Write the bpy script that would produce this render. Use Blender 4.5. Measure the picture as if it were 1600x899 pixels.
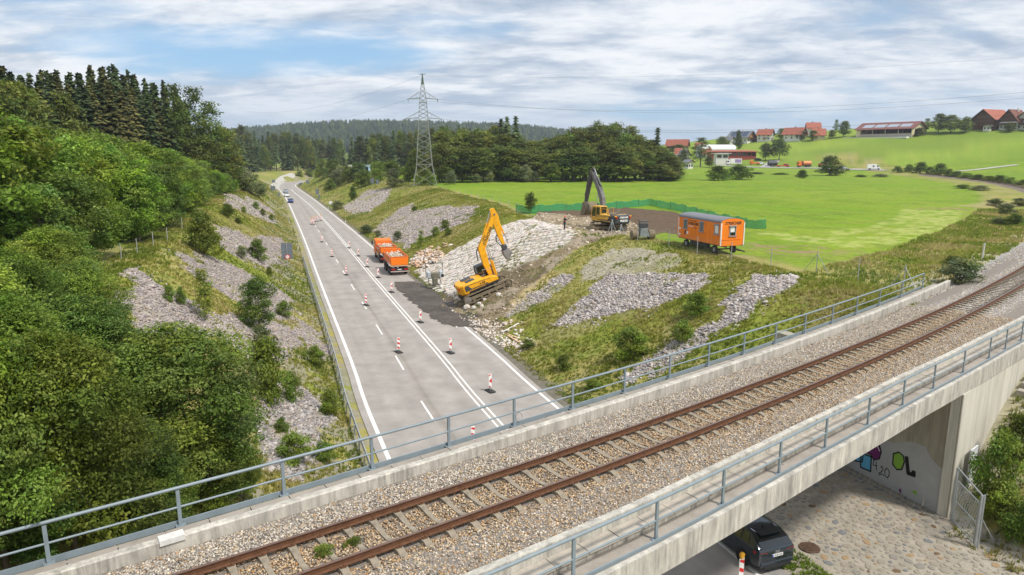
import bpy, math, random
import numpy as np
from mathutils import Vector, Matrix, Euler
rng = np.random.default_rng(7); random.seed(7)
for o in list(bpy.data.objects): bpy.data.objects.remove(o)
SC = bpy.context.scene; COL = SC.collection
R = math.radians
# ------------------------------------------------------------------ camera
HC = 16.3; FPX = 1067.; PITCH = math.atan((449.5-240)/FPX)
cam = bpy.data.cameras.new('camera'); camo = bpy.data.objects.new('camera', cam); COL.objects.link(camo)
camo.location = (0, 0, HC); camo.rotation_euler = (R(90)-PITCH, 0, 0)
cam.sensor_width = 36; cam.lens = 36*FPX/1600; cam.clip_start = .5; cam.clip_end = 20000
SC.camera = camo
# ------------------------------------------------------------------ world
SUN_EL, SUN_AZ = R(56), R(128)          # sun high, behind and to the right of the camera
w = bpy.data.worlds.new('World'); SC.world = w; w.use_nodes = True
nt = w.node_tree; N = nt.nodes; L = nt.links; N.clear()
def nd(t, **k):
    n = N.new(t)
    for a, b in k.items(): setattr(n, a, b)
    return n
def mth(op, a, b=None, c=None, clamp=False):
    n = N.new('ShaderNodeMath'); n.operation = op; n.use_clamp = clamp
    for i, x in enumerate((a, b, c)):
        if x is None: continue
        if isinstance(x, (int, float)): n.inputs[i].default_value = x
        else: L.new(x, n.inputs[i])
    return n.outputs[0]
def sstep(x, a, b):
    n = N.new('ShaderNodeMapRange'); n.interpolation_type = 'SMOOTHSTEP'
    L.new(x, n.inputs[0]); n.inputs[1].default_value = a; n.inputs[2].default_value = b
    return n.outputs[0]
def cmix(f, a, b):
    n = N.new('ShaderNodeMix'); n.data_type = 'RGBA'
    for i, x in ((0, f), (6, a), (7, b)):
        if isinstance(x, (int, float)): n.inputs[i].default_value = x
        elif isinstance(x, tuple): n.inputs[i].default_value = (*x, 1)
        else: L.new(x, n.inputs[i])
    return n.outputs[2]
def wnoise(vec, sc, det, rough, dist=0., off=(0, 0, 0), scl=(1, 1, 1)):
    m = N.new('ShaderNodeMapping'); L.new(vec, m.inputs[0]); m.inputs[1].default_value = off; m.inputs[3].default_value = scl
    n = N.new('ShaderNodeTexNoise'); L.new(m.outputs[0], n.inputs['Vector'])
    n.inputs['Scale'].default_value = sc; n.inputs['Detail'].default_value = det
    n.inputs['Roughness'].default_value = rough; n.inputs['Distortion'].default_value = dist
    return n.outputs[0]
sky = nd('ShaderNodeTexSky', sky_type='NISHITA', sun_disc=False, sun_elevation=SUN_EL, sun_rotation=SUN_AZ, altitude=500, air_density=1., dust_density=1.0, ozone_density=1.5)
tc = nd('ShaderNodeTexCoord'); sep = nd('ShaderNodeSeparateXYZ'); L.new(tc.outputs['Generated'], sep.inputs[0])
dx, dy, dz = sep.outputs
zc = mth('ADD', mth('MAXIMUM', dz, 0.), .17)
comb = nd('ShaderNodeCombineXYZ'); L.new(mth('DIVIDE', dx, zc), comb.inputs[0]); L.new(mth('DIVIDE', dy, zc), comb.inputs[1])
P = comb.outputs[0]
n1 = wnoise(P, .55, 9, .52, .25, (3.1, 1.7, 0), (.9, 1.1, 1))
n2 = wnoise(P, 2.1, 10, .58, .3, (8.4, 2.2, 0), (.8, 1.2, 1))
n3 = wnoise(P, 1.4, 9, .6, .3, (1.2, 7.7, 0), (.85, 1.15, 1))
n4 = wnoise(P, 4.6, 8, .6, .5, (5.2, 4.1, 0), (.7, 1.3, 1))
# clear gaps in the clouds, left of centre and low, as soft ellipses in direction space
az_ = mth('ARCTAN2', dx, dy)
def blob(a0, e0, wa, we):
    a = mth('DIVIDE', mth('SUBTRACT', az_, R(a0)), R(wa)); e = mth('DIVIDE', mth('SUBTRACT', dz, math.sin(R(e0))), math.sin(R(we)))
    r = mth('SQRT', mth('ADD', mth('MULTIPLY', a, a), mth('MULTIPLY', e, e)))
    return mth('SUBTRACT', 1., sstep(r, .0, 1.3))
gap = mth('MAXIMUM', mth('MAXIMUM', blob(-15, 7.4, 20, 2.9), mth('MULTIPLY', blob(-32, 10.6, 12, 1.6), .6)), mth('MULTIPLY', blob(-4, 9.5, 10, 2.2), .55))
cover = mth('SUBTRACT', mth('ADD', mth('MULTIPLY', n1, .85), mth('ADD', mth('MULTIPLY', n2, .38), mth('MULTIPLY', n4, .16))), mth('MULTIPLY', gap, .33))
cm = mth('MULTIPLY', sstep(cover, .42, .66), .97)
low = sstep(dz, .0, .11)
shade = sstep(mth('ADD', mth('ADD', mth('MULTIPLY', n3, .62), mth('MULTIPLY', n2, .36)), mth('MULTIPLY', n4, .30)), .50, .74)
cloud = cmix(shade, (3.9, 4.8, 6.1), (8.9, 9.1, 9.4))
cloud = cmix(low, (5.4, 6.4, 7.7), cloud)
blue = cmix(.6, sky.outputs[0], (3.2, 6.0, 9.2))
skyc = cmix(cm, blue, cloud)
bg = nd('ShaderNodeBackground'); bg.inputs[1].default_value = .1
L.new(skyc, bg.inputs[0]); out = nd('ShaderNodeOutputWorld'); L.new(bg.outputs[0], out.inputs[0])
sun = bpy.data.lights.new('sun', 'SUN'); sun.energy = 3.7; sun.angle = R(7); sun.color = (1, .95, .87)
so = bpy.data.objects.new('sun', sun); COL.objects.link(so)
sd = Vector((math.sin(SUN_AZ)*math.cos(SUN_EL), math.cos(SUN_AZ)*math.cos(SUN_EL), math.sin(SUN_EL)))
so.rotation_euler = sd.to_track_quat('Z', 'Y').to_euler(); so.location = (0, 0, 200)
SC.render.engine = 'CYCLES'
SC.view_settings.view_transform = 'Standard'; SC.view_settings.look = 'None'
SC.view_settings.exposure = 0.15; SC.view_settings.gamma = 1
SC.cycles.max_bounces = 6; SC.cycles.transparent_max_bounces = 8; SC.cycles.volume_bounces = 0
# ------------------------------------------------------------------ pixel helper: photo pixel -> point of the place
_F = np.array([0, math.cos(PITCH), -math.sin(PITCH)]); _U = np.array([0, math.sin(PITCH), math.cos(PITCH)])
def ray(u, v): return np.array([(u-800)/FPX, 0, 0])-(v-449.5)/FPX*_U+_F
def at(u, v, z=0):
    r = ray(u, v); q = r*((z-HC)/r[2]); return Vector((q[0], q[1], z))
def atY(u, v, Y):
    r = ray(u, v); q = r*(Y/r[1]); return Vector((q[0], Y, q[2]+HC))
# ------------------------------------------------------------------ numeric helpers
def srgb(h, k=1.):
    h = h.lstrip('#'); c = [int(h[i:i+2], 16)/255 for i in (0, 2, 4)]
    return tuple(k*((x/12.92) if x < .04045 else ((x+.055)/1.055)**2.4) for x in c)
def vn(x, y, sc, seed=0):
    x = np.asarray(x)/sc; y = np.asarray(y)/sc
    xi = np.floor(x); yi = np.floor(y); fx = x-xi; fy = y-yi
    fx = fx*fx*(3-2*fx); fy = fy*fy*(3-2*fy)
    def h(a, b):
        s = np.sin(a*127.1+b*311.7+seed*74.7)*43758.5453
        return s-np.floor(s)
    return (h(xi, yi)*(1-fx)+h(xi+1, yi)*fx)*(1-fy)+(h(xi, yi+1)*(1-fx)+h(xi+1, yi+1)*fx)*fy
def fbm(x, y, sc, seed=0, o=4): return sum(vn(x, y, sc/2**i, seed+i)*.5**i for i in range(o))/sum(.5**i for i in range(o))
def catmull(P, step):
    P = [np.array(p, float) for p in P]; P = [2*P[0]-P[1]]+P+[2*P[-1]-P[-2]]; out = []
    for i in range(1, len(P)-2):
        a, b, c, d = P[i-1:i+3]; n = max(1, int(np.linalg.norm(c-b)/step))
        for k in range(n):
            t = k/n; out.append(.5*((2*b)+(-a+c)*t+(2*a-5*b+4*c-d)*t*t+(-a+3*b-3*c+d)*t**3))
    out.append(P[-2]); return np.array(out)
class Line:
    """a plan curve with arc length s and signed offset o (right positive)"""
    def __init__(s, P, s0pt=None):
        s.P = P; s.D = np.diff(P, axis=0); s.len = np.hypot(*s.D.T); s.T = s.D/s.len[:, None]
        s.S = np.concatenate([[0], np.cumsum(s.len)])
        if s0pt is not None: s.S = s.S-s.coord(*s0pt)[0]
    def coord(s, x, y, chunk=20000):
        x = np.atleast_1d(np.asarray(x, float)); y = np.atleast_1d(np.asarray(y, float))
        so = np.empty(x.size); oo = np.empty(x.size); xf, yf = x.ravel(), y.ravel()
        A = s.P[:-1]
        for i in range(0, xf.size, chunk):
            px, py = xf[i:i+chunk, None]-A[None, :, 0], yf[i:i+chunk, None]-A[None, :, 1]
            t = np.clip(px*s.T[:, 0]+py*s.T[:, 1], 0, s.len)
            qx = px-t*s.T[:, 0]; qy = py-t*s.T[:, 1]; d2 = qx*qx+qy*qy
            j = d2.argmin(1); k = np.arange(len(j))
            sg = np.sign(px[k, j]*s.T[j, 1]-py[k, j]*s.T[j, 0])
            oo[i:i+chunk] = np.sqrt(d2[k, j])*np.where(sg == 0, 1, sg); so[i:i+chunk] = s.S[j]+t[k, j]
        if xf.size == 1: return so[0], oo[0]
        return so.reshape(x.shape), oo.reshape(x.shape)
    def pt(s, ss, o=0):
        ss = np.asarray(ss, float)
        x = np.interp(ss, s.S, s.P[:, 0]); y = np.interp(ss, s.S, s.P[:, 1])
        e = .8; tx = np.interp(ss+e, s.S, s.P[:, 0])-np.interp(ss-e, s.S, s.P[:, 0]); ty = np.interp(ss+e, s.S, s.P[:, 1])-np.interp(ss-e, s.S, s.P[:, 1])
        l = np.hypot(tx, ty); l = np.where(l == 0, 1, l)
        return x+ty/l*o, y-tx/l*o
    def az(s, ss):
        a = s.pt(ss-.5); b = s.pt(ss+.5); return math.atan2(b[0]-a[0], b[1]-a[1])
# road: left edge line; track: centre line
ROAD = Line(catmull([(28.2, -57.), (14.0, -20.), (-6.9, 35.2), (-13.1, 53.2), (-24.9, 87.1), (-45.7, 147.3), (-81.2, 247.7), (-103.7, 308.2), (-119.2, 351.0), (-127.2, 381.1), (-130.2, 407.3), (-129.6, 437.4), (-124, 462), (-105, 500), (-60, 550), (0, 600)], 4.), (-6.9, 35.2))
def wR(s): return np.interp(s, [0, 30, 65, 112, 175, 250, 330], [11.7, 11.45, 11.1, 10.6, 9.8, 8.9, 8.6])
_sp = [-150, -60, -4, 9, 38, 132, 230, 274, 320, 360, 450]; _ap = [66, 58, 54.7, 51.6, 46.9, 36.4, 26, 21.5, 16.3, 10, -4]
_S = np.arange(-120, 450, 1.); _A = np.radians(np.interp(_S, _sp, _ap))
_X = np.concatenate([[0], np.cumsum(np.sin(_A[:-1]))]); _Y = np.concatenate([[0], np.cumsum(np.cos(_A[:-1]))]); _i = int(np.argmin(abs(_S)))
_X = _X-_X[_i]; _Y = _Y-_Y[_i]+18.4
TRK = Line(np.stack([_X+.75*np.cos(_A), _Y-.75*np.sin(_A)], 1)); TRK.S = _S.copy()
# ------------------------------------------------------------------ terrain
PL = [(20, 70, 6.9), (28, 48, 6.9), (40, 55, 6.9), (0, 120, 6.9), (10, 85, 6.9), (0, 200, 7), (-17, 185, 7), (-26, 204, 7), (60, 120, 6.8), (100, 150, 6.8), (60, 200, 6.8), (60, 300, 6.8), (100, 250, 6.8),
      (130, 180, 6.9), (150, 217, 6.9), (166, 257, 6.9), (182, 306, 7.0), (184, 352, 8.6), (121, 386, 9.6), (161, 384, 9.2), (60, 380, 8), (0, 300, 7), (30, 20, 7), (60, 20, 7), (40, -40, 7), (236, 441, 27), (290, 413, 30.5),
      (250, 385, 18), (225, 330, 10), (300, 330, 19), (200, 420, 17.5), (160, 470, 17), (260, 560, 34), (200, 560, 30), (150, 560, 24), (100, 560, 18), (60, 520, 12), (0, 560, 8), (400, 450, 38), (350, 250, 12), (250, 200, 9), (300, 60, 8), (350, 600, 44),
      (-33, 49, 8.6), (-30, 20, 8.6), (-43, 100, 8.6), (-70, 60, 9.5), (-90, 110, 10), (-100, 180, 10), (-66, 180, 6.5), (-120, 260, 6), (-160, 400, 5), (-250, 300, 9), (-140, 470, 4.5), (-50, 430, 6), (-60, 300, 8.2), (-40, 240, 7.6), (-80, 380, 6), (-200, 100, 12), (-60, -30, 9),
      (-400, 600, 8), (0, 800, 8), (400, 900, 45), (-400, 0, 12), (400, -200, 8), (0, -400, 8), (700, 400, 40), (-800, 800, 10)]
_pl = np.array(PL, float)
def _tps(r2): return np.where(r2 > 0, r2*np.log(r2+1e-9), 0)
_n = len(_pl); _x = _pl[:, :2]/100
_K = _tps(((_x[:, None]-_x[None])**2).sum(-1))+np.eye(_n)*.02
_Pm = np.hstack([np.ones((_n, 1)), _x]); _M = np.block([[_K, _Pm], [_Pm.T, np.zeros((3, 3))]])
_W = np.linalg.solve(_M, np.concatenate([_pl[:, 2], np.zeros(3)]))
def plateau(x, y):
    X = np.stack([x.ravel(), y.ravel()], 1)/100; out = np.empty(len(X))
    for i in range(0, len(X), 40000):
        q = X[i:i+40000]; r2 = ((q[:, None]-_x[None])**2).sum(-1)
        out[i:i+40000] = _tps(r2)@_W[:_n]+_W[_n]+q@_W[_n+1:]
    r = np.hypot(x, y).ravel(); k = np.clip((r-650)/300, 0, 1); out = out*(1-k)+np.minimum(out.clip(2, 46), 9)*k
    return out.reshape(x.shape).clip(2, 46)
def sm(t): t = np.clip(t, 0, 1); return t*t*(3-2*t)
CORNER = (19.3, 27.74)
DWALL = ROAD.coord(*CORNER)[1]
def zt(x, y, bump=True):
    x = np.atleast_1d(np.asarray(x, float)); y = np.atleast_1d(np.asarray(y, float)); r = np.hypot(x, y)
    zp = plateau(x, y); z = zp.copy()
    m = (r < 720) & (x < 110) & (x > -260)
    if m.any():
        xs, ys = x[m], y[m]; s, d = ROAD.coord(xs, ys); s = np.atleast_1d(s); d = np.atleast_1d(d); zz = zp[m]
        ts, to = TRK.coord(xs, ys); ts = np.atleast_1d(ts); to = np.atleast_1d(to)
        wl = np.interp(s, [0, 60, 110, 155, 230, 330, 420], [12.5, 12, 12, 8.5, 9, 12, 10])
        wr = np.interp(s, [-10, 12, 26, 44, 60, 90, 160, 260, 340, 420], [17, 18.5, 19.5, 14.2, 15, 20, 24, 20, 12, 10])
        def pr(t): t = np.clip(t, 0, 1); return .72*t+.28*sm(t)
        dl = -1.9-d; dr = d-(wR(s)+1.5)
        zl = pr(dl/wl)*zz; zr = pr(dr/wr)*zz
        near = to > -3.4
        zn = np.interp(dr, [0, 2.2, 8.9, 14.2, 18.8, 21.5], [0, .05, .42, 3.9, 5.8, 6.9]); zr = np.where(near, zn, zr)
        if bump:
            bm = (fbm(xs, ys, 5., 3)-.5)*.55+(fbm(xs, ys, 1.2, 9, 2)-.5)*.16
            k = sm(np.maximum(dl, dr)/3)*(r[m] < 400)*(~(near & (to < 25) & (dr < 9.5) & (dr > 0)))
            zl = zl+bm*k; zr = zr+bm*k
        zz2 = np.where(d < -1.9, zl, np.where(dr > 0, zr, 0.))
        zz2 = np.where((d > -.8) & (dr < -1), -.06, zz2)
        beyond = (dr > DWALL-wR(s)-1.3) | (dl > 8.3)
        ze = 6.8-np.maximum(0, abs(to)-3.5)/1.45
        ze = np.where(to > 0, np.where(dr > 0, -9, ze), ze)
        core = (abs(to) < 3.55)
        zz2 = np.where(beyond & core, 6.8, np.where(beyond, np.maximum(zz2, np.minimum(ze, zz+.2)), zz2))
        z[m] = zz2
    # far wooded ridge
    z = z+62*np.exp(-((x+330)/420)**2-((y-1650)/330)**2)+45*np.exp(-((x-60)/260)**2-((y-1900)/300)**2)+40*np.exp(-((x+900)/500)**2-((y-1900)/300)**2)
    if bump: z = z+(fbm(x, y, 14., 5)-.5)*.35*np.clip((r-60)/60, 0, 1)*(np.hypot(x, y) < 900)*(z > 3)
    return z
def ground_many(uv, tmin=12., tmax=2500.):
    T = np.geomspace(tmin, tmax, 420); rs = np.array([ray(u, v) for u, v in uv]); rs = rs/np.linalg.norm(rs, axis=1)[:, None]
    X = rs[:, 0:1]*T; Y = rs[:, 1:2]*T; Z = HC+rs[:, 2:3]*T
    G = zt(X.ravel(), Y.ravel()).reshape(X.shape); h = Z-G; out = []
    for i in range(len(uv)):
        j = np.argmax(h[i] < 0)
        if h[i, j] >= 0: j = len(T)-1
        j = max(j, 1); a = h[i, j-1]/(h[i, j-1]-h[i, j]); t = T[j-1]+a*(T[j]-T[j-1])
        out.append((rs[i, 0]*t, rs[i, 1]*t))
    return out
def gnd(u, v):
    x, y = ground_many([(u, v)])[0]; return Vector((x, y, float(zt(x, y)[0])))
def inpoly(x, y, poly):
    c = np.zeros(x.shape, bool); n = len(poly)
    for i in range(n):
        x0, y0 = poly[i]; x1, y1 = poly[(i+1) % n]
        k = ((y0 > y) != (y1 > y)) & (x < (x1-x0)*(y-y0)/((y1-y0) or 1e-9)+x0); c ^= k
    return c
def polydist(x, y, P, closed=True):
    d = np.full(x.shape, 1e9); n = len(P)
    for i in range(n if closed else n-1):
        x0, y0 = P[i]; x1, y1 = P[(i+1) % n]; l2 = (x1-x0)**2+(y1-y0)**2+1e-9
        t = np.clip(((x-x0)*(x1-x0)+(y-y0)*(y1-y0))/l2, 0, 1); d = np.minimum(d, np.hypot(x-x0-t*(x1-x0), y-y0-t*(y1-y0)))
    return d
# ------------------------------------------------------------------ materials
MATS = {}
def mat(name, col, rough=.7, var=.18, scale=6., metal=0., bump=0., coat=0., trans=0., attr=None, spec=.4, det=5., bscale=None, stretch=None):
    if name in MATS: return MATS[name]
    m = bpy.data.materials.new(name); m.use_nodes = True; n = m.node_tree.nodes; l = m.node_tree.links
    b = n['Principled BSDF']; b.inputs['Roughness'].default_value = rough; b.inputs['Metallic'].default_value = metal
    b.inputs['Specular IOR Level'].default_value = spec; b.inputs['Coat Weight'].default_value = coat; b.inputs['Coat Roughness'].default_value = .08
    t = n.new('ShaderNodeTexCoord'); src = t.outputs['Object']
    if stretch:
        mp = n.new('ShaderNodeMapping'); mp.inputs[3].default_value = stretch; l.new(src, mp.inputs[0]); src = mp.outputs[0]
    ns = n.new('ShaderNodeTexNoise'); ns.inputs['Scale'].default_value = scale; ns.inputs['Detail'].default_value = det; ns.inputs['Roughness'].default_value = .65; l.new(src, ns.inputs['Vector'])
    mr = n.new('ShaderNodeMapRange'); mr.inputs[1].default_value = .3; mr.inputs[2].default_value = .7; mr.inputs[3].default_value = 1-var; mr.inputs[4].default_value = 1+var; l.new(ns.outputs[0], mr.inputs[0])
    mx = n.new('ShaderNodeVectorMath'); mx.operation = 'SCALE'; l.new(mr.outputs[0], mx.inputs['Scale'])
    if attr:
        a = n.new('ShaderNodeAttribute'); a.attribute_name = attr; l.new(a.outputs['Color'], mx.inputs[0])
    else: mx.inputs[0].default_value = col
    l.new(mx.outputs[0], b.inputs['Base Color'])
    if bump:
        ns2 = n.new('ShaderNodeTexNoise'); ns2.inputs['Scale'].default_value = bscale or scale*4; ns2.inputs['Detail'].default_value = 5; l.new(src, ns2.inputs['Vector'])
        bp = n.new('ShaderNodeBump'); bp.inputs['Strength'].default_value = bump; bp.inputs['Distance'].default_value = .04; l.new(ns2.outputs[0], bp.inputs['Height']); l.new(bp.outputs[0], b.inputs['Normal'])
    if trans:
        tr = n.new('ShaderNodeBsdfTranslucent'); l.new(mx.outputs[0], tr.inputs[0]); ms = n.new('ShaderNodeMixShader'); ms.inputs[0].default_value = trans
        l.new(b.outputs[0], ms.inputs[1]); l.new(tr.outputs[0], ms.inputs[2]); l.new(ms.outputs[0], n['Material Output'].inputs[0])
    MATS[name] = m; return m
def glass(name='glass_dark', col=(.02, .028, .03), rough=.06):
    return mat(name, col, rough, .1, 2, spec=.8, coat=.6)
# ------------------------------------------------------------------ mesh building
def tag(o, label=None, cat=None, group=None, kind=None):
    if label: o['label'] = label
    if cat: o['category'] = cat
    if group: o['group'] = group
    if kind: o['kind'] = kind
    return o
def thing(name, loc=(0, 0, 0), rz=0., label=None, cat=None, group=None, kind=None, rot=None, sc=None):
    o = bpy.data.objects.new(name, None); COL.objects.link(o); o.location = loc
    o.rotation_euler = rot if rot else (0, 0, rz); o.empty_display_size = .3
    if sc: o.scale = (sc,)*3 if isinstance(sc, (int, float)) else sc
    return tag(o, label, cat, group, kind)
def link(name, me, parent=None, loc=None, rot=None):
    o = bpy.data.objects.new(name, me); COL.objects.link(o)
    if parent: o.parent = parent
    if loc is not None: o.location = loc
    if rot is not None: o.rotation_euler = rot
    return o
def copy_tree(o, parent=None):
    c = o.copy(); COL.objects.link(c); c.parent = parent
    for ch in o.children: copy_tree(ch, c)
    return c
def mesh_np(name, V, Fc, material, colors=None, smooth=False, fcol=None):
    V = np.ascontiguousarray(V, np.float32); Fc = np.ascontiguousarray(Fc, np.int32); k = Fc.shape[1]; me = bpy.data.meshes.new(name)
    me.vertices.add(len(V)); me.vertices.foreach_set('co', V.ravel()); me.loops.add(Fc.size); me.loops.foreach_set('vertex_index', Fc.ravel())
    me.polygons.add(len(Fc)); me.polygons.foreach_set('loop_start', np.arange(0, Fc.size, k, dtype=np.int32))
    try: me.polygons.foreach_set('loop_total', np.full(len(Fc), k, np.int32))
    except Exception: pass
    me.update(calc_edges=True)
    if smooth: me.polygons.foreach_set('use_smooth', np.ones(len(Fc), bool))
    if colors is not None:
        a = me.color_attributes.new('Col', 'FLOAT_COLOR', 'POINT'); c = np.ones((len(V), 4), np.float32); c[:, :3] = colors; a.data.foreach_set('color', c.ravel())
    me.materials.append(material); return me
class MB:
    def __init__(s): s.v = []; s.f = []
    def add(s, vs, fs):
        n = len(s.v); s.v += [tuple(v) for v in vs]; s.f += [tuple(n+i for i in f) for f in fs]; return s
    def box(s, c, d, M=None, taper=1.):
        x, y, z = (a/2 for a in d); vs = [Vector((sx*x*(taper if sz > 0 else 1), sy*y*(taper if sz > 0 else 1), sz*z)) for sz in (-1, 1) for sy in (-1, 1) for sx in (-1, 1)]
        if M: vs = [M@v for v in vs]
        c = Vector(c); return s.add([v+c for v in vs], [(0, 2, 3, 1), (4, 5, 7, 6), (0, 1, 5, 4), (2, 6, 7, 3), (0, 4, 6, 2), (1, 3, 7, 5)])
    def bb(s, a, b): a = Vector(a); b = Vector(b); return s.box((a+b)/2, [abs(q) for q in (b-a)])
    def bar(s, p, q, w, h=None, up=(0, 0, 1)):
        p = Vector(p); q = Vector(q); d = q-p; L_ = d.length
        if L_ < 1e-6: return s
        d.normalize(); u = Vector(up)
        if abs(d.dot(u)) > .98: u = Vector((1, 0, 0))
        x = d.cross(u).normalized(); y = x.cross(d).normalized(); h = h or w
        M = Matrix((x, y, d)).transposed(); return s.box((p+q)/2, (w, h, L_), M)
    def cyl(s, p, q, r, n=10, r2=None, caps=True):
        p = Vector(p); q = Vector(q); d = (q-p).normalized(); u = Vector((0, 0, 1)) if abs(d.z) < .9 else Vector((1, 0, 0))
        x = d.cross(u).normalized(); y = x.cross(d); r2 = r if r2 is None else r2; vs = []
        for c, rr in ((p, r), (q, r2)): vs += [c+(x*math.cos(2*math.pi*i/n)+y*math.sin(2*math.pi*i/n))*rr for i in range(n)]
        fs = [(i, n+i, n+(i+1) % n, (i+1) % n) for i in range(n)]
        if caps: fs += [tuple(range(n)), tuple(range(2*n-1, n-1, -1))]
        return s.add(vs, fs)
    def tube(s, P, r, n=6):
        for a, b in zip(P[:-1], P[1:]): s.cyl(a, b, r, n)
        return s
    def prism(s, pts, y0, y1, M=None):
        """polygon in (x,z) extruded along y"""
        n = len(pts); vs = [Vector((x, y0, z)) for x, z in pts]+[Vector((x, y1, z)) for x, z in pts]
        if M: vs = [M@v for v in vs]
        return s.add(vs, [tuple(range(n)), tuple(range(2*n-1, n-1, -1))]+[(i, n+i, n+(i+1) % n, (i+1) % n) for i in range(n)])
    def loft(s, rings, closed=True, caps=True):
        n = len(rings[0]); vs = [v for r in rings for v in r]; fs = []
        for k in range(len(rings)-1):
            for i in range(n if closed else n-1): fs.append((k*n+i, k*n+(i+1) % n, (k+1)*n+(i+1) % n, (k+1)*n+i))
        if caps: fs += [tuple(range(n-1, -1, -1)), tuple(range((len(rings)-1)*n, len(rings)*n))]
        return s.add(vs, fs)
    def rock(s, c, r, rnd, sx=1, sy=1, sz=.7):
        vs = []; c = Vector(c); rz = rnd.random()*6.3
        base = [(0, 0, 1), (.8, 0, .45), (.3, .75, .5), (-.6, .5, .45), (-.6, -.5, .5), (.3, -.75, .4), (.6, .6, -.4), (-.3, .8, -.4), (-.9, 0, -.4), (-.3, -.8, -.4), (.7, -.55, -.4), (0, 0, -.8)]
        for b in base:
            k = r*(.8+.4*rnd.random()); x = b[0]*sx*k; y = b[1]*sy*k; vs.append(c+Vector((x*math.cos(rz)-y*math.sin(rz), x*math.sin(rz)+y*math.cos(rz), b[2]*sz*k)))
        fs = [(0, i, i % 5+1) for i in range(1, 6)]+[(11, (i-5) % 5+6, i) for i in range(6, 11)]
        for i in range(5): a, b = i+1, (i+1) % 5+1; e, f_ = 6+(i) % 5, 6+(i+1) % 5; fs += [(a, e, b), (b, e, f_)]
        return s.add(vs, fs)
    def mesh(s, name, m, smooth=False, bevel=0):
        me = bpy.data.meshes.new(name); me.from_pydata([tuple(v) for v in s.v], [], s.f); me.update()
        import bmesh
        bm = bmesh.new(); bm.from_mesh(me); bmesh.ops.recalc_face_normals(bm, faces=bm.faces)
        if bevel: bmesh.ops.bevel(bm, geom=[e for e in bm.edges if len(e.link_faces) == 2 and e.calc_face_angle(0) > .5], offset=bevel, segments=1, affect='EDGES', clamp_overlap=True)
        bm.to_mesh(me); bm.free()
        if smooth:
            me.polygons.foreach_set('use_smooth', [True]*len(me.polygons))
            try: me.set_sharp_from_angle(angle=R(38))
            except Exception: pass
        me.materials.append(m); return me
    def build(s, name, m, parent=None, smooth=False, bevel=0, loc=None, rot=None): return link(name, s.mesh(name, m, smooth, bevel), parent, loc, rot)
def text_part(name, txt, size, m, parent, M, ext=.004, shear=0., bold=0.):
    cu = bpy.data.curves.new(name, 'FONT'); cu.body = txt; cu.size = size; cu.extrude = ext; cu.shear = shear; cu.offset = bold; cu.align_x = 'CENTER'; cu.align_y = 'CENTER'; cu.resolution_u = 2
    o = bpy.data.objects.new(name, cu); me = bpy.data.meshes.new_from_object(o); bpy.data.objects.remove(o); me.materials.clear(); me.materials.append(m)
    p = link(name, me, parent); p.matrix_local = M; return p
def facing(pos, n, up=(0, 0, 1)):
    """matrix whose local x,y lie on a panel with outward normal n"""
    z = Vector(n).normalized(); y = Vector(up); y = (y-z*y.dot(z)).normalized(); x = y.cross(z); M = Matrix((x, y, z)).transposed().to_4x4(); M.translation = Vector(pos); return M
# ------------------------------------------------------------------ ground sheet
GR = {k: ground_many(v) for k, v in dict(
 L1=[(205, 420), (238, 436), (262, 452), (330, 490), (368, 492), (440, 505), (470, 520), (462, 545), (430, 560), (380, 560), (330, 520), (200, 520), (190, 450)],
 L2=[(268, 398), (330, 402), (380, 425), (430, 448), (462, 470), (450, 500), (400, 495), (350, 460), (300, 430)],
 L3=[(336, 354), (372, 362), (410, 378), (436, 392), (444, 412), (420, 420), (380, 408), (342, 385)],
 L4=[(348, 302), (372, 308), (410, 330), (434, 346), (432, 352), (395, 338), (352, 322)],
 L5=[(376, 306), (400, 312), (430, 330), (428, 336), (396, 322)],
 L6=[(415, 610), (448, 596), (486, 612), (505, 650), (508, 700), (470, 740), (400, 740), (395, 660)],
 L7=[(445, 378), (436, 372), (405, 366), (400, 372), (440, 405)],
 L8=[(470, 500), (500, 520), (520, 560), (512, 570), (486, 545), (462, 520)],
 R1=[(534, 325), (575, 297), (612, 295), (604, 312), (578, 331), (548, 335)],
 R2=[(583, 360), (602, 342), (625, 326), (645, 318), (640, 332), (690, 322), (745, 322), (736, 345), (692, 362), (650, 375), (640, 390), (600, 372)],
 R3=[(900, 425), (915, 412), (950, 389), (1010, 390), (1068, 400), (1052, 418), (1000, 432), (930, 436)],
 R4=[(850, 517), (905, 470), (938, 436), (985, 424), (1110, 430), (1102, 448), (1050, 470), (1000, 480), (905, 505)],
 R5=[(1150, 458), (1172, 434), (1250, 431), (1236, 444), (1200, 468), (1155, 500), (1110, 530), (1040, 570), (975, 606), (960, 596), (1050, 540), (1110, 505)],
 R6=[(790, 486), (830, 458), (872, 430), (900, 430), (893, 442), (850, 468), (800, 496)],
 PILE=[(640, 416), (648, 398), (668, 388), (694, 394), (690, 404), (660, 420)])
 .items()}
PITCHING = ground_many([(648, 424), (700, 396), (790, 352), (832, 343), (906, 364), (884, 384), (808, 418), (735, 445), (716, 468), (690, 458), (664, 440)])
WORKS = ground_many([(735, 445), (808, 418), (884, 384), (906, 364), (832, 345), (838, 333), (900, 338), (990, 350), (1000, 366), (930, 378), (895, 392), (870, 412), (846, 440), (800, 480), (785, 500), (800, 520), (762, 518), (700, 485), (690, 455), (716, 468)])
CLAY = ground_many([(800, 470), (860, 424), (880, 420), (850, 450), (806, 482), (790, 488)])
SOIL = ground_many([(836, 331), (900, 329), (985, 325), (1050, 331), (1086, 344), (1075, 362), (1010, 368), (985, 358), (900, 345), (840, 340)])
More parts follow.
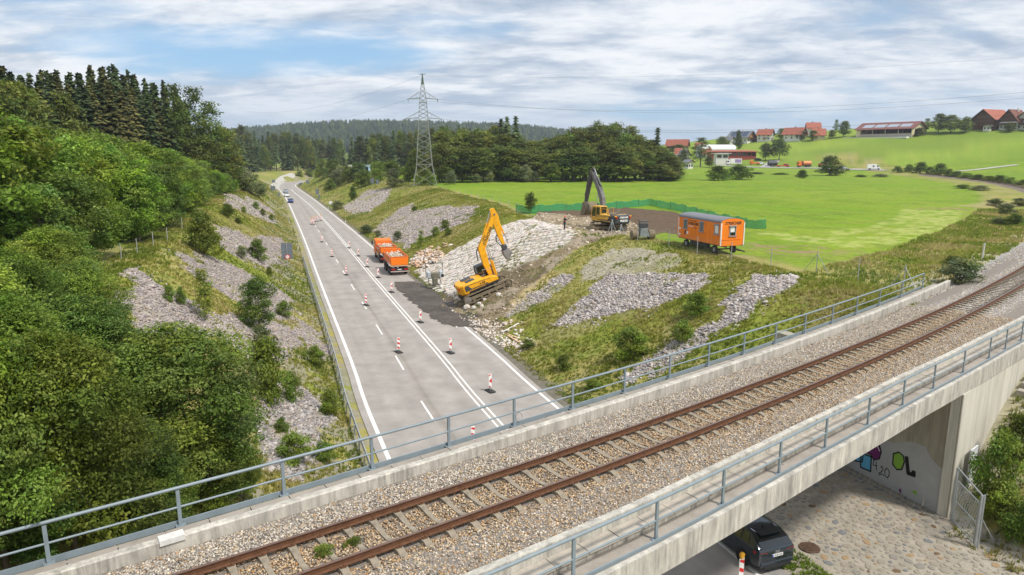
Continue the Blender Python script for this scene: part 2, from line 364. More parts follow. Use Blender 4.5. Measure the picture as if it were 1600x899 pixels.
RUTS = [ground_many(p) for p in ([(1190, 388), (1250, 394), (1330, 397), (1420, 394), (1470, 388), (1510, 375), (1535, 355), (1540, 338), (1500, 326), (1440, 326)], [(1555, 316), (1562, 340), (1556, 362), (1530, 385)], [(1180, 383), (1200, 386), (1250, 384)])]
SWATH = [ground_many(p) for p in ([(1200, 366), (1290, 374), (1380, 370), (1440, 352), (1455, 330)], [(1240, 374), (1330, 384), (1420, 372), (1475, 350), (1485, 330)], [(1300, 366), (1370, 358), (1415, 342), (1425, 328)])]
def terrain_color(x, y):
    s, d = ROAD.coord(x, y); ts, to = TRK.coord(x, y); r = np.hypot(x, y)
    C = np.zeros((len(x), 3)); nz = fbm(x, y, 9., 21); nf = fbm(x, y, 1.1, 31, 3); nb = fbm(x, y, 40., 41, 3)
    def mix(c, k): nonlocal C; k = np.clip(k, 0, 1)[:, None]; C = C*(1-k)+np.array(c)*k
    # meadow
    C[:] = (.148, .245, .012); mix((.205, .285, .02), sm((nb-.4)/.3)*.7); mix((.10, .185, .012), sm((fbm(x, y*3, 22., 51)-.5)/.25)*.6); mix((.20, .245, .03), sm((fbm(x*.5, y*2.4, 4., 53, 4)-.5)/.12)*.6); mix((.10, .165, .015), sm((fbm(x, y, 2.6, 57, 3)-.56)/.12)*.4); mix((.255, .30, .055), (abs(((x*.93+y*.36)/11.) % 1.-.5) < .035)*(nf > .42)*.45)
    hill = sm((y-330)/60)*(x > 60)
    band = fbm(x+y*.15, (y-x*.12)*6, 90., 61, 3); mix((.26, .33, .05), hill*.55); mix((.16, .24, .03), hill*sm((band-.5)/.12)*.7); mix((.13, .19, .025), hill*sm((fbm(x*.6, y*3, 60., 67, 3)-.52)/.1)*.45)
    # rough slope grass
    wr = np.interp(s, [-10, 12, 26, 44, 60, 90, 160, 260, 340, 420], [17, 18.5, 19.5, 14.2, 15, 20, 24, 20, 12, 10])
    rough = np.where(d < 0, 1., 1-sm((d-wR(s)-wr-3.2-nz*3)/2.)); rough[(r > 700)] = .4
    rough = np.maximum(rough, (1-sm((abs(to+1)-8-nz*4)/3))*(ts > 30))
    g = np.zeros((len(x), 3))+np.array((.20, .225, .035)); k = sm((nz-.42)/.2)[:, None]; g = g*(1-k)+np.array((.29, .26, .08))*k
    k = sm((nf-.52)/.2)[:, None]*.7; g = g*(1-k)+np.array((.13, .18, .028))*k
    k = (sm((fbm(x, y, 4., 71)-.54)/.12)*.5)[:, None]; g = g*(1-k)+np.array((.30, .25, .13))*k
    C = C*(1-rough[:, None])+g*rough[:, None]
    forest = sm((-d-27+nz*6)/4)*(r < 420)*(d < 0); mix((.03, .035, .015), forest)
    # gravelly verges and track sides
    vg = sm((-.2-d)/.6)*(1-sm((-d-3.6-nz*4)/1.5))*(nf > .47); mix((.27, .245, .20), vg*.75)
    vr = sm((d-wR(s)-.3)/.2)*(1-sm((d-wR(s)-1.1-nf*.6)/.4)); mix((.15, .135, .12), vr*.9)
    mix((.36, .33, .24), (abs(to) < 4.6+nf*2)*(ts > 22)*(ts < 90)*.85); mix((.28, .27, .26), (abs(to) < 3.9)*(ts < 80)*1.); mix((.24, .19, .13), (abs(to) < 2.6+nf)*(ts > 80)*(ts < 350)*.8)
    near = (to > -3.2)&(d > wR(s)+1.2)&(d < DWALL+.5)&(ts < 40); mix((.335, .30, .245), near*1.)
    jx = x+(fbm(x, y, 1.6, 81, 3)-.5)*2.4; jy = y+(fbm(x, y, 1.6, 91, 3)-.5)*2.4
    m = (r < 330)
    for k, p in GR.items():
        i = np.zeros(len(x), bool); i[m] = inpoly(jx[m], jy[m], p); c = {'R3': (.36, .33, .25), 'PILE': (.5, .38, .27)}.get(k, (.35, .31, .28)); mix(c, i*(1-.6*sm((nz-.56)/.12)*(nf > .48)))
    def pm(poly, c, amt=1., j=.4):
        i = np.zeros(len(x), bool); i[m] = inpoly(x[m]+(jx[m]-x[m])*j, y[m]+(jy[m]-y[m])*j, poly); mix(c, i*amt); return i
    pm(SOIL, (.115, .08, .052)); i = pm(WORKS, (.21, .165, .10)); mix((.12, .095, .06), i*sm((nf-.5)/.12)*.75); mix((.36, .30, .23), i*sm((fbm(x, y, 2.2, 101)-.55)/.1)*.7)
    pm(CLAY, (.42, .33, .17), .8); pm(PITCHING, (.36, .33, .27), 1., .15)
    sp = inpoly(x, y, ground_many([(845, 333), (985, 346), (990, 356), (905, 372), (850, 345)])) if len(x) > 1 else False; mix((.34, .27, .18), sp*sm((nf-.4)/.2)*.9)
    for P_ in RUTS: mix((.26, .19, .10), (1-sm((polydist(x, y, P_, False)-.5)/.6))*sm((nf-.36)/.1)*.9*m); mix((.26, .19, .10), (1-sm((abs(polydist(x, y, P_, False)-2.2)-.2)/.5))*sm((nf-.42)/.1)*.6*m)
    for P_ in SWATH: mix((.33, .36, .10), (1-sm((polydist(x, y, P_, False)-.9)/1.1))*.8*m*sm((nf-.3)/.25))
    mix((.33, .27, .13), (1-sm((polydist(x, y, ground_many([(1515, 322), (1545, 320), (1556, 318)]), False)-1.5)/2))*.7*m)
    rg = (y > 1200)*1.; mix((.03, .05, .03), rg)
    return C
def build_ground():
    ang = np.concatenate([np.arange(-178, -62, 4.), np.arange(-62, -48, 1.), np.arange(-48, 46, .22), np.arange(46, 60, .8), np.arange(60, 182, 4.)])
    rad = np.concatenate([[0.01, 4, 8], np.arange(12, 60, .33), np.arange(60, 140, .5), np.geomspace(140, 420, 120), np.geomspace(428, 9000, 70)])
    A, Q = np.meshgrid(np.radians(ang), rad); x = (Q*np.sin(A)).ravel(); y = (Q*np.cos(A)).ravel(); z = zt(x, y)
    nr, na = len(rad), len(ang); i = (np.arange(nr-1)[:, None]*na+np.arange(na)[None]); nx = np.roll(np.arange(na), -1)
    j = (np.arange(nr-1)[:, None]*na+nx[None]); F_ = np.stack([i, j, j+na, i+na], -1).reshape(-1, 4)
    # clods and hollows in the works and soil areas
    inn = np.hypot(x, y) < 140; k = np.zeros(len(x)); w_ = inpoly(x[inn], y[inn], WORKS) | inpoly(x[inn], y[inn], SOIL); k[inn] = w_
    z = z+k*((fbm(x, y, 1.0, 201, 3)-.5)*.55+.05)
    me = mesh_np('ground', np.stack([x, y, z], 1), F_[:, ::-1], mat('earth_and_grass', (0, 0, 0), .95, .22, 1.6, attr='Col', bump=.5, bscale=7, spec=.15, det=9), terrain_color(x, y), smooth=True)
    tag(link('ground', me), kind='structure')
build_ground()
# ------------------------------------------------------------------ road
ASPH = mat('worn_asphalt', (.335, .308, .285), .9, .17, .55, bump=.25, bscale=60, spec=.25, det=10)
_am = ASPH.node_tree                                   # long faint streaks follow the road through an attribute
_at = _am.nodes.new('ShaderNodeAttribute'); _at.attribute_name = 'Col'
_vm = _am.nodes.new('ShaderNodeVectorMath'); _vm.operation = 'MULTIPLY'
_pb = _am.nodes['Principled BSDF']; _src = _pb.inputs['Base Color'].links[0].from_socket
_am.links.new(_src, _vm.inputs[0]); _am.links.new(_at.outputs['Color'], _vm.inputs[1]); _am.links.new(_vm.outputs[0], _pb.inputs['Base Color'])
def strip(name, s0, s1, d0, d1, z, m, ds=2., line=ROAD, nd_=1, cf=None):
    ss = np.arange(s0, s1+ds*.5, ds) if s1-s0 > ds else np.array([s0, s1]); V = []; n = nd_+1; C = []
    for q in ss:
        a = d0(q) if callable(d0) else d0; b = d1(q) if callable(d1) else d1
        for k in range(n):
            d = a+(b-a)*k/nd_; X, Y = line.pt(q, d); V.append((X, Y, z)); C.append(cf(q, d) if cf else (1, 1, 1))
    Fc = [(i*n+k, i*n+k+1, (i+1)*n+k+1, (i+1)*n+k) for i in range(len(ss)-1) for k in range(nd_)]
    return mesh_np(name, V, np.array(Fc), m, np.array(C) if cf else None)
def road_col(s, d):
    w_ = float(wR(s)); l = 3.6*(w_/11.6)**.3; k = 1.
    for c in (l*.28, l*.74, l+.9, l+2.6, w_-3.2, w_-1.3): k -= .075*math.exp(-((d-c)/.42)**2)      # wheel tracks
    k -= .24*math.exp(-((d-l-.42)/.16)**2)                                                            # tar seam beside the dashes
    k -= .24*math.exp(-((d-l-1.3)/.45)**2)*max(0, math.sin(s*.21+2))**2*(90 < s < 150 or 55 < s < 70)    # stained patches
    k += .07*(float(vn(d*4, s*.08, 1., 5))-.5)+.05*(float(vn(d*.7, s*.25, 1., 15))-.5)
    t_ = math.exp(-((s-38)/14.)**2)*math.exp(-((d-9.5)/1.6)**2)*.5+math.exp(-((d-l-.42)/.3)**2)*.4; return (k, k*(.995-.03*t_), k*(.985-.10*t_))
tag(link('road', strip('road', -60, 470, lambda s: -.55, lambda s: float(wR(s))+.45, .0, ASPH, 1.5, ROAD, 60, road_col)), kind='structure')
WP = mat('road_paint', (.74, .72, .68), .75, .10, 5., det=8)
def mark(s0, s1, d0, wd, ds=2.):
    f = d0 if callable(d0) else (lambda s: d0)
    return strip('m', s0, s1, lambda s: f(s)-wd/2, lambda s: f(s)+wd/2, .006, WP, ds)
marks = thing('road_marking', kind='structure')
link('edge_line', mark(-60, 460, 0., .24), marks); link('edge_line', mark(-60, 44, lambda s: float(wR(s)), .20), marks); link('edge_line', mark(66, 460, lambda s: float(wR(s)), .20), marks)
dbl = lambda s: float(np.interp(s, [0, 70, 180, 260], [7.2, 6.85, 6.4, 5.0]))
link('double_line', mark(-60, 300, lambda s: dbl(s)-.19, .13), marks); link('double_line', mark(-60, 300, lambda s: dbl(s)+.19, .13), marks)
_s0 = ROAD.coord(*at(672, 627, 0)[:2])[0]
for k in range(-4, 13):
    a = _s0+k*11.0; link('lane_dash', strip('lane_dash', a-3.7, a, 3.52, 3.65, .006, WP, 1.3), marks)
# dark mud spread over the closed lane
_mp = [at(*p, .0) for p in [(619, 441), (612, 450), (622, 455), (630, 461), (637, 470), (646, 476), (655, 484), (664, 490), (672, 497), (683, 503), (697, 509), (712, 510.5), (738, 512), (760, 514), (748, 500), (716, 480), (700, 462), (672, 452), (650, 440)]]
def mud():
    pts = [(p.x, p.y) for p in _mp]; xs = [p[0] for p in pts]; ys = [p[1] for p in pts]; V = []; idx = {}; Fc = []; C = []
    gx = np.arange(min(xs)-1, max(xs)+1, .22); gy = np.arange(min(ys)-1, max(ys)+1, .22); X, Y = np.meshgrid(gx, gy)
    jx = X+(fbm(X, Y, .9, 5)-.5)*1.1; jy = Y+(fbm(X, Y, .9, 6)-.5)*1.1; I = inpoly(jx, jy, pts); D = polydist(X, Y, pts)
    Z = .008+np.minimum(D*.12, .06)*(.4+fbm(X, Y, .8, 8, 3))+np.maximum(0, zt(X.ravel(), Y.ravel()).reshape(X.shape)-.0)*1.0+.015
    id_ = -np.ones(X.shape, int)
    for i in range(X.shape[0]-1):
        for j in range(X.shape[1]-1):
            if I[i, j]:
                q = []
                for a, b in ((i, j), (i, j+1), (i+1, j+1), (i+1, j)):
                    if id_[a, b] < 0: id_[a, b] = len(V); V.append((X[a, b], Y[a, b], Z[a, b])); n_ = fbm(X[a, b], Y[a, b], 1.6, 14); C.append(np.array((.085, .072, .062))*(1-.0)*(.6+.9*n_))
                    q.append(id_[a, b])
                Fc.append(q)
    tag(link('mud', mesh_np('mud', V, np.array(Fc), mat('wet_mud', (0, 0, 0), .85, .35, 3., attr='Col', bump=.8, bscale=14, spec=.3), np.array(C).reshape(-1, 3), smooth=True)), kind='structure')
mud()
# side track joining beyond the bend
_p = catmull([(g.x, g.y) for g in [gnd(428, 296), gnd(431, 290), gnd(440, 282), gnd(452, 276), gnd(462, 272)]], 4.)
def path(name, P_, wd, m, dz=.08):
    l = Line(P_); V = []
    for q in np.arange(0, l.S[-1], 3.):
        for o in (-wd/2, -wd/6, wd/6, wd/2):
            X, Y = l.pt(q, o); V.append((X, Y, float(zt(X, Y)[0])+dz))
    n = len(V)//4; tag(link(name, mesh_np(name, V, np.array([(i*4+k, i*4+k+1, i*4+k+5, i*4+k+4) for i in range(n-1) for k in range(3)]), m)), kind='structure')
GRV = mat('light_gravel', (.42, .40, .36), .95, .15, 2., bump=.3)
path('farm_track', _p, 4.5, GRV)
path('field_path', catmull([(g.x, g.y) for g in ground_many_v([(1500, 267), (1545, 263), (1592, 257), (1640, 250)])], 6.) if 'ground_many_v' in globals() else catmull([np.array(g) for g in ground_many([(1498, 268), (1520, 266), (1550, 262.5), (1592, 257.5)])], 6.), 3.2, GRV, .15)
path('village_road', catmull([np.array(g) for g in ground_many([(1120, 259), (1180, 262), (1210, 262.5), (1260, 263), (1330, 265), (1392, 267)])], 6.), 6.5, mat('far_asphalt', (.34, .33, .31), .9, .08, 1.), .2)
path('village_road', catmull([np.array(g) for g in ground_many([(1196, 262), (1204, 257), (1212, 250)])], 6.), 6., MATS['far_asphalt'], .2)
# ------------------------------------------------------------------ bridge
CONC = mat('weathered_concrete', (.40, .36, .305), .9, .22, 2.2, bump=.3, bscale=30, det=9)
CONCD = mat('stained_concrete', (.43, .405, .355), .9, .28, 3.0, bump=.3, bscale=25, det=9, stretch=(1, 1, .35))
# vertical run-off streaks on upright faces (a world-space stain, it stays put)
def streaks(m, amt=.5, sc=(3., 3., .4)):
    n = m.node_tree.nodes; l = m.node_tree.links; b = n['Principled BSDF']; src = b.inputs['Base Color'].links[0].from_socket
    t = n.new('ShaderNodeTexCoord'); mp = n.new('ShaderNodeMapping'); mp.inputs[3].default_value = sc; l.new(t.outputs['Object'], mp.inputs[0])
    ns = n.new('ShaderNodeTexNoise'); ns.inputs['Scale'].default_value = 1.; ns.inputs['Detail'].default_value = 6; ns.inputs['Roughness'].default_value = .7; l.new(mp.outputs[0], ns.inputs[0])
    mr = n.new('ShaderNodeMapRange'); mr.inputs[1].default_value = .48; mr.inputs[2].default_value = .70; mr.inputs[3].default_value = 1.08; mr.inputs[4].default_value = 1-amt; l.new(ns.outputs[0], mr.inputs[0])
    v = n.new('ShaderNodeVectorMath'); v.operation = 'SCALE'; l.new(src, v.inputs[0]); l.new(mr.outputs[0], v.inputs['Scale']); l.new(v.outputs[0], b.inputs['Base Color'])
streaks(CONCD, .32, (2.0, 2.0, .45)); streaks(CONCD, .34, (8., 8., .5))
WALK = mat('worn_walkway', (.31, .275, .235), .92, .22, 1.4, bump=.3, bscale=20, det=8)
GALV = mat('grey_painted_steel', (.21, .255, .28), .45, .10, 3., spec=.5)
def shN(s): return float(np.interp(s, [-14, 1, 9, 17, 22, 27, 34, 48, 70], [.34, .15, -.10, -.16, -.05, .05, .35, .9, 1.6]))
def shF(s): return float(np.interp(s, [-14, -5, 2, 19, 39, 60], [.40, .20, .0, -.18, -.42, -.6]))
def tp(s, o, z): X, Y = TRK.pt(s, o); return Vector((float(X), float(Y), z))
def sweep(name, prof, s0, s1, m, parent, sh=lambda s: 0., ds=1., bevel=0):
    n_ = max(1, round((s1-s0)/ds)); mb = MB(); mb.loft([[tp(q, o+sh(q), z) for o, z in prof] for q in np.linspace(s0, s1, n_+1)]); return mb.build(name, m, parent, bevel=bevel)
SE_F = 43.2; SA = ROAD and TRK.coord(*CORNER)[0]; SL = -13.8
bridge = thing('railway_bridge', tp(0, 0, 0), 0, 'concrete railway bridge carrying the single track over the road', 'bridge')
bridge.location = (0, 0, 0)
sweep('deck_slab', [(-3.0, 6.15), (3.3, 6.15), (3.3, 6.8), (-3.0, 6.8)], SL-3, SA+1.5, CONC, bridge)
sweep('fascia', [(-3.28, 6.0), (-3.01, 6.0), (-3.01, 7.26), (-3.28, 7.26)], SL-20, 36, CONCD, bridge, shF)
sweep('ballast_kerb', [(-2.83, 6.7), (-2.62, 6.7), (-2.60, 7.37), (-2.64, 7.40), (-2.82, 7.40)], SL-20, SE_F, CONCD, bridge, shF)
sweep('ballast_kerb', [(2.62, 6.7), (2.86, 6.7), (2.86, 7.44), (2.66, 7.44), (2.62, 7.41)], SL-20, 62, CONCD, bridge, shN)
DUCT = mat('stained_duct_concrete', (.33, .305, .26), .9, .3, 2.5, bump=.3, bscale=25, det=9, stretch=(1, 1, .35)); streaks(DUCT, .6, (2.6, 2.6, .3)); streaks(DUCT, .5, (9., 9., .4))
sweep('cable_duct', [(2.863, 6.7), (3.24, 6.7), (3.24, 7.05), (2.863, 7.05)], SL-20, 62, DUCT, bridge, shN)
sweep('walkway', [(3.243, 6.45), (3.80, 6.45), (3.80, 6.9), (3.243, 6.9)], SL-20, 62, WALK, bridge, shN, .5)
sweep('fascia', [(3.803, 6.17), (3.95, 6.17), (3.95, 6.93), (3.803, 6.93)], SL-20, 62, CONCD, bridge, shN)
for base, o0, o1, z0, z1, sh, s1 in (('cover_slab', -3.0, -2.835, 7.2, 7.345, shF, SE_F-2), ('cover_slab', 2.866, 3.28, 7.053, 7.13, shN, 60)):
    q = SL-6
    while q < s1:
        mb = MB(); g = .012; j = rng.uniform(-.006, .006)
        if o0 < 0: o0_, o1_ = -3.16, -2.835
        else: o0_, o1_ = o0, o1
        a = [tp(q+g, o0_+sh(q), z0), tp(q+1-g, o0_+sh(q+1), z0), tp(q+1-g, o1_+sh(q+1), z0), tp(q+g, o1_+sh(q), z0)]
        b_ = [Vector((p.x, p.y, z1+j)) for p in a]; mb.add(a+b_, [(0, 1, 2, 3), (4, 5, 6, 7), (0, 1, 5, 4), (1, 2, 6, 5), (2, 3, 7, 6), (3, 0, 4, 7)])
        mb.build(base, CONC if o0 > 0 else WALK, bridge); q += 1.
sweep('walkway', [(-3.30, 7.1), (-2.84, 7.1), (-2.84, 7.2), (-3.30, 7.2)], SL-20, SE_F-1.2, WALK, bridge, shF)
# white joint caps seen on the far kerb
for q in (tp(0, 0, 0),):
    for sj, c_ in ((TRK.coord(*at(270, 850, 7.4)[:2])[0], 1.1), ):
        sweep('joint_cover', [(-2.86, 7.3), (-2.56, 7.3), (-2.56, 7.43), (-2.86, 7.43)], sj-.25, sj+.3, mat('white_primer', (.62, .61, .58), .7, .1, 5), bridge, shF)
# abutment and wing wall at the right-hand end
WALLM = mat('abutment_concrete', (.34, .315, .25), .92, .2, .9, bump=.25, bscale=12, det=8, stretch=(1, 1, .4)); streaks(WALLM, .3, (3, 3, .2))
cs, cd = ROAD.coord(*CORNER)
def rp(s, d, z): X, Y = ROAD.pt(s, d); return Vector((float(X), float(Y), z))
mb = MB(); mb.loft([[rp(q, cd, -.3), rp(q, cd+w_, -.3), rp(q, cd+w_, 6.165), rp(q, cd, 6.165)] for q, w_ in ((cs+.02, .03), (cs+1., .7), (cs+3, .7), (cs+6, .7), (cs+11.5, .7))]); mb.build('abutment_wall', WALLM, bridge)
GREYP = mat('grey_overpaint', (.40, .405, .415), .8, .08, 1.5)
def wallpt(u, v):
    """photo pixel -> (metres along the wall from its corner, height) on the abutment face"""
    r = ray(u, v); A0 = rp(cs, cd, 0); T0 = (rp(cs+6, cd, 0)-A0).normalized(); N0 = Vector((T0.y, -T0.x, 0)); den = r[0]*N0.x+r[1]*N0.y; t = (A0.x*N0.x+A0.y*N0.y)/den
    q = Vector((r[0]*t, r[1]*t, HC+r[2]*t)); return ((q-A0).dot(T0), q.z)
def rpw(a, d, z): A0 = rp(cs, cd, 0); T0 = (rp(cs+6, cd, 0)-A0).normalized(); N0 = Vector((T0.y, -T0.x, 0)); q = A0+T0*a+N0*(d-cd); return Vector((q.x, q.y, z))
ob = [wallpt(*q) for q in ((1479.5, 736), (1466, 728), (1455, 716), (1446, 698), (1425, 690), (1400, 692), (1370, 684), (1340, 690), (1300, 690), (1260, 680), (1260, 712), (1300, 733), (1360, 759), (1420, 785), (1478, 806))]
mb = MB(); n_ = len(ob); mb.add([rpw(a_, cd-.012, z_) for a_, z_ in ob]+[rpw(a_, cd+.02, z_) for a_, z_ in ob], [tuple(range(n_)), tuple(range(2*n_-1, n_-1, -1))]+[(i, (i+1) % n_, n_+(i+1) % n_, n_+i) for i in range(n_)]); mb.build('painted_band', GREYP, bridge)
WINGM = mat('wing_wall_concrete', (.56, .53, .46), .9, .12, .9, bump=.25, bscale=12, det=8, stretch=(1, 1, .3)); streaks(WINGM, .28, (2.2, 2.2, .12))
mb = MB(); ws = TRK.coord(*CORNER)
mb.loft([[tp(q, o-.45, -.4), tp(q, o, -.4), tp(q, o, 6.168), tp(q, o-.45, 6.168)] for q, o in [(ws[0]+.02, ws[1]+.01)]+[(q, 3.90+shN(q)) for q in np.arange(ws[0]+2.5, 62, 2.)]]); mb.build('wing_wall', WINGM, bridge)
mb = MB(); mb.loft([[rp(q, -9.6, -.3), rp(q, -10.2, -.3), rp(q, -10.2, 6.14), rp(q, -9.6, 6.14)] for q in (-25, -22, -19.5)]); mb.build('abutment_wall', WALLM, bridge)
mb = MB()
for k_ in range(11):                                    # stone steps up the bank beside the wing wall
    q_ = ws[0]+7.5+k_*.62; X_, Y_ = TRK.pt(q_, 4.5+shN(q_)); z_ = float(zt(X_, Y_)[0]); M_ = Matrix.Rotation(-TRK.az(q_), 3, 'Z'); m2 = MB(); m2.box((float(X_), float(Y_), z_+.04), (.75, .5, .3), M_); m2.build('step', CONC, bridge, bevel=.02)
# loose pale board leaning by the wing wall
b1 = thing('leaning_board', label='pale grey board leaning against the wing wall behind the bush', cat='board')
b1.location = tp(22.6, 4.15+shN(22.6), float(zt(*[float(q) for q in TRK.pt(22.6, 4.15)])[0])); b1.rotation_euler = (0, 0, -TRK.az(22.6)); mb = MB(); mb.bb((-.03, -.45, 0), (.03, .45, 1.9)); mb.build('panel', mat('pale_board', (.6, .62, .65), .6, .05, 2), b1)
# graffiti (flat paint on the wall)
def gpaint(name, pts, m, e): return tag_paint(name, pts, m, e)
def tag_paint(name, pts, m, e):
    bm_ = MB(); bm_.add([rpw(a, cd-.012-e, z) for a, z in pts], [tuple(range(len(pts)))]); return bm_.build(name, m, bridge)
GP = {k: mat('spray_'+k, c, .6, .06, 3) for k, c in dict(black=(.012, .012, .014), blue=(.12, .42, .66), purple=(.16, .02, .14), green=(.22, .42, .05), white=(.7, .7, .72)).items()}
def stroke(name, P_, wd, m, e=.004):
    mb = MB()
    for (a, z), (a2, z2) in zip(P_[:-1], P_[1:]):
        l_ = math.hypot(a2-a, z2-z) or 1; nx_, nz_ = -(z2-z)/l_*wd/2, (a2-a)/l_*wd/2; ex, ez = (a2-a)/l_*wd*.3, (z2-z)/l_*wd*.3
        mb.add([rpw(p, cd-.012-e, q) for p, q in ((a-ex+nx_, z-ez+nz_), (a2+ex+nx_, z2+ez+nz_), (a2+ex-nx_, z2+ez-nz_), (a-ex-nx_, z-ez-nz_))], [(0, 1, 2, 3)])
    return mb.build(name, m, bridge)
W_ = wallpt
def pxs(*q): return [W_(1100+x/3.2, 640+y/3.2) for x, y in q]
stroke('graffiti', pxs((1014, 240), (1022, 318), (1050, 328), (1050, 312)), .20, GP['black'])
tag_paint('graffiti', pxs((948, 222), (975, 213), (998, 232), (1003, 262), (990, 300), (965, 300), (945, 275)), GP['green'], .003); stroke('graffiti', pxs((948, 222), (975, 213), (998, 232), (1003, 262), (990, 300), (965, 300), (945, 275), (948, 222)), .07, GP['black'], .006)
stroke('graffiti', pxs((850, 252), (846, 278), (866, 282)), .045, GP['black']); stroke('graffiti', pxs((862, 262), (864, 304)), .045, GP['black'])
stroke('graffiti', pxs((884, 290), (892, 284), (897, 296), (888, 312), (876, 318), (878, 326), (890, 322), (902, 332)), .045, GP['black'])
stroke('graffiti', pxs((914, 292), (904, 310), (908, 332), (918, 342), (927, 328), (927, 306), (914, 292)), .045, GP['black'])
tag_paint('graffiti', pxs((722, 232), (762, 205), (800, 205), (792, 262), (760, 258)), GP['blue'], .002); stroke('graffiti', pxs((722, 232), (760, 258), (792, 262), (800, 205)), .07, GP['black'], .005)
tag_paint('graffiti', pxs((786, 218), (838, 236), (834, 310), (784, 288)), GP['blue'], .004); stroke('graffiti', pxs((786, 218), (838, 236), (834, 310), (784, 288), (786, 218)), .08, GP['black'], .006)
tag_paint('graffiti', pxs((812, 214), (816, 180), (848, 162), (876, 172), (888, 210), (878, 246), (850, 252), (836, 226)), GP['purple'], .006); stroke('graffiti', pxs((812, 214), (816, 180), (848, 162), (876, 172), (888, 210), (878, 246), (850, 252), (836, 226), (812, 214)), .07, GP['black'], .009)
stroke('graffiti', pxs((868, 182), (880, 208)), .05, GP['white'], .012)
tag_paint('graffiti', pxs((974, 400), (984, 394), (990, 410), (982, 420)), GP['purple'], .003); tag_paint('graffiti', pxs((1036, 404), (1064, 408), (1068, 432), (1050, 420)), GP['green'], .003)
# ------------------------------------------------------------------ railings
def railing(label, ss, o, z0, h, sh, name='bridge_railing'):
    t = thing(name, label=label, cat='railing')
    P0 = lambda q, z: tp(q, o+sh(q), z)
    for q in ss:
        a = TRK.az(q); mb = MB(); M = Matrix.Rotation(-a, 3, 'Z')
        p = P0(q, z0); mb.box(p+Vector((0, 0, h/2-.03)), (.05, .085, h-.06), M); mb.box(p+Vector((0, 0, .012)), (.17, .22, .024), M)
        for sx in (-1, 1):
            for sy in (-1, 1): mb.cyl(p+M@Vector((sx*.06, sy*.08, .02)), p+M@Vector((sx*.06, sy*.08, .05)), .012, 6)
        mb.build('post', GALV, t)
    q = np.arange(ss[0]-.02, ss[-1]+.05, .5); q = np.append(q, ss[-1]+.02)
    for nm, zz, r in (('handrail', z0+h, .042), ('mid_rail', z0+h*.5, .027)):
        mb = MB(); n_ = 10
        mb.loft([[P0(v, zz)+Vector((math.cos(TRK.az(v))*r*math.cos(k*2*math.pi/n_), -math.sin(TRK.az(v))*r*math.cos(k*2*math.pi/n_), r*math.sin(k*2*math.pi/n_))) for k in range(n_)] for v in q]); mb.build(nm, GALV, t, smooth=True)
    so_ = -.11 if o < 0 else .11
    mb = MB(); mb.loft([[P0(v, 0)+Vector((math.cos(TRK.az(v))*dx_, -math.sin(TRK.az(v))*dx_, zz)) for dx_, zz in ((so_-.02, z0-.06), (so_+.02, z0-.06), (so_+.02, z0+.10), (so_-.02, z0+.10))] for v in q]); mb.build('base_rail', GALV, t)
    return t
pf = [float(TRK.coord(*at(u, np.interp(u, [0, 500, 800, 1237, 1447], [837, 705, 623, 500, 428]), 8.33)[:2])[0]) for u in (68, 277, 441, 580, 700, 803, 893, 974, 1045, 1107, 1164, 1216, 1262, 1303, 1340, 1376, 1411, 1447)]
pf = [pf[0]-5.2, pf[0]-2.6]+pf
rf_ = railing('grey steel railing along the far edge of the bridge, crossing in front of the road', pf, -3.23, 7.33, 1.0, shF)
pn = [float(TRK.coord(*at(u, v, 7.96)[:2])[0]) for u, v in ((897, 840), (1028, 782), (1131, 732), (1219, 688), (1292, 652), (1357, 619), (1413, 592), (1464, 569), (1506, 546), (1548, 526))]
pn = [pn[0]-5.2, pn[0]-2.6]+pn+[pn[-1]+2.4*k for k in range(1, 9)]
rn_ = railing('grey steel railing along the near edge of the bridge beside the service walkway', pn, 3.62, 6.9, 1.06, shN)
# small cable loops hanging at posts
mb = MB()
for q, o, z in ((pf[7], -3.2+shF(pf[7]), 7.62), (pn[5], 3.6+shN(pn[5]), 7.3)):
    c = tp(q+.18, o, z); mb.tube([c+Vector((math.cos(t)*.11, math.sin(t)*.06, math.sin(t)*.15)) for t in np.linspace(0, 5, 12)], .007, 5)
mb.build('cable_loop', mat('black_cable', (.02, .02, .025), .6), rf_)
# ------------------------------------------------------------------ track
RUST = mat('rusty_rail_side', (.12, .055, .028), .75, .3, 8., bump=.2, spec=.3); RAILTOP = mat('rolled_rail_head', (.21, .135, .11), .32, .15, 3., metal=.55)
track = thing('railway_track', label='curving single railway track with rusty rails on concrete sleepers', cat='railway track')
SLP = mat('sleeper_concrete', (.26, .22, .165), .92, .35, 3.5, bump=.3, bscale=30, det=8)
def railprof(c): return [(c-.072, 7.235), (c+.072, 7.235), (c+.072, 7.248), (c+.014, 7.268), (c+.010, 7.365), (c+.034, 7.378), (c+.034, 7.398), (c-.034, 7.398), (c-.034, 7.378), (c-.010, 7.365), (c-.014, 7.268), (c-.072, 7.248)]
for sd_ in (-.755, .755):
    r_ = sweep('rail', railprof(sd_), -34, 350, RUST, track, ds=1.2)
    sweep('rail_head', [(sd_-.036, 7.392), (sd_+.036, 7.392), (sd_+.034, 7.408), (sd_+.024, 7.414), (sd_-.024, 7.414), (sd_-.034, 7.408)], -34, 350, RAILTOP, r_, ds=1.2)
mb = MB(); hl = [(-1.3, .10, 7.06), (-1.06, .11, 7.16), (-.95, .11, 7.205), (-.755, .12, 7.232), (-.5, .10, 7.205), (-.25, .085, 7.165), (0, .08, 7.15), (.25, .085, 7.165), (.5, .10, 7.205), (.755, .12, 7.232), (.95, .11, 7.205), (1.06, .11, 7.16), (1.3, .10, 7.06)]
mb.loft([[Vector((o, -w_, 7.0)), Vector((o, w_, 7.0)), Vector((o, w_*.82, z)), Vector((o, -w_*.82, z))] for o, w_, z in hl]); slm = mb.mesh('sleeper', SLP)
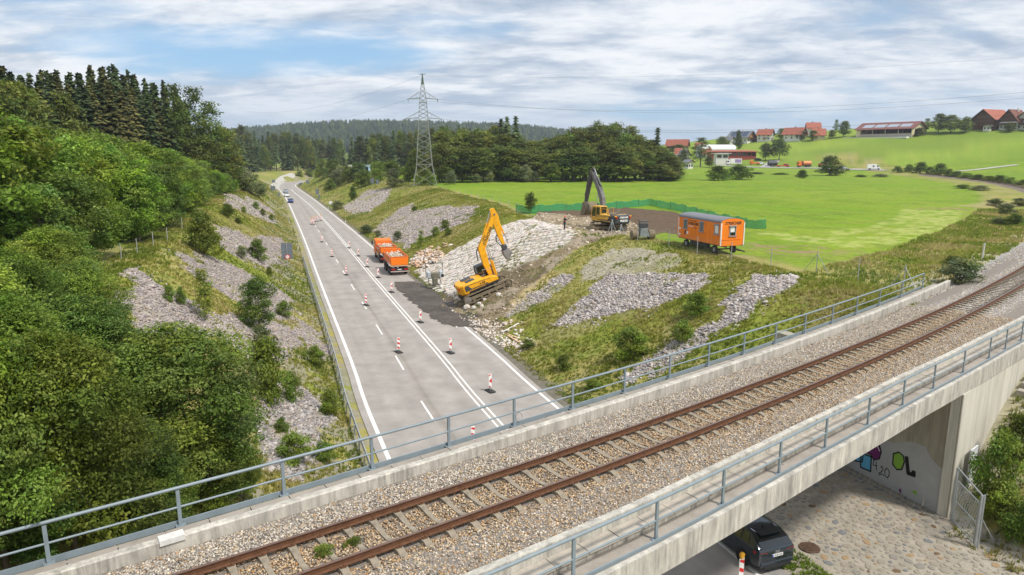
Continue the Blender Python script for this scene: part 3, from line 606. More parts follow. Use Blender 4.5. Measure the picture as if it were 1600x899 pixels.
mb = MB()
for c in (-.755, .755):
    for e_ in (-1, 1): mb.bb((c+e_*.085-.03, -.07, 7.235), (c+e_*.085+.03, .07, 7.262)); mb.cyl((c+e_*.1, 0, 7.26), (c+e_*.1, 0, 7.30), .018, 6)
clipm = mb.mesh('rail_clips', RUST)
SPC = .68; SL0 = -13.9; sl_s = [SL0+SPC*k for k in range(262)]
for k, q in enumerate(sl_s):
    p = tp(q, 0, 0); o = link('sleeper', slm, track, p, (0, 0, -TRK.az(q)+rng.normal(0, .006)))
    if q < 26: tag(link('rail_clips', clipm, o), kind='stuff')
tag(sweep('ballast_bed', [(-2.85, 6.9), (-2.6, 7.04), (-1.5, 7.115), (-.6, 7.105), (.6, 7.105), (1.5, 7.12), (2.65, 7.10), (2.85, 6.9)], -34, 60, mat('ballast_fill', (.23, .20, .17), .95, .55, 22., bump=1., bscale=30), None, ds=1.), kind='structure')
tag(sweep('ballast_bed', [(-3.4, 6.72), (-1.5, 7.115), (1.5, 7.12), (3.4, 6.72)], 60, 350, mat('far_ballast', (.17, .135, .10), .95, .4, 3.), None, ds=2.), kind='structure')
def stones_np(name, X, Y, Z, S, cols, flat=.75, kind='stuff', material=None):
    n_ = len(X); base = np.array([(-1, -1, -1), (1, -1, -1), (1, 1, -1), (-1, 1, -1), (-1, -1, 1), (1, -1, 1), (1, 1, 1), (-1, 1, 1)], float)*.5
    V = base[None]*rng.uniform(.55, 1.15, (n_, 8, 3))*np.array([1, 1, flat]); V *= (rng.uniform(.7, 1.3, (n_, 1, 3)))*S[:, None, None]
    a, b, c = rng.uniform(-math.pi, math.pi, n_), rng.uniform(-.6, .6, n_), rng.uniform(-.6, .6, n_)
    def rot(V, t, i, j): c_, s_ = np.cos(t)[:, None], np.sin(t)[:, None]; p, q = V[..., i].copy(), V[..., j].copy(); V[..., i] = p*c_-q*s_; V[..., j] = p*s_+q*c_
    rot(V, b, 1, 2); rot(V, c, 0, 2); rot(V, a, 0, 1); V += np.stack([X, Y, Z], 1)[:, None]
    f = np.array([(0, 3, 2, 1), (4, 5, 6, 7), (0, 1, 5, 4), (1, 2, 6, 5), (2, 3, 7, 6), (3, 0, 4, 7)]); Fc = (np.arange(n_)[:, None, None]*8+f[None]).reshape(-1, 4)
    me = mesh_np(name, V.reshape(-1, 3), Fc, material or mat('stone_mix', (0, 0, 0), .9, .15, 14., attr='Col', spec=.25), np.repeat(cols, 8, 0)); return tag(link(name, me), kind=kind)
def pick(n_, pal, wts, var=.18):
    pal = np.array(pal); c = pal[rng.choice(len(pal), n_, p=np.array(wts)/sum(wts))]; return c*rng.uniform(1-var, 1+var, (n_, 1))
def ballast():
    n_ = 105000; s = SL0-1+(49)*rng.random(n_)**1.25; o = rng.uniform(-2.66, 2.72, n_); o = np.where(o < -2.5, o, o)
    k = np.round((s-SL0)/SPC); near = abs(s-(SL0+k*SPC)) < .088+rng.uniform(-.02, .012, n_)
    keep = ~(near & (abs(o) < 1.10+rng.uniform(-.22, .0, n_)) & (rng.random(n_) > .05)) & (abs(abs(o)-.755) > .075) & (o > -2.62-0*o+np.vectorize(lambda q: 0)(o))
    s, o = s[keep], o[keep]; sh = np.interp(s, [-14, -5, 2, 19, 39, 60], [.40, .20, .0, -.18, -.42, -.6]); shn = np.interp(s, [-14, 1, 9, 17, 22, 27, 34, 48], [.34, .15, -.10, -.16, -.05, .05, .35, .9])
    lo = -2.6+sh; hi = 2.64+shn; o = np.where(o < 0, o*(lo/-2.66), o*(hi/2.72)); X, Y = TRK.pt(s, o)
    z = np.interp(o, [-2.9, -2.6, -1.5, -.6, .6, 1.5, 2.65, 3.4], [6.98, 7.02, 7.115, 7.125, 7.125, 7.115, 7.09, 7.05])+rng.uniform(-.008, .026, len(s))+(fbm(X, Y, .8, 4)-.5)*.04
    side = sm((o-.2)/1.4); C = pick(len(s), [(.52, .48, .43), (.40, .375, .36), (.64, .60, .54), (.40, .27, .15), (.17, .155, .15), (.46, .37, .26)], [5, 4.5, 2.6, 1.1, 2, 2.2])
    br = (abs(o) < 1.2)|(rng.random(len(s)) < side*.5); C = np.where(br[:, None], C*np.array([.95, .82, .66]), C); rb = np.exp(-((abs(o)-.76)/.2)**2)[:, None]*.42; C = C*(1-rb)+np.array([.30, .185, .10])*rb*rng.uniform(.7, 1.3, (len(s), 1)); C = (C*1.02-.01).clip(.02, 1)*np.array([.99, .945, .87])
    stones_np('ballast', X, Y, z, rng.uniform(.026, .054, len(s)), C, material=mat('ballast_stone', (0, 0, 0), .9, .15, 14., attr='Col', spec=.25))
    n_ = 26000; s = 33+45*rng.random(n_)**1.3; o = rng.uniform(-3.6, 3.2, n_); k = abs(abs(o)-.755) > .08; s, o = s[k], o[k]; X, Y = TRK.pt(s, o); z = np.interp(o, [-4.2, -2.9, -1.5, 1.5, 2.9, 4], [6.75, 6.92, 7.11, 7.11, 7.02, 6.8])
    kk = np.round((s-SL0)/SPC); k = ~((abs(s-(SL0+kk*SPC)) < .12) & (abs(o) < 1.3)); s, X, Y, z = s[k], X[k], Y[k], z[k]
    stones_np('ballast', X, Y, z, rng.uniform(.045, .08, len(s)), pick(len(s), [(.50, .46, .42), (.36, .34, .34), (.6, .56, .5), (.45, .34, .2)], [4, 4, 2, 2]), material=MATS['ballast_stone'])
ballast()
# ------------------------------------------------------------------ vegetation
BARK = mat('bark', (.13, .10, .075), .95, .25, 6., bump=.4, stretch=(1, 1, .3)); BARKL = mat('pale_bark', (.30, .27, .23), .9, .25, 5., stretch=(1, 1, .3))
LEAF = mat('foliage', (0, 0, 0), .62, .22, .45, attr='Col', trans=.38, spec=.25); NEEDLE = mat('needles', (0, 0, 0), .8, .25, .5, attr='Col', trans=.08, spec=.15)
_om = LEAF.node_tree; _oi = _om.nodes.new('ShaderNodeObjectInfo')
def objvar(m, amt=.3):
    n = m.node_tree.nodes; l = m.node_tree.links; b = n['Principled BSDF']; oi = n.new('ShaderNodeObjectInfo'); src = b.inputs['Base Color'].links[0].from_socket
    hs = n.new('ShaderNodeHueSaturation'); mr = n.new('ShaderNodeMapRange'); mr.inputs[3].default_value = 1-amt; mr.inputs[4].default_value = 1+amt; l.new(oi.outputs['Random'], mr.inputs[0]); l.new(mr.outputs[0], hs.inputs['Value'])
    mh = n.new('ShaderNodeMapRange'); mh.inputs[3].default_value = .482; mh.inputs[4].default_value = .512; wn_ = n.new('ShaderNodeTexWhiteNoise'); wn_.noise_dimensions = '1D'; l.new(oi.outputs['Random'], wn_.inputs['W']); l.new(wn_.outputs[0], mh.inputs[0]); l.new(mh.outputs[0], hs.inputs['Hue'])
    l.new(src, hs.inputs['Color']); l.new(hs.outputs[0], b.inputs['Base Color'])
    for t in n:
        if t.type == 'BSDF_TRANSLUCENT': l.new(hs.outputs[0], t.inputs[0])
objvar(LEAF, .34); objvar(NEEDLE, .35)
def leaf_quads(Pc, Nn, size, aspect, col, r_):
    """rhombic leaves at Pc, facing roughly Nn"""
    n_ = len(Pc); Nn = Nn/np.linalg.norm(Nn, axis=1)[:, None]; a = r_.normal(size=(n_, 3)); U = np.cross(Nn, a); U /= np.linalg.norm(U, axis=1)[:, None]+1e-9; W_ = np.cross(Nn, U)
    s = size*r_.uniform(.65, 1.35, (n_, 1)); V = np.stack([Pc-U*s, Pc+W_*s*aspect+Nn*s*.15, Pc+U*s, Pc-W_*s*aspect+Nn*s*.15], 1)
    return V.reshape(-1, 3), np.arange(4*n_).reshape(n_, 4), np.repeat(col, 4, 0)
def crown_mesh(name, lobes, n_, size, pal, seed, cl=9, spread=1.6, var=.25, hollow=.5, up=.55):
    r_ = np.random.default_rng(seed); L_ = np.array([l[:6] for l in lobes], float); A = (L_[:, 3]*L_[:, 4]+L_[:, 4]*L_[:, 5]+L_[:, 3]*L_[:, 5]); nc = n_//cl
    k = r_.choice(len(L_), nc, p=A/A.sum()); D = r_.normal(size=(nc, 3)); D[:, 2] += .15; D /= np.linalg.norm(D, axis=1)[:, None]
    rad = (hollow+(1-hollow)*r_.random(nc)**.45)*(1+.16*np.sin(D[:, 0]*7+k)+.12*np.sin(D[:, 1]*9+D[:, 2]*6+k*2)); Pc = L_[k, :3]+D*L_[k, 3:]*rad[:, None]
    keep = np.ones(nc, bool)
    for j in range(len(L_)):
        q = (Pc-L_[j, :3])/L_[j, 3:]; keep &= (k == j) | ((q**2).sum(1) > hollow**2*.8)
    Pc, D = Pc[keep], D[keep]; lf_ = r_.uniform(.72, 1.32, (len(L_), 1))*np.stack([r_.uniform(.88, 1.18, len(L_)), np.ones(len(L_)), r_.uniform(.7, 1.3, len(L_))], 1); cb = np.array(pal)[r_.integers(0, len(pal), len(Pc))]*r_.uniform(1-var, 1+var, (len(Pc), 1))*lf_[k[keep]]
    P_ = np.repeat(Pc, cl, 0)+r_.normal(size=(len(Pc)*cl, 3))*size*spread*np.array([1, 1, .55]); Dn = np.repeat(D, cl, 0)*.5+np.array([0, 0, up])+r_.normal(size=(len(P_), 3))*.55
    V, Fc, C = leaf_quads(P_, Dn, size, .52, np.repeat(cb, cl, 0)*r_.uniform(.85, 1.18, (len(P_), 1)), r_); return mesh_np(name, V, Fc, LEAF, C)
def trunk_mesh(name, h, r, limbs, m=None, seed=0):
    r_ = random.Random(seed); mb = MB(); pts = [Vector((r_.uniform(-.12, .12)*i*.3, r_.uniform(-.12, .12)*i*.3, h*i/5-(.4 if i == 0 else 0))) for i in range(6)]
    for i in range(5): mb.cyl(pts[i], pts[i+1], r*(1-.16*i), 7, r*(1-.16*(i+1)), caps=False)
    for c in limbs:
        p = pts[2].lerp(pts[4], r_.random()); q = Vector(c[:3]); mid = p.lerp(q, .5)+Vector((0, 0, -.2)); mb.cyl(p, mid, r*.42, 5, r*.28, caps=False); mb.cyl(mid, q, r*.28, 5, r*.1, caps=False)
    return mb.mesh(name, m or BARK, True)
def lobes(n_, R_, H_, base, seed, rr=.42, shape=0):
    r_ = random.Random(seed); o = [(0, 0, base+(H_-base)*.5, R_*.52, R_*.52, (H_-base)*.44)]
    for i in range(n_):
        t = (i+.5)/n_; z = base+(H_-base)*(.12+.80*t); prof = math.sin(math.pi*min(1, (.16+.84*t)))**.6 if shape == 0 else (1-t)**.7+.12
        a = i*2.4+r_.uniform(-.4, .4); d = R_*.70*prof*r_.uniform(.8, 1.12); q = R_*rr*r_.uniform(.62, 1.12); o.append((d*math.cos(a), d*math.sin(a), z, q, q, q*r_.uniform(.6, .85)))
    o.append((0, 0, H_-R_*.3, R_*.4, R_*.4, R_*.38)); return o
# each prototype: (crown mesh, trunk mesh, height, radius)
PR = {}
G_BR = [(.14, .235, .022), (.17, .275, .026), (.105, .18, .02), (.205, .30, .045)]; G_DK = [(.11, .185, .03), (.135, .215, .032), (.085, .15, .026), (.18, .26, .055)]
G_MD = [(.14, .185, .035), (.175, .215, .04), (.11, .155, .03)]; G_WL = [(.20, .245, .12), (.23, .27, .14), (.16, .21, .09)]; G_SP = [(.045, .068, .024), (.06, .08, .026), (.035, .056, .022)]
G_BN = [(.12, .115, .035), (.095, .10, .03), (.07, .08, .026)]; G_BU = [(.15, .22, .035), (.18, .25, .04), (.11, .18, .03)]
def proto(key, name, n_lobes, R_, H_, base, leaves, size, pal, seed, rr=.42, shape=0, tr=.16, bark=None, **k):
    lb = lobes(n_lobes, R_, H_, base, seed, rr, shape); PR[key] = (crown_mesh(name+'_crown', lb, leaves, size, pal, seed, **k), trunk_mesh(name+'_trunk', H_*.8, tr, lb[1:9:2], bark, seed), H_, R_)
proto('near0', 'maple', 22, 4.2, 9.5, .6, 52000, .085, G_DK, 1, rr=.36, cl=11, spread=2.2, hollow=.35)
proto('near1', 'maple', 20, 3.9, 9.0, .5, 46000, .085, [(.135, .22, .028), (.17, .26, .032), (.105, .18, .025), (.21, .295, .055)], 2, rr=.36, cl=11, spread=2.2, hollow=.35)
for i in range(3): proto('br%d' % i, 'alder', 14, 3.1, 8.0, .3, 13000, .125, G_BR, 10+i, cl=9, spread=1.7, hollow=.55)
for i in range(2): proto('dk%d' % i, 'broadleaf', 14, 3.3, 9.0, .4, 12000, .13, G_DK, 20+i, cl=9, spread=1.7, hollow=.5)
for i in range(4): proto('md%d' % i, 'broadleaf', 16, 5.0, 16., 1.2, 6000, .30, G_MD, 30+i, cl=7, spread=1.5, tr=.25, hollow=.5)
proto('ta0', 'birch', 15, 3.6, 17., 2.5, 3800, .20, [(.15, .20, .035), (.12, .17, .03)], 40, rr=.27, cl=7, tr=.2, hollow=.2)
for i in range(2): proto('pn%d' % i, 'pine', 9, 3.6, 20., 8 if i else 9.5, 2600, .36, [(.10, .125, .04), (.13, .15, .045)], 50+i, cl=7, tr=.24, bark=BARKL)
for i in range(3): proto('bu%d' % i, 'shrub', 9, 1.1, 2.0, .0, 4200, .062, G_BU, 60+i, cl=6, spread=1.6, tr=.04, hollow=.3)
for i in range(2): proto('wl%d' % i, 'willow', 9, 1.6, 3.4, .0, 2600, .12, G_WL, 70+i, cl=6, tr=.06, hollow=.35, up=.3)
proto('dc', 'dark_shrub', 10, 1.25, 2.7, .0, 5200, .075, [(.10, .155, .022), (.125, .18, .026)], 80, shape=1, cl=7, tr=.05, rr=.46)
proto('sap', 'sapling', 9, .75, 3.2, .15, 1500, .07, G_BU, 81, shape=1, cl=6, tr=.03, hollow=.15, rr=.35)
proto('oak', 'solitary_tree', 12, 5.5, 11., 2.0, 3600, .32, [(.085, .115, .025), (.065, .095, .022)], 82, cl=7, tr=.3)
def conifer(key, H_, R_, tiers, br, q, seed, pal, z0=.08, sz=1.):
    r_ = np.random.default_rng(seed); P_ = []; N_ = []; C_ = []; U_ = []
    for t in range(tiers):
        f = t/(tiers-1); z = H_*(z0+(1-z0)*f*.985)+r_.normal()*.12; l = R_*((1-f)**.85)*r_.uniform(.7, 1.15)+.18
        for b in range(max(4, int(br*(1-f*.45)))):
            a = r_.random()*6.283; ll = l*r_.uniform(.55, 1.2); c_, s_ = math.cos(a), math.sin(a); cb = np.array(pal[r_.integers(len(pal))])*r_.uniform(.75, 1.3)
            for k in range(q):
                g = (k+.6)/q; d = ll*g; zz = z-ll*.42*g**1.3+ll*.18*g**3+r_.normal()*.08; P_.append((d*c_+r_.normal()*.16*ll*g, d*s_+r_.normal()*.16*ll*g, zz)); N_.append((c_*.35+r_.normal()*.3, s_*.35+r_.normal()*.3, .9)); U_.append((c_, s_, -.55)); C_.append(cb*(1+.25*g))
    P_, N_, U_, C_ = map(np.array, (P_, N_, U_, C_)); W_ = np.cross(U_, N_); W_ /= np.linalg.norm(W_, axis=1)[:, None]; s = (R_*.15*sz)*r_.uniform(.7, 1.3, (len(P_), 1))
    V = np.stack([P_-U_*s*1.0, P_+W_*s*.62-np.array([0, 0, 1])*s*.45, P_+U_*s*1.25, P_-W_*s*.62-np.array([0, 0, 1])*s*.45], 1).reshape(-1, 3)
    me = mesh_np('spruce_crown', V, np.arange(len(V)).reshape(-1, 4), NEEDLE, np.repeat(C_, 4, 0)); PR[key] = (me, trunk_mesh('spruce_trunk', H_*.97, H_*.012, [], BARK, seed), H_, R_)
conifer('sp0', 21, 3.3, 44, 12, 7, 91, G_SP, sz=.85); conifer('sp1', 21, 3.0, 42, 12, 7, 92, G_SP, sz=.85); conifer('sp2', 21, 3.4, 42, 12, 7, 93, G_BN, sz=.85)
G_SF = [(.07, .10, .035), (.09, .12, .04), (.055, .085, .032)]; conifer('sf0', 21, 3.2, 24, 8, 4, 94, G_SF, sz=1.5); conifer('sf1', 21, 2.8, 24, 8, 4, 95, G_SF, sz=1.5, z0=.3)
NM = dict(near='maple_tree', br='alder_tree', dk='broadleaf_tree', md='broadleaf_tree', ta='birch_tree', pn='pine_tree', bu='shrub', wl='willow_shrub', dc='shrub', sa='sapling', oa='broadleaf_tree', sp='spruce_tree', sf='spruce_tree')
def plant(key, x, y, h, rad=None, label=None, group=None, cat=None, z=None, parts=True, tilt=0):
    cm_, tm_, H_, R_ = PR[key]; nm = next(v for k, v in NM.items() if key.startswith(k)); sz = h/H_; sx = (rad/R_) if rad else sz
    z = float(zt(x, y)[0]) if z is None else z
    t = thing(nm, (x, y, z-.05), random.random()*6.28, label, cat or ('tree' if nm.endswith('tree') else 'shrub' if 'shrub' in nm else 'tree'), group); t.scale = (sx, sx, sz)
    link('crown', cm_, t); link('trunk', tm_, t); return t
def plant_px(lst, group=None):
    """lst rows: key, u, v_base, h_px, w_px, label"""
    if not lst: return
    G = ground_many([(r[1], r[2]) for r in lst]); X = np.array([g[0] for g in G]); Y = np.array([g[1] for g in G]); Z = zt(X, Y)
    for r, x, y, z in zip(lst, X, Y, Z):
        dep = y*math.cos(PITCH)+(HC-z)*math.sin(PITCH); t_ = (r[2]-449.5)/FPX; ppm = FPX*(math.cos(PITCH)-t_*math.sin(PITCH))/dep
        plant(r[0], float(x), float(y), r[3]/ppm, r[4]/2/(FPX/dep), r[5], r[6] if len(r) > 6 else group, z=float(z))
# near trees lower left (explicit), centres read at a guessed height
plant_px([('near0', 290, 765, 240, 285, 'large dark green leafy tree nearest the gravel slope, left of the road'), ('near1', 120, 880, 330, 270, 'leafy tree in the lower left corner, just beyond the bridge railing'), ('near1', 10, 890, 340, 250, 'leafy tree at the lower left border behind the railing'),
    ('near1', 40, 720, 240, 230, 'leafy tree at the left border, above the corner tree'), ('near0', 150, 660, 190, 190, 'dark leafy tree between the corner tree and the alder thicket'), ('near1', 45, 600, 200, 180, 'yellowish green leafy tree at the left border below the alder thicket'), ('near0', 135, 560, 150, 150, 'dark leafy tree at the lower edge of the alder thicket'),
    ('near1', 90, 490, 130, 150, 'leafy tree at the left end of the alder thicket'), ('near0', 225, 700, 170, 120, 'bushy tree between the large dark tree and the left border'), ('near0', 200, 850, 190, 190, 'low leafy tree directly behind the bridge railing at the left'), ('near1', 330, 800, 130, 150, 'low leafy tree behind the railing, below the large dark tree'), ('near0', 250, 850, 130, 130, 'leafy bush behind the railing at the white joint cover'), ('near1', 60, 870, 150, 160, 'leafy bush close behind the railing in the lower left corner'), ('near1', -40, 650, 260, 240, 'leafy tree partly outside the left border'), ('near1', 375, 775, 70, 80, 'leafy bush between the low tree and the gravel behind the railing')])
# alder thicket along the top of the left cutting
k = 0
for s in np.arange(8, 175, 4.0):
    for j, d in enumerate((-17.6, -21, -25, -30, -36, -43)):
        ss = s+random.uniform(-1.6, 1.6); dd = d+random.uniform(-1.3, 1.3)+(2.2 if s > 112 else 0)+(-1.8 if s < 30 else 0)
        x, y = (float(q) for q in ROAD.pt(ss, dd))
        if x/max(y, 1) < -.86 or y < 20 or (s < 14 and j < 2): continue
        if dd < -33 and s > 75: continue
        h = np.interp(s, [0, 20, 60, 100, 150, 180], [9.0, 9.5, 8.2, 7.2, 6.2, 5.5])*(1.0 if j else .66)*random.uniform(.85, 1.15)*(1.12 if j > 2 else 1)
        key = random.choice(('br0', 'br1', 'br2', 'br1', 'br0', 'dk1')) if j > 0 else random.choice(('br0', 'dk0', 'dk1', 'br2'))
        far_ = s > 95
        plant(key, x, y, h, h*.40+.35, ('dark green' if key[0] == 'd' else 'bright green')+(' bushy tree in the far end of the thicket above the left cutting' if far_ else ' bushy tree in the dense thicket above the left cutting'), ('dark ' if key[0] == 'd' else 'bright ')+('far ' if far_ else 'near ')+'trees of the thicket above the cutting'); k += 1
# spruce wood behind the thicket
Us = [-120, 0, 25, 50, 75, 100, 125, 150, 175, 200, 225, 250, 275, 300, 325, 350]; Tp = [100, 100, 108, 118, 104, 122, 102, 112, 98, 112, 120, 126, 135, 165, 190, 214]
for row, (dY, dT) in enumerate(((0, 26), (7, 8), (15, 0), (25, -2))):
    for u in np.arange(-60, 292, 15 if row else 19):
        uu = u+random.uniform(-6, 6); Y_ = float(np.interp(uu, [-80, 0, 100, 200, 290, 350], [88, 98, 116, 140, 166, 205]))+dY+random.uniform(-2, 2)
        vt = np.interp(uu, Us, Tp)+dT+random.uniform(-5, 12); p = atY(uu, vt, Y_); g = float(zt(p.x, p.y)[0]); h = p.z-g
        key = random.choice(('sp0', 'sp1', 'sp2', 'sp0')) if row or u > 120 else random.choice(('sp2', 'sp1', 'md0', 'md1'))
        br_ = key in ('sp2',); plant(key, p.x, p.y, h, random.uniform(2.9, 3.7) if key[:2] == 'sp' else 4.5, ('brownish green spruce' if br_ else 'dark green spruce' if key[:2] == 'sp' else 'dull green broadleaf tree')+' in the tall wood behind the thicket on the left', ('brownish spruces' if br_ else 'dark spruces' if key[:2] == 'sp' else 'broadleaf trees')+' of the left wood', z=g)
for u, vt, Y_, key, R_, lab in ((300, 135, 168, 'ta0', 5, 'tall loose leafy tree with sky showing through, at the right end of the spruce wood'), (325, 158, 172, 'ta0', 5.4, 'loose leafy tree stepping down at the right end of the wood'), (345, 200, 178, 'md2', 5.5, 'full green tree at the foot of the loose leafy trees'), (318, 215, 160, 'md3', 5.5, 'dark round tree in front of the loose leafy trees'), (268, 130, 158, 'ta0', 4.5, 'leafy tree among the last spruces of the left wood')):
    p = atY(u, vt, Y_); g = float(zt(p.x, p.y)[0]); plant(key, p.x, p.y, p.z-g, R_, lab, z=g)
# forest edge beyond the bend
fk = 0
for row, (Y0, dT) in enumerate(((372, 10), (388, 3), (404, 0))):
    for u in np.arange(352, 735, 8.5):
        uu = u+random.uniform(-3, 3); Y_ = Y0-372+float(np.interp(u, [352, 395, 425, 520, 560, 735], [395, 425, 480, 520, 390, 390]))+random.uniform(-5, 5); vt = np.interp(uu, [350, 375, 400, 440, 500, 560, 610, 650, 700, 740], [204, 200, 212, 207, 216, 214, 205, 208, 198, 205])+dT+random.uniform(-5, 9)
        p = atY(uu, vt, Y_); s_, d_ = ROAD.coord(p.x, p.y)
        if abs(d_) < 14: continue
        g = float(zt(p.x, p.y)[0]); key = random.choice(('sf0', 'sf1', 'pn0', 'pn1', 'sf0', 'md0', 'md2', 'sf1'))
        lab = {'s': 'dark spruce', 'p': 'slender pine with a bare pale trunk', 'm': 'broadleaf tree'}[key[0]]+' in the forest edge beyond the road bend'
        plant(key, p.x, p.y, p.z-g, 3.4 if key[0] == 's' else 4.2 if key[0] == 'm' else 3.2, lab, {'s': 'spruces', 'p': 'pines', 'm': 'broadleaf trees'}[key[0]]+' of the forest edge beyond the bend', z=g)
# broadleaf belt beyond the meadow
for row, (Y0, dT) in enumerate(((222, 26), (236, 6), (250, 0))):
    for u in np.arange(690, 1050, 17):
        uu = u+random.uniform(-6, 6); Y_ = Y0+random.uniform(-4, 4)+(u-690)*.05; vt = np.interp(uu, [680, 715, 745, 780, 800, 830, 865, 890, 915, 950, 985, 1010, 1040, 1060], [196, 205, 198, 200, 200, 222, 212, 206, 196, 190, 202, 212, 232, 256])+dT+random.uniform(-3, 8)
        p = atY(uu, vt, Y_); g = float(zt(p.x, p.y)[0]); key = random.choice(('md0', 'md1', 'md2', 'md3')); plant(key, p.x, p.y, p.z-g, random.uniform(5.2, 6.6), 'full green broadleaf tree in the belt beyond the meadow', 'broadleaf trees of the belt beyond the meadow', z=g)
for u, vt, Y_, lab in ((783, 186, 246, 'shorter of the two spruces rising above the tree belt'), (792, 183, 242, 'pointed dark spruce rising above the tree belt'), (806, 182, 252, 'thin topped spruce right of the pointed one')):
    p = atY(u, vt, Y_); g = float(zt(p.x, p.y)[0]); plant('sf0', p.x, p.y, p.z-g, 3.2, lab, z=g)
p = atY(1028, 200, 262); plant('sf0', p.x, p.y, p.z-float(zt(p.x, p.y)[0]), 3.4, 'dark spruce at the right end of the tree belt')
g2 = 'willow bushes along the foot of the tree belt'
for i, r in enumerate([('wl0', 705, 288, 20, 22, 'leftmost, beside the pylon'), ('wl1', 745, 286, 14, 16, 'small, right of the pylon'), ('wl0', 763, 285, 20, 18, 'round and pale, at the left meadow edge'), ('wl1', 775, 284, 16, 12, 'narrow, right of the round pale one'), ('wl0', 820, 285, 26, 26, 'widest and palest'), ('wl0', 836, 285, 16, 16, 'greener, touching the widest one'), ('wl1', 883, 283, 13, 12, 'small, left of the raised digger arm'), ('wl0', 897, 282, 14, 10, 'slim, left of the raised digger arm'), ('wl1', 915, 283, 12, 10, 'just left of the raised digger bucket'), ('wl0', 945, 283, 27, 22, 'tall pale, behind the raised digger arm'), ('wl1', 962, 283, 21, 22, 'right of the raised digger arm')]):
    plant_px([(*r[:5], 'willow bush at the tree belt foot, '+r[5])], g2)
plant_px([('md3', 1000, 281, 48, 46, 'broad dark tree in front of the belt, behind the excavated field'), ('md1', 1030, 281, 40, 50, 'low spreading dark tree at the right end of the belt'), ('md1', 1052, 281, 22, 34, 'low dark bush at the right tip of the belt'), ('md1', 862, 285, 30, 26, 'small rounded tree in front of the belt, left of the raised digger arm')])
g3 = 'bushes on the crest right of the road'
plant_px([('wl0', 615, 293, 28, 32, 'round grey green bush on the crest left of the pylon'), ('dc', 568, 292, 24, 30, 'dark round bush on the crest, left of the grey green one'), ('dc', 516, 298, 17, 20, 'dark bush on the bank near the bend'), ('wl0', 528, 290, 22, 28, 'grey willow bush on the bank near the bend'), ('bu1', 545, 286, 26, 30, 'mid green bush at the bank top near the bend'), ('bu0', 590, 284, 30, 34, 'bright green bush behind the dark round one'), ('bu2', 560, 280, 26, 36, 'green bush in the second row of the crest'), ('bu1', 640, 284, 28, 32, 'green bush between the grey green bush and the pylon'), ('wl1', 535, 282, 22, 30, 'pale bush at the back of the bank'), ('bu0', 665, 290, 26, 36, 'green bush behind the pylon foot'), ('bu2', 610, 276, 26, 44, 'wide green bush below the white building'), ('md0', 690, 286, 60, 40, 'tall green tree just right of the pylon'), ('md2', 650, 284, 50, 34, 'green tree just left of the pylon'), ('dc', 552, 312, 20, 14, 'narrow dark bush on the bank above the gravel'), ('wl1', 527, 328, 14, 22, 'grey bush at the road verge near the white sign')], None)
# bushes on the left cutting slope
plant_px([('dc', 318, 398, 66, 54, 'dense dark green conical bush alone at the top of the left slope'), ('bu1', 403, 407, 34, 34, 'round green bush mid slope, right of the conical bush'), ('wl1', 378, 404, 20, 20, 'small pale bush left of the round one'), ('sap', 322, 502, 82, 42, 'slender sapling standing alone on the grey gravel'), ('bu0', 265, 471, 25, 20, 'small dark bush on the gravel, left of the slender sapling'), ('bu2', 283, 476, 28, 18, 'small bush between the dark bush and the sapling'), ('dk1', 406, 518, 84, 62, 'young leafy tree halfway down the left slope'), ('bu1', 444, 496, 26, 28, 'low bush right of the young leafy tree'), ('dc', 421, 431, 14, 12, 'tiny dark conifer at the right edge of the gravel'), ('bu0', 420, 628, 96, 84, 'large olive green shrub low on the left slope'), ('bu2', 458, 628, 46, 34, 'small bush leaning against the large olive shrub'), ('wl1', 410, 548, 40, 36, 'greyish thin bush behind the large olive shrub'), ('bu1', 494, 572, 32, 34, 'green weed clump beside the guard rail'), ('bu0', 516, 650, 40, 38, 'green weed clump nearer the bridge, beside the guard rail'), ('bu2', 440, 674, 22, 26, 'small bush on the pinkish gravel'), ('bu1', 460, 722, 46, 56, 'weedy bush at the foot of the gravel behind the railing'), ('bu2', 505, 722, 32, 40, 'low weedy bush behind the railing, nearest the road'), ('bu1', 356, 340, 22, 24, 'bush at the slope top behind the conical one'), ('dc', 352, 300, 40, 26, 'dark bush left of the two grey sign backs'), ('dc', 380, 300, 34, 26, 'dark conical bush near the far slope top'), ('wl0', 392, 304, 34, 34, 'pale willow bush near the far slope top'), ('wl1', 405, 310, 26, 30, 'pale bush right of the willow bush'), ('dc', 372, 350, 10, 12, 'tiny shrub on the far gravel strip'), ('bu0', 381, 333, 10, 12, 'small shrub left on the far gravel strip'), ('bu1', 400, 327, 12, 13, 'small shrub at the top of the far gravel strip'), ('bu1', 411, 338, 12, 9, 'small shrub at the end of the far gravel strip'), ('bu2', 425, 345, 10, 12, 'small shrub nearest the far verge')])
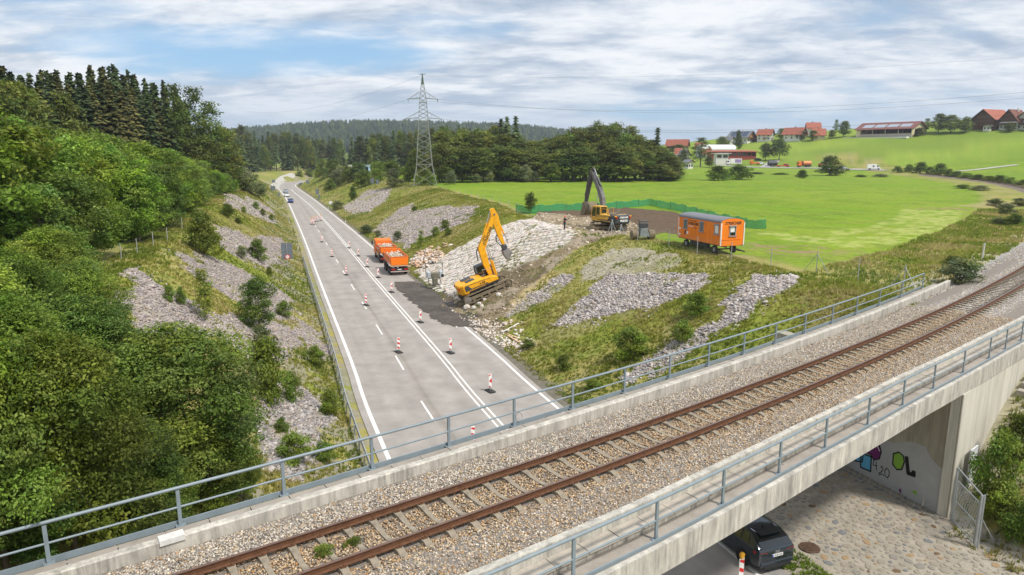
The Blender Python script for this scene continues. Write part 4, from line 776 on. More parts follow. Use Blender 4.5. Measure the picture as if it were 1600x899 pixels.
# bushes on the right cutting slope and along the track
plant_px([('bu1', 985, 558, 46, 60, 'round bright green bush on the right slope above the road'), ('bu0', 880, 578, 24, 28, 'small round bush at the slope foot near the right edge line'), ('bu2', 1066, 533, 34, 40, 'green bush beside the right gravel chute'), ('bu0', 1088, 492, 34, 50, 'low green bush between the two gravel fields'), ('bu1', 825, 544, 14, 26, 'green weed clump by the pale planks'), ('bu2', 695, 357, 14, 18, 'small bush on the gravel above the trucks, upper one'), ('bu0', 681, 368, 14, 17, 'small pale bush on the gravel above the trucks, left of a pair'), ('bu1', 700, 368, 13, 14, 'small dark bush on the gravel above the trucks, right of a pair'), ('sap', 658, 386, 26, 14, 'upright sapling on the gravel behind the dump trailer'), ('wl1', 621, 375, 14, 16, 'grey green bush above the lorry cab'), ('wl0', 591, 370, 10, 12, 'small grey bush on the verge ahead of the lorry'), ('wl1', 573, 365, 14, 22, 'pale bush on the verge farther up the road'), ('bu2', 648, 330, 8, 10, 'small bush on the middle of the bank crest'), ('wl1', 1500, 445, 40, 70, 'sprawling pale green bush at the end of the bridge kerb'), ('dc', 1490, 418, 18, 38, 'brownish dry bush beside the track'), ('oak', 829, 334, 32, 20, 'small tree standing alone by the green netting'), ('bu1', 1010, 660, 14, 20, 'weed clump behind the far railing'), ('bu0', 925, 608, 16, 30, 'weed clump at the slope foot behind the railing')])
plant_px([('bu0', 1552, 792, 112, 74, 'leafy green bush beside the wing wall and the wire gate'), ('bu1', 1562, 812, 60, 66, 'lower leafy bush right behind the wire gate'), ('bu2', 1608, 850, 70, 80, 'leafy bush at the right border below the wing wall'), ('bu0', 1590, 720, 70, 60, 'leafy bush higher up the bank at the right border')])
# weeds between the rails
for u, v, h in ((507, 868, .30), (554, 852, .24), (540, 856, .14)):
    p = at(u, v, 7.1); plant('bu1', p.x, p.y, h, h*.8, 'green weed tuft growing between the rails' if h > .2 else 'tiny weed between the two tufts in the track', 'weeds in the track' if h > .2 else None, 'weed', z=7.12)
# meadow and hillside trees
plant_px([('bu0', 1122, 282, 22, 40, 'left half of the long bush in the meadow'), ('bu1', 1155, 281, 23, 44, 'right half of the long bush in the meadow'), ('dc', 1253, 279, 13, 20, 'small round bush in the meadow left of the dark one'), ('dc', 1297, 275, 30, 42, 'dark bush in the meadow before the hillside'), ('ta0', 1094, 261, 46, 38, 'tall birch in front of the white factory'), ('md3', 1068, 260, 26, 20, 'dark tree left of the birch'), ('md1', 1108, 262, 18, 16, 'small dark tree right of the birch'), ('oak', 1196, 252, 27, 22, 'left and smaller of the twin trees below the hill houses'), ('oak', 1217, 251, 33, 30, 'right and larger of the twin trees below the hill houses'), ('md2', 1128, 234, 20, 24, 'round tree left of the brown gabled house'), ('dc', 1153, 233, 28, 12, 'slim tree in front of the brown gabled house'), ('md1', 1222, 219, 18, 20, 'dark tree between two red roofed houses'), ('md3', 1250, 220, 14, 16, 'small tree before the larger red roofed house'), ('md0', 1270, 220, 16, 18, 'dark tree right of the larger red roofed house'), ('ta0', 1305, 214, 27, 12, 'slim tree beside the solar roof house'), ('md2', 1318, 214, 24, 22, 'round tree left of the cattle barn'), ('md1', 1299, 217, 14, 12, 'low dark tree right of the solar roof house'), ('dc', 1436, 212, 12, 16, 'dark bush at the right end of the cattle barn'), ('ta0', 1447, 207, 22, 18, 'loose tree right of the cattle barn'), ('md0', 1466, 208, 30, 26, 'tall bushy tree between barn and farmhouse'), ('md1', 1485, 208, 28, 30, 'broad bushy tree between barn and farmhouse'), ('md3', 1508, 207, 24, 24, 'bushy tree left of the farmhouse'), ('md2', 1577, 206, 14, 20, 'bush in front of the farmhouse'), ('md2', 1612, 204, 20, 22, 'bush at the right border before the farmhouse'), ('md0', 1060, 240, 14, 30, 'tree behind the white factory'), ('md2', 1352, 192+4, 4, 10, 'treetop behind the barn roof')][:-1])
gh = 'hedge bushes along the distant track'
for i, (u, v, h, w_) in enumerate([(1402, 270, 10, 16), (1420, 269, 12, 18), (1438, 271, 17, 24), (1452, 273, 12, 18), (1468, 275, 19, 26), (1482, 277, 13, 18), (1494, 278, 10, 24), (1510, 280, 10, 26), (1528, 282, 9, 22), (1545, 284, 9, 24), (1562, 286, 12, 26), (1578, 288, 11, 22), (1598, 291, 10, 20)]):
    plant_px([('bu%d' % (i % 3) if i % 2 else 'dc', u, v, h, w_, 'dark bush in the hedge row along the distant track')], gh)
plant_px([(('wl0', 'bu1', 'wl1')[i % 3], u, v, h, w_, 'pale weedy clump on the grass bank beside the distant track', 'weedy clumps beside the distant track') for i, (u, v, h, w_) in enumerate([(1530, 298, 8, 34), (1505, 295, 7, 30), (1555, 322, 12, 26), (1572, 335, 16, 30), (1585, 352, 18, 30), (1560, 352, 12, 24), (1592, 322, 12, 26), (1345, 277, 4, 22), (1375, 277, 5, 26), (1180, 272, 3, 30), (1220, 273, 3, 30)])])
# far bushes before the forest edge
plant_px([('bu1', 496, 278, 14, 12, 'dark bush beside the farm track'), ('bu0', 468, 277, 10, 14, 'bush where the farm track enters the forest'), ('bu2', 485, 275, 11, 18, 'bush at the forest edge above the bend'), ('bu0', 508, 275, 12, 16, 'bush at the forest edge right of the bend'), ('md1', 505, 281, 32, 26, 'small broadleaf tree at the inside of the far bend'), ('md3', 522, 283, 34, 30, 'broadleaf tree above the bank at the far bend')])
# wooded ridge: distant crowns read as one mass
def ridge():
    n_ = 9000; X = rng.uniform(-1150, 420, n_); Y = rng.uniform(1150, 2000, n_); Z = zt(X, Y, False); k = Z > 14; X, Y, Z = X[k], Y[k], Z[k]; n_ = len(X)
    H_ = rng.uniform(11, 20, n_); R_ = rng.uniform(3.5, 6.0, n_); con = rng.random(n_) < .7; a = np.arange(6)*math.pi/3; V = np.zeros((n_, 13, 3))
    for i in range(6):
        V[:, i] = np.stack([X+R_*np.cos(a[i]), Y+R_*np.sin(a[i]), Z-1], 1); rr = np.where(con, .55, .95)*R_*rng.uniform(.8, 1.2, n_); V[:, 6+i] = np.stack([X+rr*np.cos(a[i]+.4), Y+rr*np.sin(a[i]+.4), Z+H_*np.where(con, .5, .62)], 1)
    V[:, 12] = np.stack([X, Y, Z+H_], 1); f = [(i, (i+1) % 6, 6+(i+1) % 6, 6+i) for i in range(6)]+[(6+i, 6+(i+1) % 6, 12, 12) for i in range(6)]
    Fc = (np.arange(n_)[:, None, None]*13+np.array(f)[None]).reshape(-1, 4); t = Fc[:, 2] == Fc[:, 3]
    T = np.concatenate([Fc[~t][:, [0, 1, 2]], Fc[~t][:, [0, 2, 3]], Fc[t][:, :3]]); C = np.repeat(np.where(con[:, None], (.022, .040, .020), (.04, .062, .022))*rng.uniform(.7, 1.35, (n_, 1)), 13, 0)
    tag(link('ridge_forest', mesh_np('ridge_forest', V.reshape(-1, 3), T, NEEDLE, C)), 'distant dark wooded ridge rising behind the forest edge', 'forest', kind='stuff')
ridge()
# ------------------------------------------------------------------ loose rock, grass
def scatter_poly(poly, dens):
    P_ = np.array(poly); lo = P_.min(0)-1.5; hi = P_.max(0)+1.5; n_ = int(dens*np.prod(hi-lo)); X = rng.uniform(lo[0], hi[0], n_); Y = rng.uniform(lo[1], hi[1], n_)
    jx = X+(fbm(X, Y, 1.6, 81, 3)-.5)*2.4; jy = Y+(fbm(X, Y, 1.6, 91, 3)-.5)*2.4; k = inpoly(jx, jy, poly) & (((fbm(X, Y, 2.4, 301, 3) < .63)) | (rng.random(n_) < .18)); jx = X+(fbm(X, Y, 2.2, 381, 3)-.5)*7; jy = Y+(fbm(X, Y, 2.2, 391, 3)-.5)*7; k |= inpoly(jx, jy, poly) & (rng.random(n_) < .13); return X[k], Y[k]
XS, YS, SS, CS = [], [], [], []
for key, p in GR.items():
    far_ = min(math.hypot(*q) for q in p); dn = 85 if far_ < 75 else 30 if far_ < 120 else 6
    X, Y = scatter_poly(p, dn); n_ = len(X); S_ = (.05+.15*rng.random(n_)**2.+.16*(rng.random(n_) < .02))*(1 if far_ < 75 else 1.3 if far_ < 120 else 1.8)
    pal = {'PILE': [(.62, .42, .28), (.55, .45, .36), (.66, .60, .54)], 'R3': [(.42, .37, .26), (.36, .33, .25), (.48, .43, .33)]}.get(key, [(.44, .37, .345), (.37, .33, .32), (.54, .47, .44), (.29, .26, .26), (.46, .39, .31)])
    if key == 'PILE': S_ = rng.uniform(.25, .6, n_)*(rng.random(n_) < .25)+.12
    if key in ('R4', 'R5', 'L6', 'R6'): pal = [(.46, .42, .40), (.38, .345, .34), (.56, .51, .48), (.27, .25, .25), (.44, .37, .31)]; S_ = S_*1.2
    if key == 'R3': S_ = S_*.6
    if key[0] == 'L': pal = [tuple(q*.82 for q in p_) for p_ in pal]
    XS.append(X); YS.append(Y); SS.append(S_); CS.append(pick(n_, pal, [1]*len(pal)))
XS, YS, SS, CS = map(np.concatenate, (XS, YS, SS, CS)); print('rocks', len(XS))
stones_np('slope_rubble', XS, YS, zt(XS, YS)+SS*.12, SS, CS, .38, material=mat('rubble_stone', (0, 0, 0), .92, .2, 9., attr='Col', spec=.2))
X, Y = scatter_poly(WORKS, 9); k = rng.random(len(X)) < .8; X, Y = X[k], Y[k]; S_ = rng.uniform(.06, .2, len(X))+(rng.random(len(X)) < .05)*.2
stones_np('construction_rubble', X, Y, zt(X, Y)+S_*.2, S_, pick(len(X), [(.50, .42, .33), (.34, .27, .19), (.6, .54, .46), (.24, .19, .13)], [2, 3, 1.2, 2]), .7, material=MATS['rubble_stone'])
sh_pts = ground_many([(700, 484), (740, 496), (790, 510), (822, 525), (830, 548), (815, 552), (770, 530), (735, 512), (705, 498)]); X, Y = scatter_poly(sh_pts, 22); S_ = rng.uniform(.06, .24, len(X)); stones_np('construction_rubble', X, Y, zt(X, Y)+S_*.2, S_, pick(len(X), [(.62, .54, .47), (.5, .42, .34), (.68, .62, .57)], [2, 2, 2]), .7, material=MATS['rubble_stone'])
def grass(n_, region, hgt, pal, name, blades=6, label=None):
    X, Y = region; k = np.ones(len(X), bool); m = (X**2+Y**2) < 330**2
    jx = X+(fbm(X, Y, 1.6, 81, 3)-.5)*2.4; jy = Y+(fbm(X, Y, 1.6, 91, 3)-.5)*2.4; veg = fbm(X, Y, 2.4, 301, 3)
    for p in list(GR.values())+[WORKS, PITCHING, SOIL, sh_pts]: k &= ~(inpoly(jx, jy, p) & ((veg < .65) | (rng.random(len(X)) < .4)))
    X, Y = X[k][:n_], Y[k][:n_]; n_ = len(X); Z = zt(X, Y); pn_ = fbm(X, Y, 3.5, 77, 3); hs = hgt*(.35+1.3*pn_)*rng.uniform(.6, 1.4, n_)
    b = blades; Xr, Yr, Zr, Hr = (np.repeat(a, b) for a in (X, Y, Z, hs)); nb_ = len(Xr); a = rng.uniform(0, 6.283, nb_); sp_ = Hr*.45; Xr = Xr+rng.normal(0, 1, nb_)*sp_*.5; Yr = Yr+rng.normal(0, 1, nb_)*sp_*.5
    wd = Hr*.11+.014; ln = Hr*rng.uniform(.2, .9, nb_); c_, s_ = np.cos(a), np.sin(a)
    V = np.stack([np.stack([Xr-s_*wd, Yr+c_*wd, Zr-.03], 1), np.stack([Xr+s_*wd, Yr-c_*wd, Zr-.03], 1), np.stack([Xr+c_*ln, Yr+s_*ln, Zr+Hr], 1)], 1).reshape(-1, 3)
    pal = np.array(pal); ci = np.clip((fbm(X, Y, 5., 88, 3)*1.6-.3+rng.normal(0, .16, n_))*len(pal), 0, len(pal)-1).astype(int); C = np.repeat(pal[ci]*rng.uniform(.8, 1.25, (n_, 1)), b*3, 0)
    tag(link(name, mesh_np(name, V, np.arange(len(V)).reshape(-1, 3), mat('grass_blade', (0, 0, 0), .8, .15, 2., attr='Col', trans=.45, spec=.15), C)), label, 'grass' if label else None, kind='stuff')
def sd_region(n_, s0, s1, d0, d1, pw=1.6):
    s = s0+(s1-s0)*rng.random(n_)**pw; a = rng.random(n_); lo = d0(s) if callable(d0) else d0; hi = d1(s) if callable(d1) else d1; return tuple(ROAD.pt(s, lo+(hi-lo)*a))
PG = [(.155, .21, .03), (.21, .25, .036), (.28, .29, .05), (.34, .315, .085), (.43, .37, .16)]
grass(30000, sd_region(44000, -14, 150, -17., -1.3), .17, PG, 'slope_grass', label='patchy yellowish grass on the left cutting slope')
wr_ = lambda s: wR(s)+np.interp(s, [-10, 12, 26, 44, 60, 90, 160], [17, 18.5, 19.5, 14.2, 15, 20, 24])+4.5
grass(42000, sd_region(62000, -6, 150, lambda s: wR(s)+1.0, wr_, 1.35), .16, PG, 'slope_grass', label='yellow green grass on the right cutting slope')
grass(9000, sd_region(9500, 130, 330, lambda s: wR(s)+1.0, wr_, 1.), .28, PG, 'slope_grass', 5, label='dry grass on the far bank right of the road')
grass(5000, sd_region(5500, 130, 330, -14., -1.3, 1.), .28, PG, 'slope_grass', 5, label='dry grass on the far bank left of the road')
s = rng.uniform(34, 130, 9000)**1.; o = rng.uniform(-13, -3.9, 9000); grass(9000, tuple(TRK.pt(s, o)), .24, [(.17, .24, .035), (.24, .28, .045), (.34, .32, .09), (.42, .36, .15)], 'trackside_grass', 6, label='tall dry grass along the track beyond the bridge')
s = rng.uniform(6, 34, 9000); o = rng.uniform(4.3, 22, 9000); X, Y = TRK.pt(s, o); k = (ROAD.coord(X, Y)[1] > DWALL-1.2); grass(9000, (X[k], Y[k]), .20, [(.10, .16, .025), (.16, .21, .035), (.22, .25, .05), (.30, .28, .10)], 'bank_grass', 6, label='grass and weeds on the bank below the wing wall')
X, Y = sd_region(2600, -22, 6, lambda s: wR(s)+1.2, lambda s: wR(s)+2.6); grass(2600, (X, Y), .13, [(.14, .22, .03), (.2, .29, .04)], 'verge_grass', 6, label='strip of fresh grass between the road and the stone paving')
# ------------------------------------------------------------------ stone paving, set stones one by one
def slabmesh(seed, thick=.5, n_=6, el=1.):
    r_ = random.Random(seed); n_ = r_.choice((5, 6, 7)); P_ = [(math.cos(2*math.pi*(i+r_.uniform(-.3, .3))/n_)*r_.uniform(.72, 1.1)*.5*el, math.sin(2*math.pi*(i+r_.uniform(-.25, .25))/n_)*r_.uniform(.8, 1.05)*.5) for i in range(n_)]; mb = MB()
    mb.loft([[Vector((x, y, -thick)) for x, y in P_], [Vector((x, y, .3)) for x, y in P_], [Vector((x*.86, y*.86, .5)) for x, y in P_]]); return mb
STONES = {k: mat('set_stone_'+k, c, .85, .2, 5., bump=.3, bscale=20) for k, c in dict(grey=(.25, .23, .20), ochre=(.33, .23, .13), blue=(.18, .185, .19), tan=(.30, .26, .205), brown=(.16, .10, .055), pale=(.345, .31, .26), white=(.60, .56, .52), pinkish=(.56, .475, .43), cream=(.56, .50, .43)).items()}
_sv = {}
def stone_obj(mk, seed, parent, p, nrm, size, el, rz, thick):
    key = (mk, seed)
    if key not in _sv: _sv[key] = slabmesh(seed).mesh('stone', STONES[mk])
    o = link('stone', _sv[key], parent); z = Vector(nrm).normalized(); x = Vector((math.cos(rz), math.sin(rz), 0)); x = (x-z*x.dot(z)).normalized(); y = z.cross(x); M = Matrix((x*size*el, y*size, z*thick)).transposed().to_4x4(); M.translation = Vector(p); o.matrix_basis = M; return o
def normal_at(x, y, e=.6):
    a = zt([x+e, x-e, x, x], [y, y, y+e, y-e], False); return Vector((-(a[0]-a[1])/(2*e), -(a[2]-a[3])/(2*e), 1)).normalized()
pv = thing('stone_paving', label='rough stone paving set in mortar below the abutment under the bridge', cat='paving'); cand = []; grid_ = {}
for i in range(60000):
    s = random.uniform(cs-8, cs+5.5); d = random.uniform(float(wR(s))+3.0, DWALL-.62); sz = random.choice((.44, .36, .3) if i < 900 else (.32, .27, .23) if i < 12000 else (.21, .17))*random.uniform(.85, 1.15); gi, gj = int(s/.6), int(d/.6)
    if all((s-a)**2+(d-b)**2 > ((sz+c_)*.53)**2 for di in (-1, 0, 1) for dj in (-1, 0, 1) for a, b, c_ in grid_.get((gi+di, gj+dj), ())): grid_.setdefault((gi, gj), []).append((s, d, sz)); cand.append((s, d, sz))
XY = [tuple(float(q) for q in ROAD.pt(s, d)) for s, d, _ in cand]; Zs = zt([p[0] for p in XY], [p[1] for p in XY]); px_ = [(x, y, float(z), q[2]) for (x, y), z, q in zip(XY, Zs, cand)]; px_.sort(key=lambda q: -q[3]+.02*math.hypot(q[0]-14, q[1]-23)); print('paving', len(px_)); rest = {k: MB() for k in ('grey', 'tan', 'pale', 'ochre', 'blue', 'brown')}
for i, (x, y, z, sz) in enumerate(px_):
    n_ = normal_at(x, y); mk = random.choices(('grey', 'ochre', 'blue', 'tan', 'brown', 'pale'), (6, 1.8, 1.6, 9, .8, 7))[0]
    if i < 225: stone_obj(mk, random.randrange(5), pv, (x, y, z+.0), n_, sz*.93, random.uniform(1.0, 1.35), random.random()*6.3, .05)
    else:
        sb = slabmesh(random.randrange(6)); a_ = random.random()*6.3; c_, s_ = math.cos(a_), math.sin(a_); e_ = random.uniform(1, 1.3); rest[mk].add([Vector((x+(v[0]*c_*e_-v[1]*s_)*sz*.93, y+(v[0]*s_*e_+v[1]*c_)*sz*.93, z+v[2]*.045)) for v in sb.v], sb.f)
for mk, b_ in rest.items(): tag(b_.build('small_stones', STONES[mk], pv), kind='stuff')
for j, d in enumerate((DWALL-.18, DWALL-.45)):
    for k_, s in enumerate(np.arange(cs+.1+j*.15, cs+6.5, .31)):
        x, y = (float(q) for q in ROAD.pt(s, d))
        if len(pv.children) < 290: stone_obj(random.choice(('grey', 'blue', 'grey')), 0, pv, (x, y, float(zt(x, y)[0])), normal_at(x, y), .25, 1.15, ROAD.az(s)*-1+1.57, .06)
# drain cover in the gutter
dr_ = thing('drain_cover', label='round rusty brown drain cover at the foot of the stone paving', cat='drain cover'); p = gnd(1265, 857); dr_.location = (p.x, p.y, p.z+.02); mb = MB(); mb.cyl((0, 0, -.05), (0, 0, .03), .42, 20); mb.build('rim', mat('rusty_iron', (.10, .06, .04), .9, .4, 9, bump=.5), dr_); mb = MB(); [mb.bar((-.3, q, .045), (.3, q, .045), .05, .03) for q in (-.24, -.12, 0, .12, .24)]; mb.build('grid', MATS['rusty_iron'], dr_)
# white stone pitching on the right cutting slope
wp = thing('stone_pitching', label='newly laid white stone pitching covering the right slope beside the yellow excavator', cat='stone pitching'); ws_ = []; lo = np.array(PITCHING).min(0); hi = np.array(PITCHING).max(0)
ud = np.array([.95, .31]); vd = np.array([-.31, .95])
for a in np.arange(-60, 60, .98):
    for b in np.arange(-60, 60, .50):
        q = np.array(PITCHING).mean(0)+ud*(a+random.uniform(-.2, .2)+(.5 if int(b/.5) % 2 else 0))+vd*(b+random.uniform(-.08, .08)); ws_.append((q[0], q[1]))
WA = np.array(ws_); k = inpoly(WA[:, 0], WA[:, 1], PITCHING); WA = WA[k]; WA = WA[rng.random(len(WA)) < .95]; ZA = zt(WA[:, 0], WA[:, 1]); od = np.argsort(np.hypot(WA[:, 0], WA[:, 1])); print('pitching', len(WA)); dk = inpoly(WA[:, 0], WA[:, 1], ground_many([(840, 360), (906, 364), (884, 388), (850, 400), (800, 405), (815, 375)]))
buf = {m_: MB() for m_ in ('white', 'pinkish', 'cream')}
for c, i in enumerate(od):
    x, y = WA[i]; n_ = normal_at(x, y, 1.2); z = float(ZA[i]); mk = random.choices(('white', 'pinkish', 'cream'), (5, 2, 3))[0]; sz = random.uniform(.42, .56)*(.82 if dk[i] else 1.1); el = random.uniform(1.5, 2.3); rz = math.atan2(ud[1], ud[0])+random.uniform(-.2, .2)
    if c < 285: stone_obj(mk, random.randrange(6), wp, (x, y, z+.02), n_, sz, el, rz, .16)
    else:
        sb = slabmesh(random.randrange(6)); zv = Vector(n_); xv = Vector((math.cos(rz), math.sin(rz), 0)); xv = (xv-zv*xv.dot(zv)).normalized(); yv = zv.cross(xv); O = Vector((x, y, z+.02)); buf[mk].add([O+xv*v[0]*sz*el+yv*v[1]*sz+zv*v[2]*.16 for v in sb.v], sb.f)
for mk, b_ in buf.items(): tag(b_.build('far_stones', STONES[mk], wp), kind='stuff')
# boulders lying about the works
bl = [(768, 458, 9), (757, 470, 7), (748, 476, 8), (729, 482, 12), (741, 483, 9), (753, 480, 8), (742, 474, 7), (779, 462, 9), (796, 540-6, 6), (718, 470, 5), (706, 463, 9), (712, 458, 8), (698, 455, 8), (690, 450, 9), (790, 508, 6), (776, 500, 5), (768, 512, 5), (784, 519, 6), (800, 528, 5), (812, 535, 6), (824, 530, 5), (835, 540, 7), (655, 405, 7), (668, 398, 8), (680, 396, 7), (672, 405, 7), (660, 415, 6), (690, 398, 7), (648, 412, 6)]
G_ = ground_many([(u, v) for u, v, w_ in bl])
for i, ((u, v, w_), g) in enumerate(zip(bl, G_)):
    z = float(zt(*g)[0]); r_ = w_*g[1]/FPX/2*1.15; mb = MB(); mb.rock((0, 0, 0), r_, random, sz=.75); b_ = mb.build('boulder', STONES[random.choice(('white', 'pinkish', 'cream') if i < 22 else ('cream', 'ochre', 'tan'))]); b_.location = (g[0], g[1], z+r_*.35)
    if i < 8: tag(b_, 'pale quarry boulder lying in the mud below the yellow excavator', 'boulder', 'boulders below the yellow excavator')
    elif i < 22: tag(b_, 'pale quarry stone lying in the rubble along the slope foot', 'boulder', 'stones along the slope foot')
    else: tag(b_, 'ochre stone in the heap behind the dump trailer', 'boulder', 'stones of the heap behind the trailer')
# ------------------------------------------------------------------ machines, vehicles, street furniture
def fmat(n_, c, rough=.45, var=.08, **k): return mat(n_, c, rough, var, k.pop('scale', 3.), **k)
TYRE = fmat('tyre_rubber', (.022, .022, .022), .9, .2); RIM = fmat('wheel_rim', (.45, .45, .44), .4, .1, metal=.6); BLK = fmat('black_plastic', (.025, .026, .028), .6); GLS = glass(col=(.012, .016, .018), rough=.04); CHS = fmat('chassis_black', (.03, .03, .032), .7, .2)
ORNG = fmat('road_service_orange', (.76, .17, .015), .5, .22, coat=.1, scale=1.8); YELO = fmat('machine_yellow', (.83, .39, .008), .5, .2, coat=.1, bump=.05); STEEL = fmat('worn_steel', (.26, .24, .22), .5, .3, metal=.3); MUDM = fmat('mud_caked_steel', (.20, .16, .105), .9, .35, bump=.5); WHT = fmat('white_paint', (.78, .77, .75), .5, .06); REDL = fmat('red_lamp', (.45, .01, .012), .3, .05); AMB = fmat('amber_lamp', (.85, .42, .02), .3, .05); DGR = fmat('dark_grey_paint', (.055, .06, .068), .5, .12); GRYP = fmat('grey_sheet', (.30, .31, .33), .5, .08); CHR = fmat('chrome_rod', (.6, .6, .6), .2, .05, metal=.9); HOSE = fmat('rubber_hose', (.02, .02, .02), .7)
REDP = fmat('signal_red', (.62, .015, .02), .5, .06)
def V3(*a): return Vector(a)
def wheel_part(parent, c, r, w_, side=1, rimr=.58, name='wheel', rimmat=None):
    mb = MB(); P_ = [(r*.62, 0), (r*.94, 0), (r, w_*.14), (r, w_*.86), (r*.94, w_), (r*.62, w_)]; n_ = 20; rings = []
    for k in range(n_): a = 2*math.pi*k/n_; rings.append([V3(c[0]+side*(x_-w_/2), c[1]+q*math.cos(a), c[2]+q*math.sin(a)) for q, x_ in P_])
    mb.loft(rings+[rings[0]], closed=True, caps=False); t = mb.build(name, TYRE, parent, smooth=True)
    mb = MB(); x = c[0]+side*w_*.42; mb.cyl((x-side*w_*.5, c[1], c[2]), (x-side*.02, c[1], c[2]), r*.64, 16, r*rimr*.9); mb.cyl((x-side*.02, c[1], c[2]), (x+side*.02, c[1], c[2]), r*.2, 8); mb.build('rim', rimmat or RIM, t, smooth=True); return t
def frect(mb, pts, th, nrm):
    n_ = Vector(nrm).normalized()*th; k = len(pts); mb.add([Vector(p)-n_*.3 for p in pts]+[Vector(p)+n_ for p in pts], [tuple(range(k)), tuple(range(2*k-1, k-1, -1))]+[(i, (i+1) % k, k+(i+1) % k, k+i) for i in range(k)]); return mb
# ---- passenger cars: y forward, origin under the middle
def car(loc, az, paint, label, L_=4.3, W_=1.78, H_=1.43, group=None, van=False, plate=None, cat='car', lod=0, name='parked_car'):
    t = thing(name, loc, -az, label, cat, group)
    S = [(0, .42, .80, .84, .74), (.05, .30, .93, .97, .83), (.30, .24, .97, 1.19, .87), (.66, .22, .98, 1.38, .885), (1.2, .20, .97, 1.43, .89), (2.0, .20, .95, 1.43, .89), (2.6, .20, .93, 1.36, .89), (3.02, .21, .92, 1.17, .885), (3.42, .22, .90, .96, .88), (3.9, .24, .84, .88, .86), (4.18, .28, .74, .78, .80), (4.3, .40, .60, .63, .68)]
    if van: S = [(0, .40, 1.0, 2.2, .90), (.04, .35, 1.2, 2.55, .98), (2.0, .3, 1.2, 2.62, 1.0), (3.9, .3, 1.2, 2.62, 1.0), (4.3, .3, 1.18, 2.3, .99), (4.75, .32, 1.15, 1.7, .97), (5.2, .33, 1.05, 1.12, .95), (5.55, .38, .85, .9, .88), (5.65, .5, .7, .74, .8)]; 
    LB = S[-1][0]; ky = L_/LB; kw = W_/2/max(s[4] for s in S); kz = H_/max(s[3] for s in S)
    X = [s[0] for s in S]
    def sec(y): return [float(np.interp(y, X, [s[i] for s in S])) for i in (1, 2, 3, 4)]
    def hwr(y): z0, b, r, h = sec(y); return h*(.97-(r-b)*(.52 if not van else .10))
    def pt(y, side, tt):
        z0, b, r, h = sec(y); x = h*.97+(hwr(y)-h*.97)*tt; return V3(side*x*kw, (y-LB/2)*ky, (b+(r-.03-b)*tt)*kz)
    rings = []
    for y in sorted(set(X+[.15, .45, .9, 1.6, 2.3, 2.8, 3.2, 3.65, 4.05] if not van else X)):
        z0, b, r, h = sec(y); hr = hwr(y); half = [(h*.86, z0), (h*.97, z0+.06), (h, (z0+b)/2), (h*.985, b-.04), (h*.965, b), (hr, r-.035), (hr*.82, r-.004), (0, r+.008)]
        rings.append([V3(x*kw, (y-LB/2)*ky, z*kz) for x, z in half]+[V3(-x*kw, (y-LB/2)*ky, z*kz) for x, z in half[-2::-1]])
    mb = MB(); mb.loft(rings); mb.build('body', paint, t, smooth=True)
    def pane(nm, pts, m=GLS, th=.022, nrm=(1, 0, 0), parent=t): mb = MB(); frect(mb, pts, th, nrm); return mb.build(nm, m, parent)
    for s_ in (-1, 1):
        if van: segs = [(4.0, 4.72, .08, .80)]
        else: segs = [(.62, 1.0, .12, .86), (1.08, 1.9, .07, .88), (1.98, 2.95, .07, .88)]
        for y0, y1, a, b in segs: pane('window', [pt(y0, s_, a), pt(y1, s_, a), pt(y1 if (van or y1 < 2.5) else 2.62, s_, b), pt(y0+(.04 if y0 > 1 else .12), s_, b)], nrm=(s_, 0, .4))
        for y in ((.88, 3.52) if not van else (1.1, 4.75)):
            r = .32*ky if not van else .36; r = max(.31, min(r, .36)); yy = (y-LB/2)*ky; mb = MB(); mb.cyl((s_*(W_/2-.12), yy, r), (s_*(W_/2+.004), yy, r), r*1.13, 20); mb.build('wheel_arch', BLK, t); wheel_part(t, (s_*(W_/2-.09), yy, r), r, .21, s_)
    zr = lambda y: sec(y)
    if van:
        pane('windscreen', [V3(-.86*kw, (4.34-LB/2)*ky, 2.28*kz), V3(.86*kw, (4.34-LB/2)*ky, 2.28*kz), V3(.88*kw, (5.12-LB/2)*ky, 1.24*kz), V3(-.88*kw, (5.12-LB/2)*ky, 1.24*kz)], nrm=(0, .7, .6)); pane('window', [V3(1.0*kw, (2.2-LB/2)*ky, 1.45*kz), V3(1.0*kw, (3.0-LB/2)*ky, 1.45*kz), V3(1.0*kw, (3.0-LB/2)*ky, 2.0*kz), V3(1.0*kw, (2.2-LB/2)*ky, 2.0*kz)], th=.03); return t
    # windscreen, rear window
    def cross(y, f, off=.0): z0, b, r, h = sec(y); return [V3(s_*hwr(y)*f*kw, (y-LB/2)*ky, (r+off)*kz) for s_ in (-1, 1)]
    a, b = cross(3.36, .96, .0), cross(2.68, .86, .0); pane('windscreen', [a[0], a[1], b[1], b[0]], nrm=(0, .6, .8))
    a, b = cross(.085, .92, 0.0), cross(.58, .90, .0); mid = cross(.30, .94, 0.0); mb = MB(); frect(mb, [a[0], a[1], mid[1], mid[0]], .034, (0, -.75, .6)); frect(mb, [mid[0], mid[1], b[1], b[0]], .034, (0, -.5, .8)); mb.build('rear_window', GLS, t)
    y0 = (0-LB/2)*ky
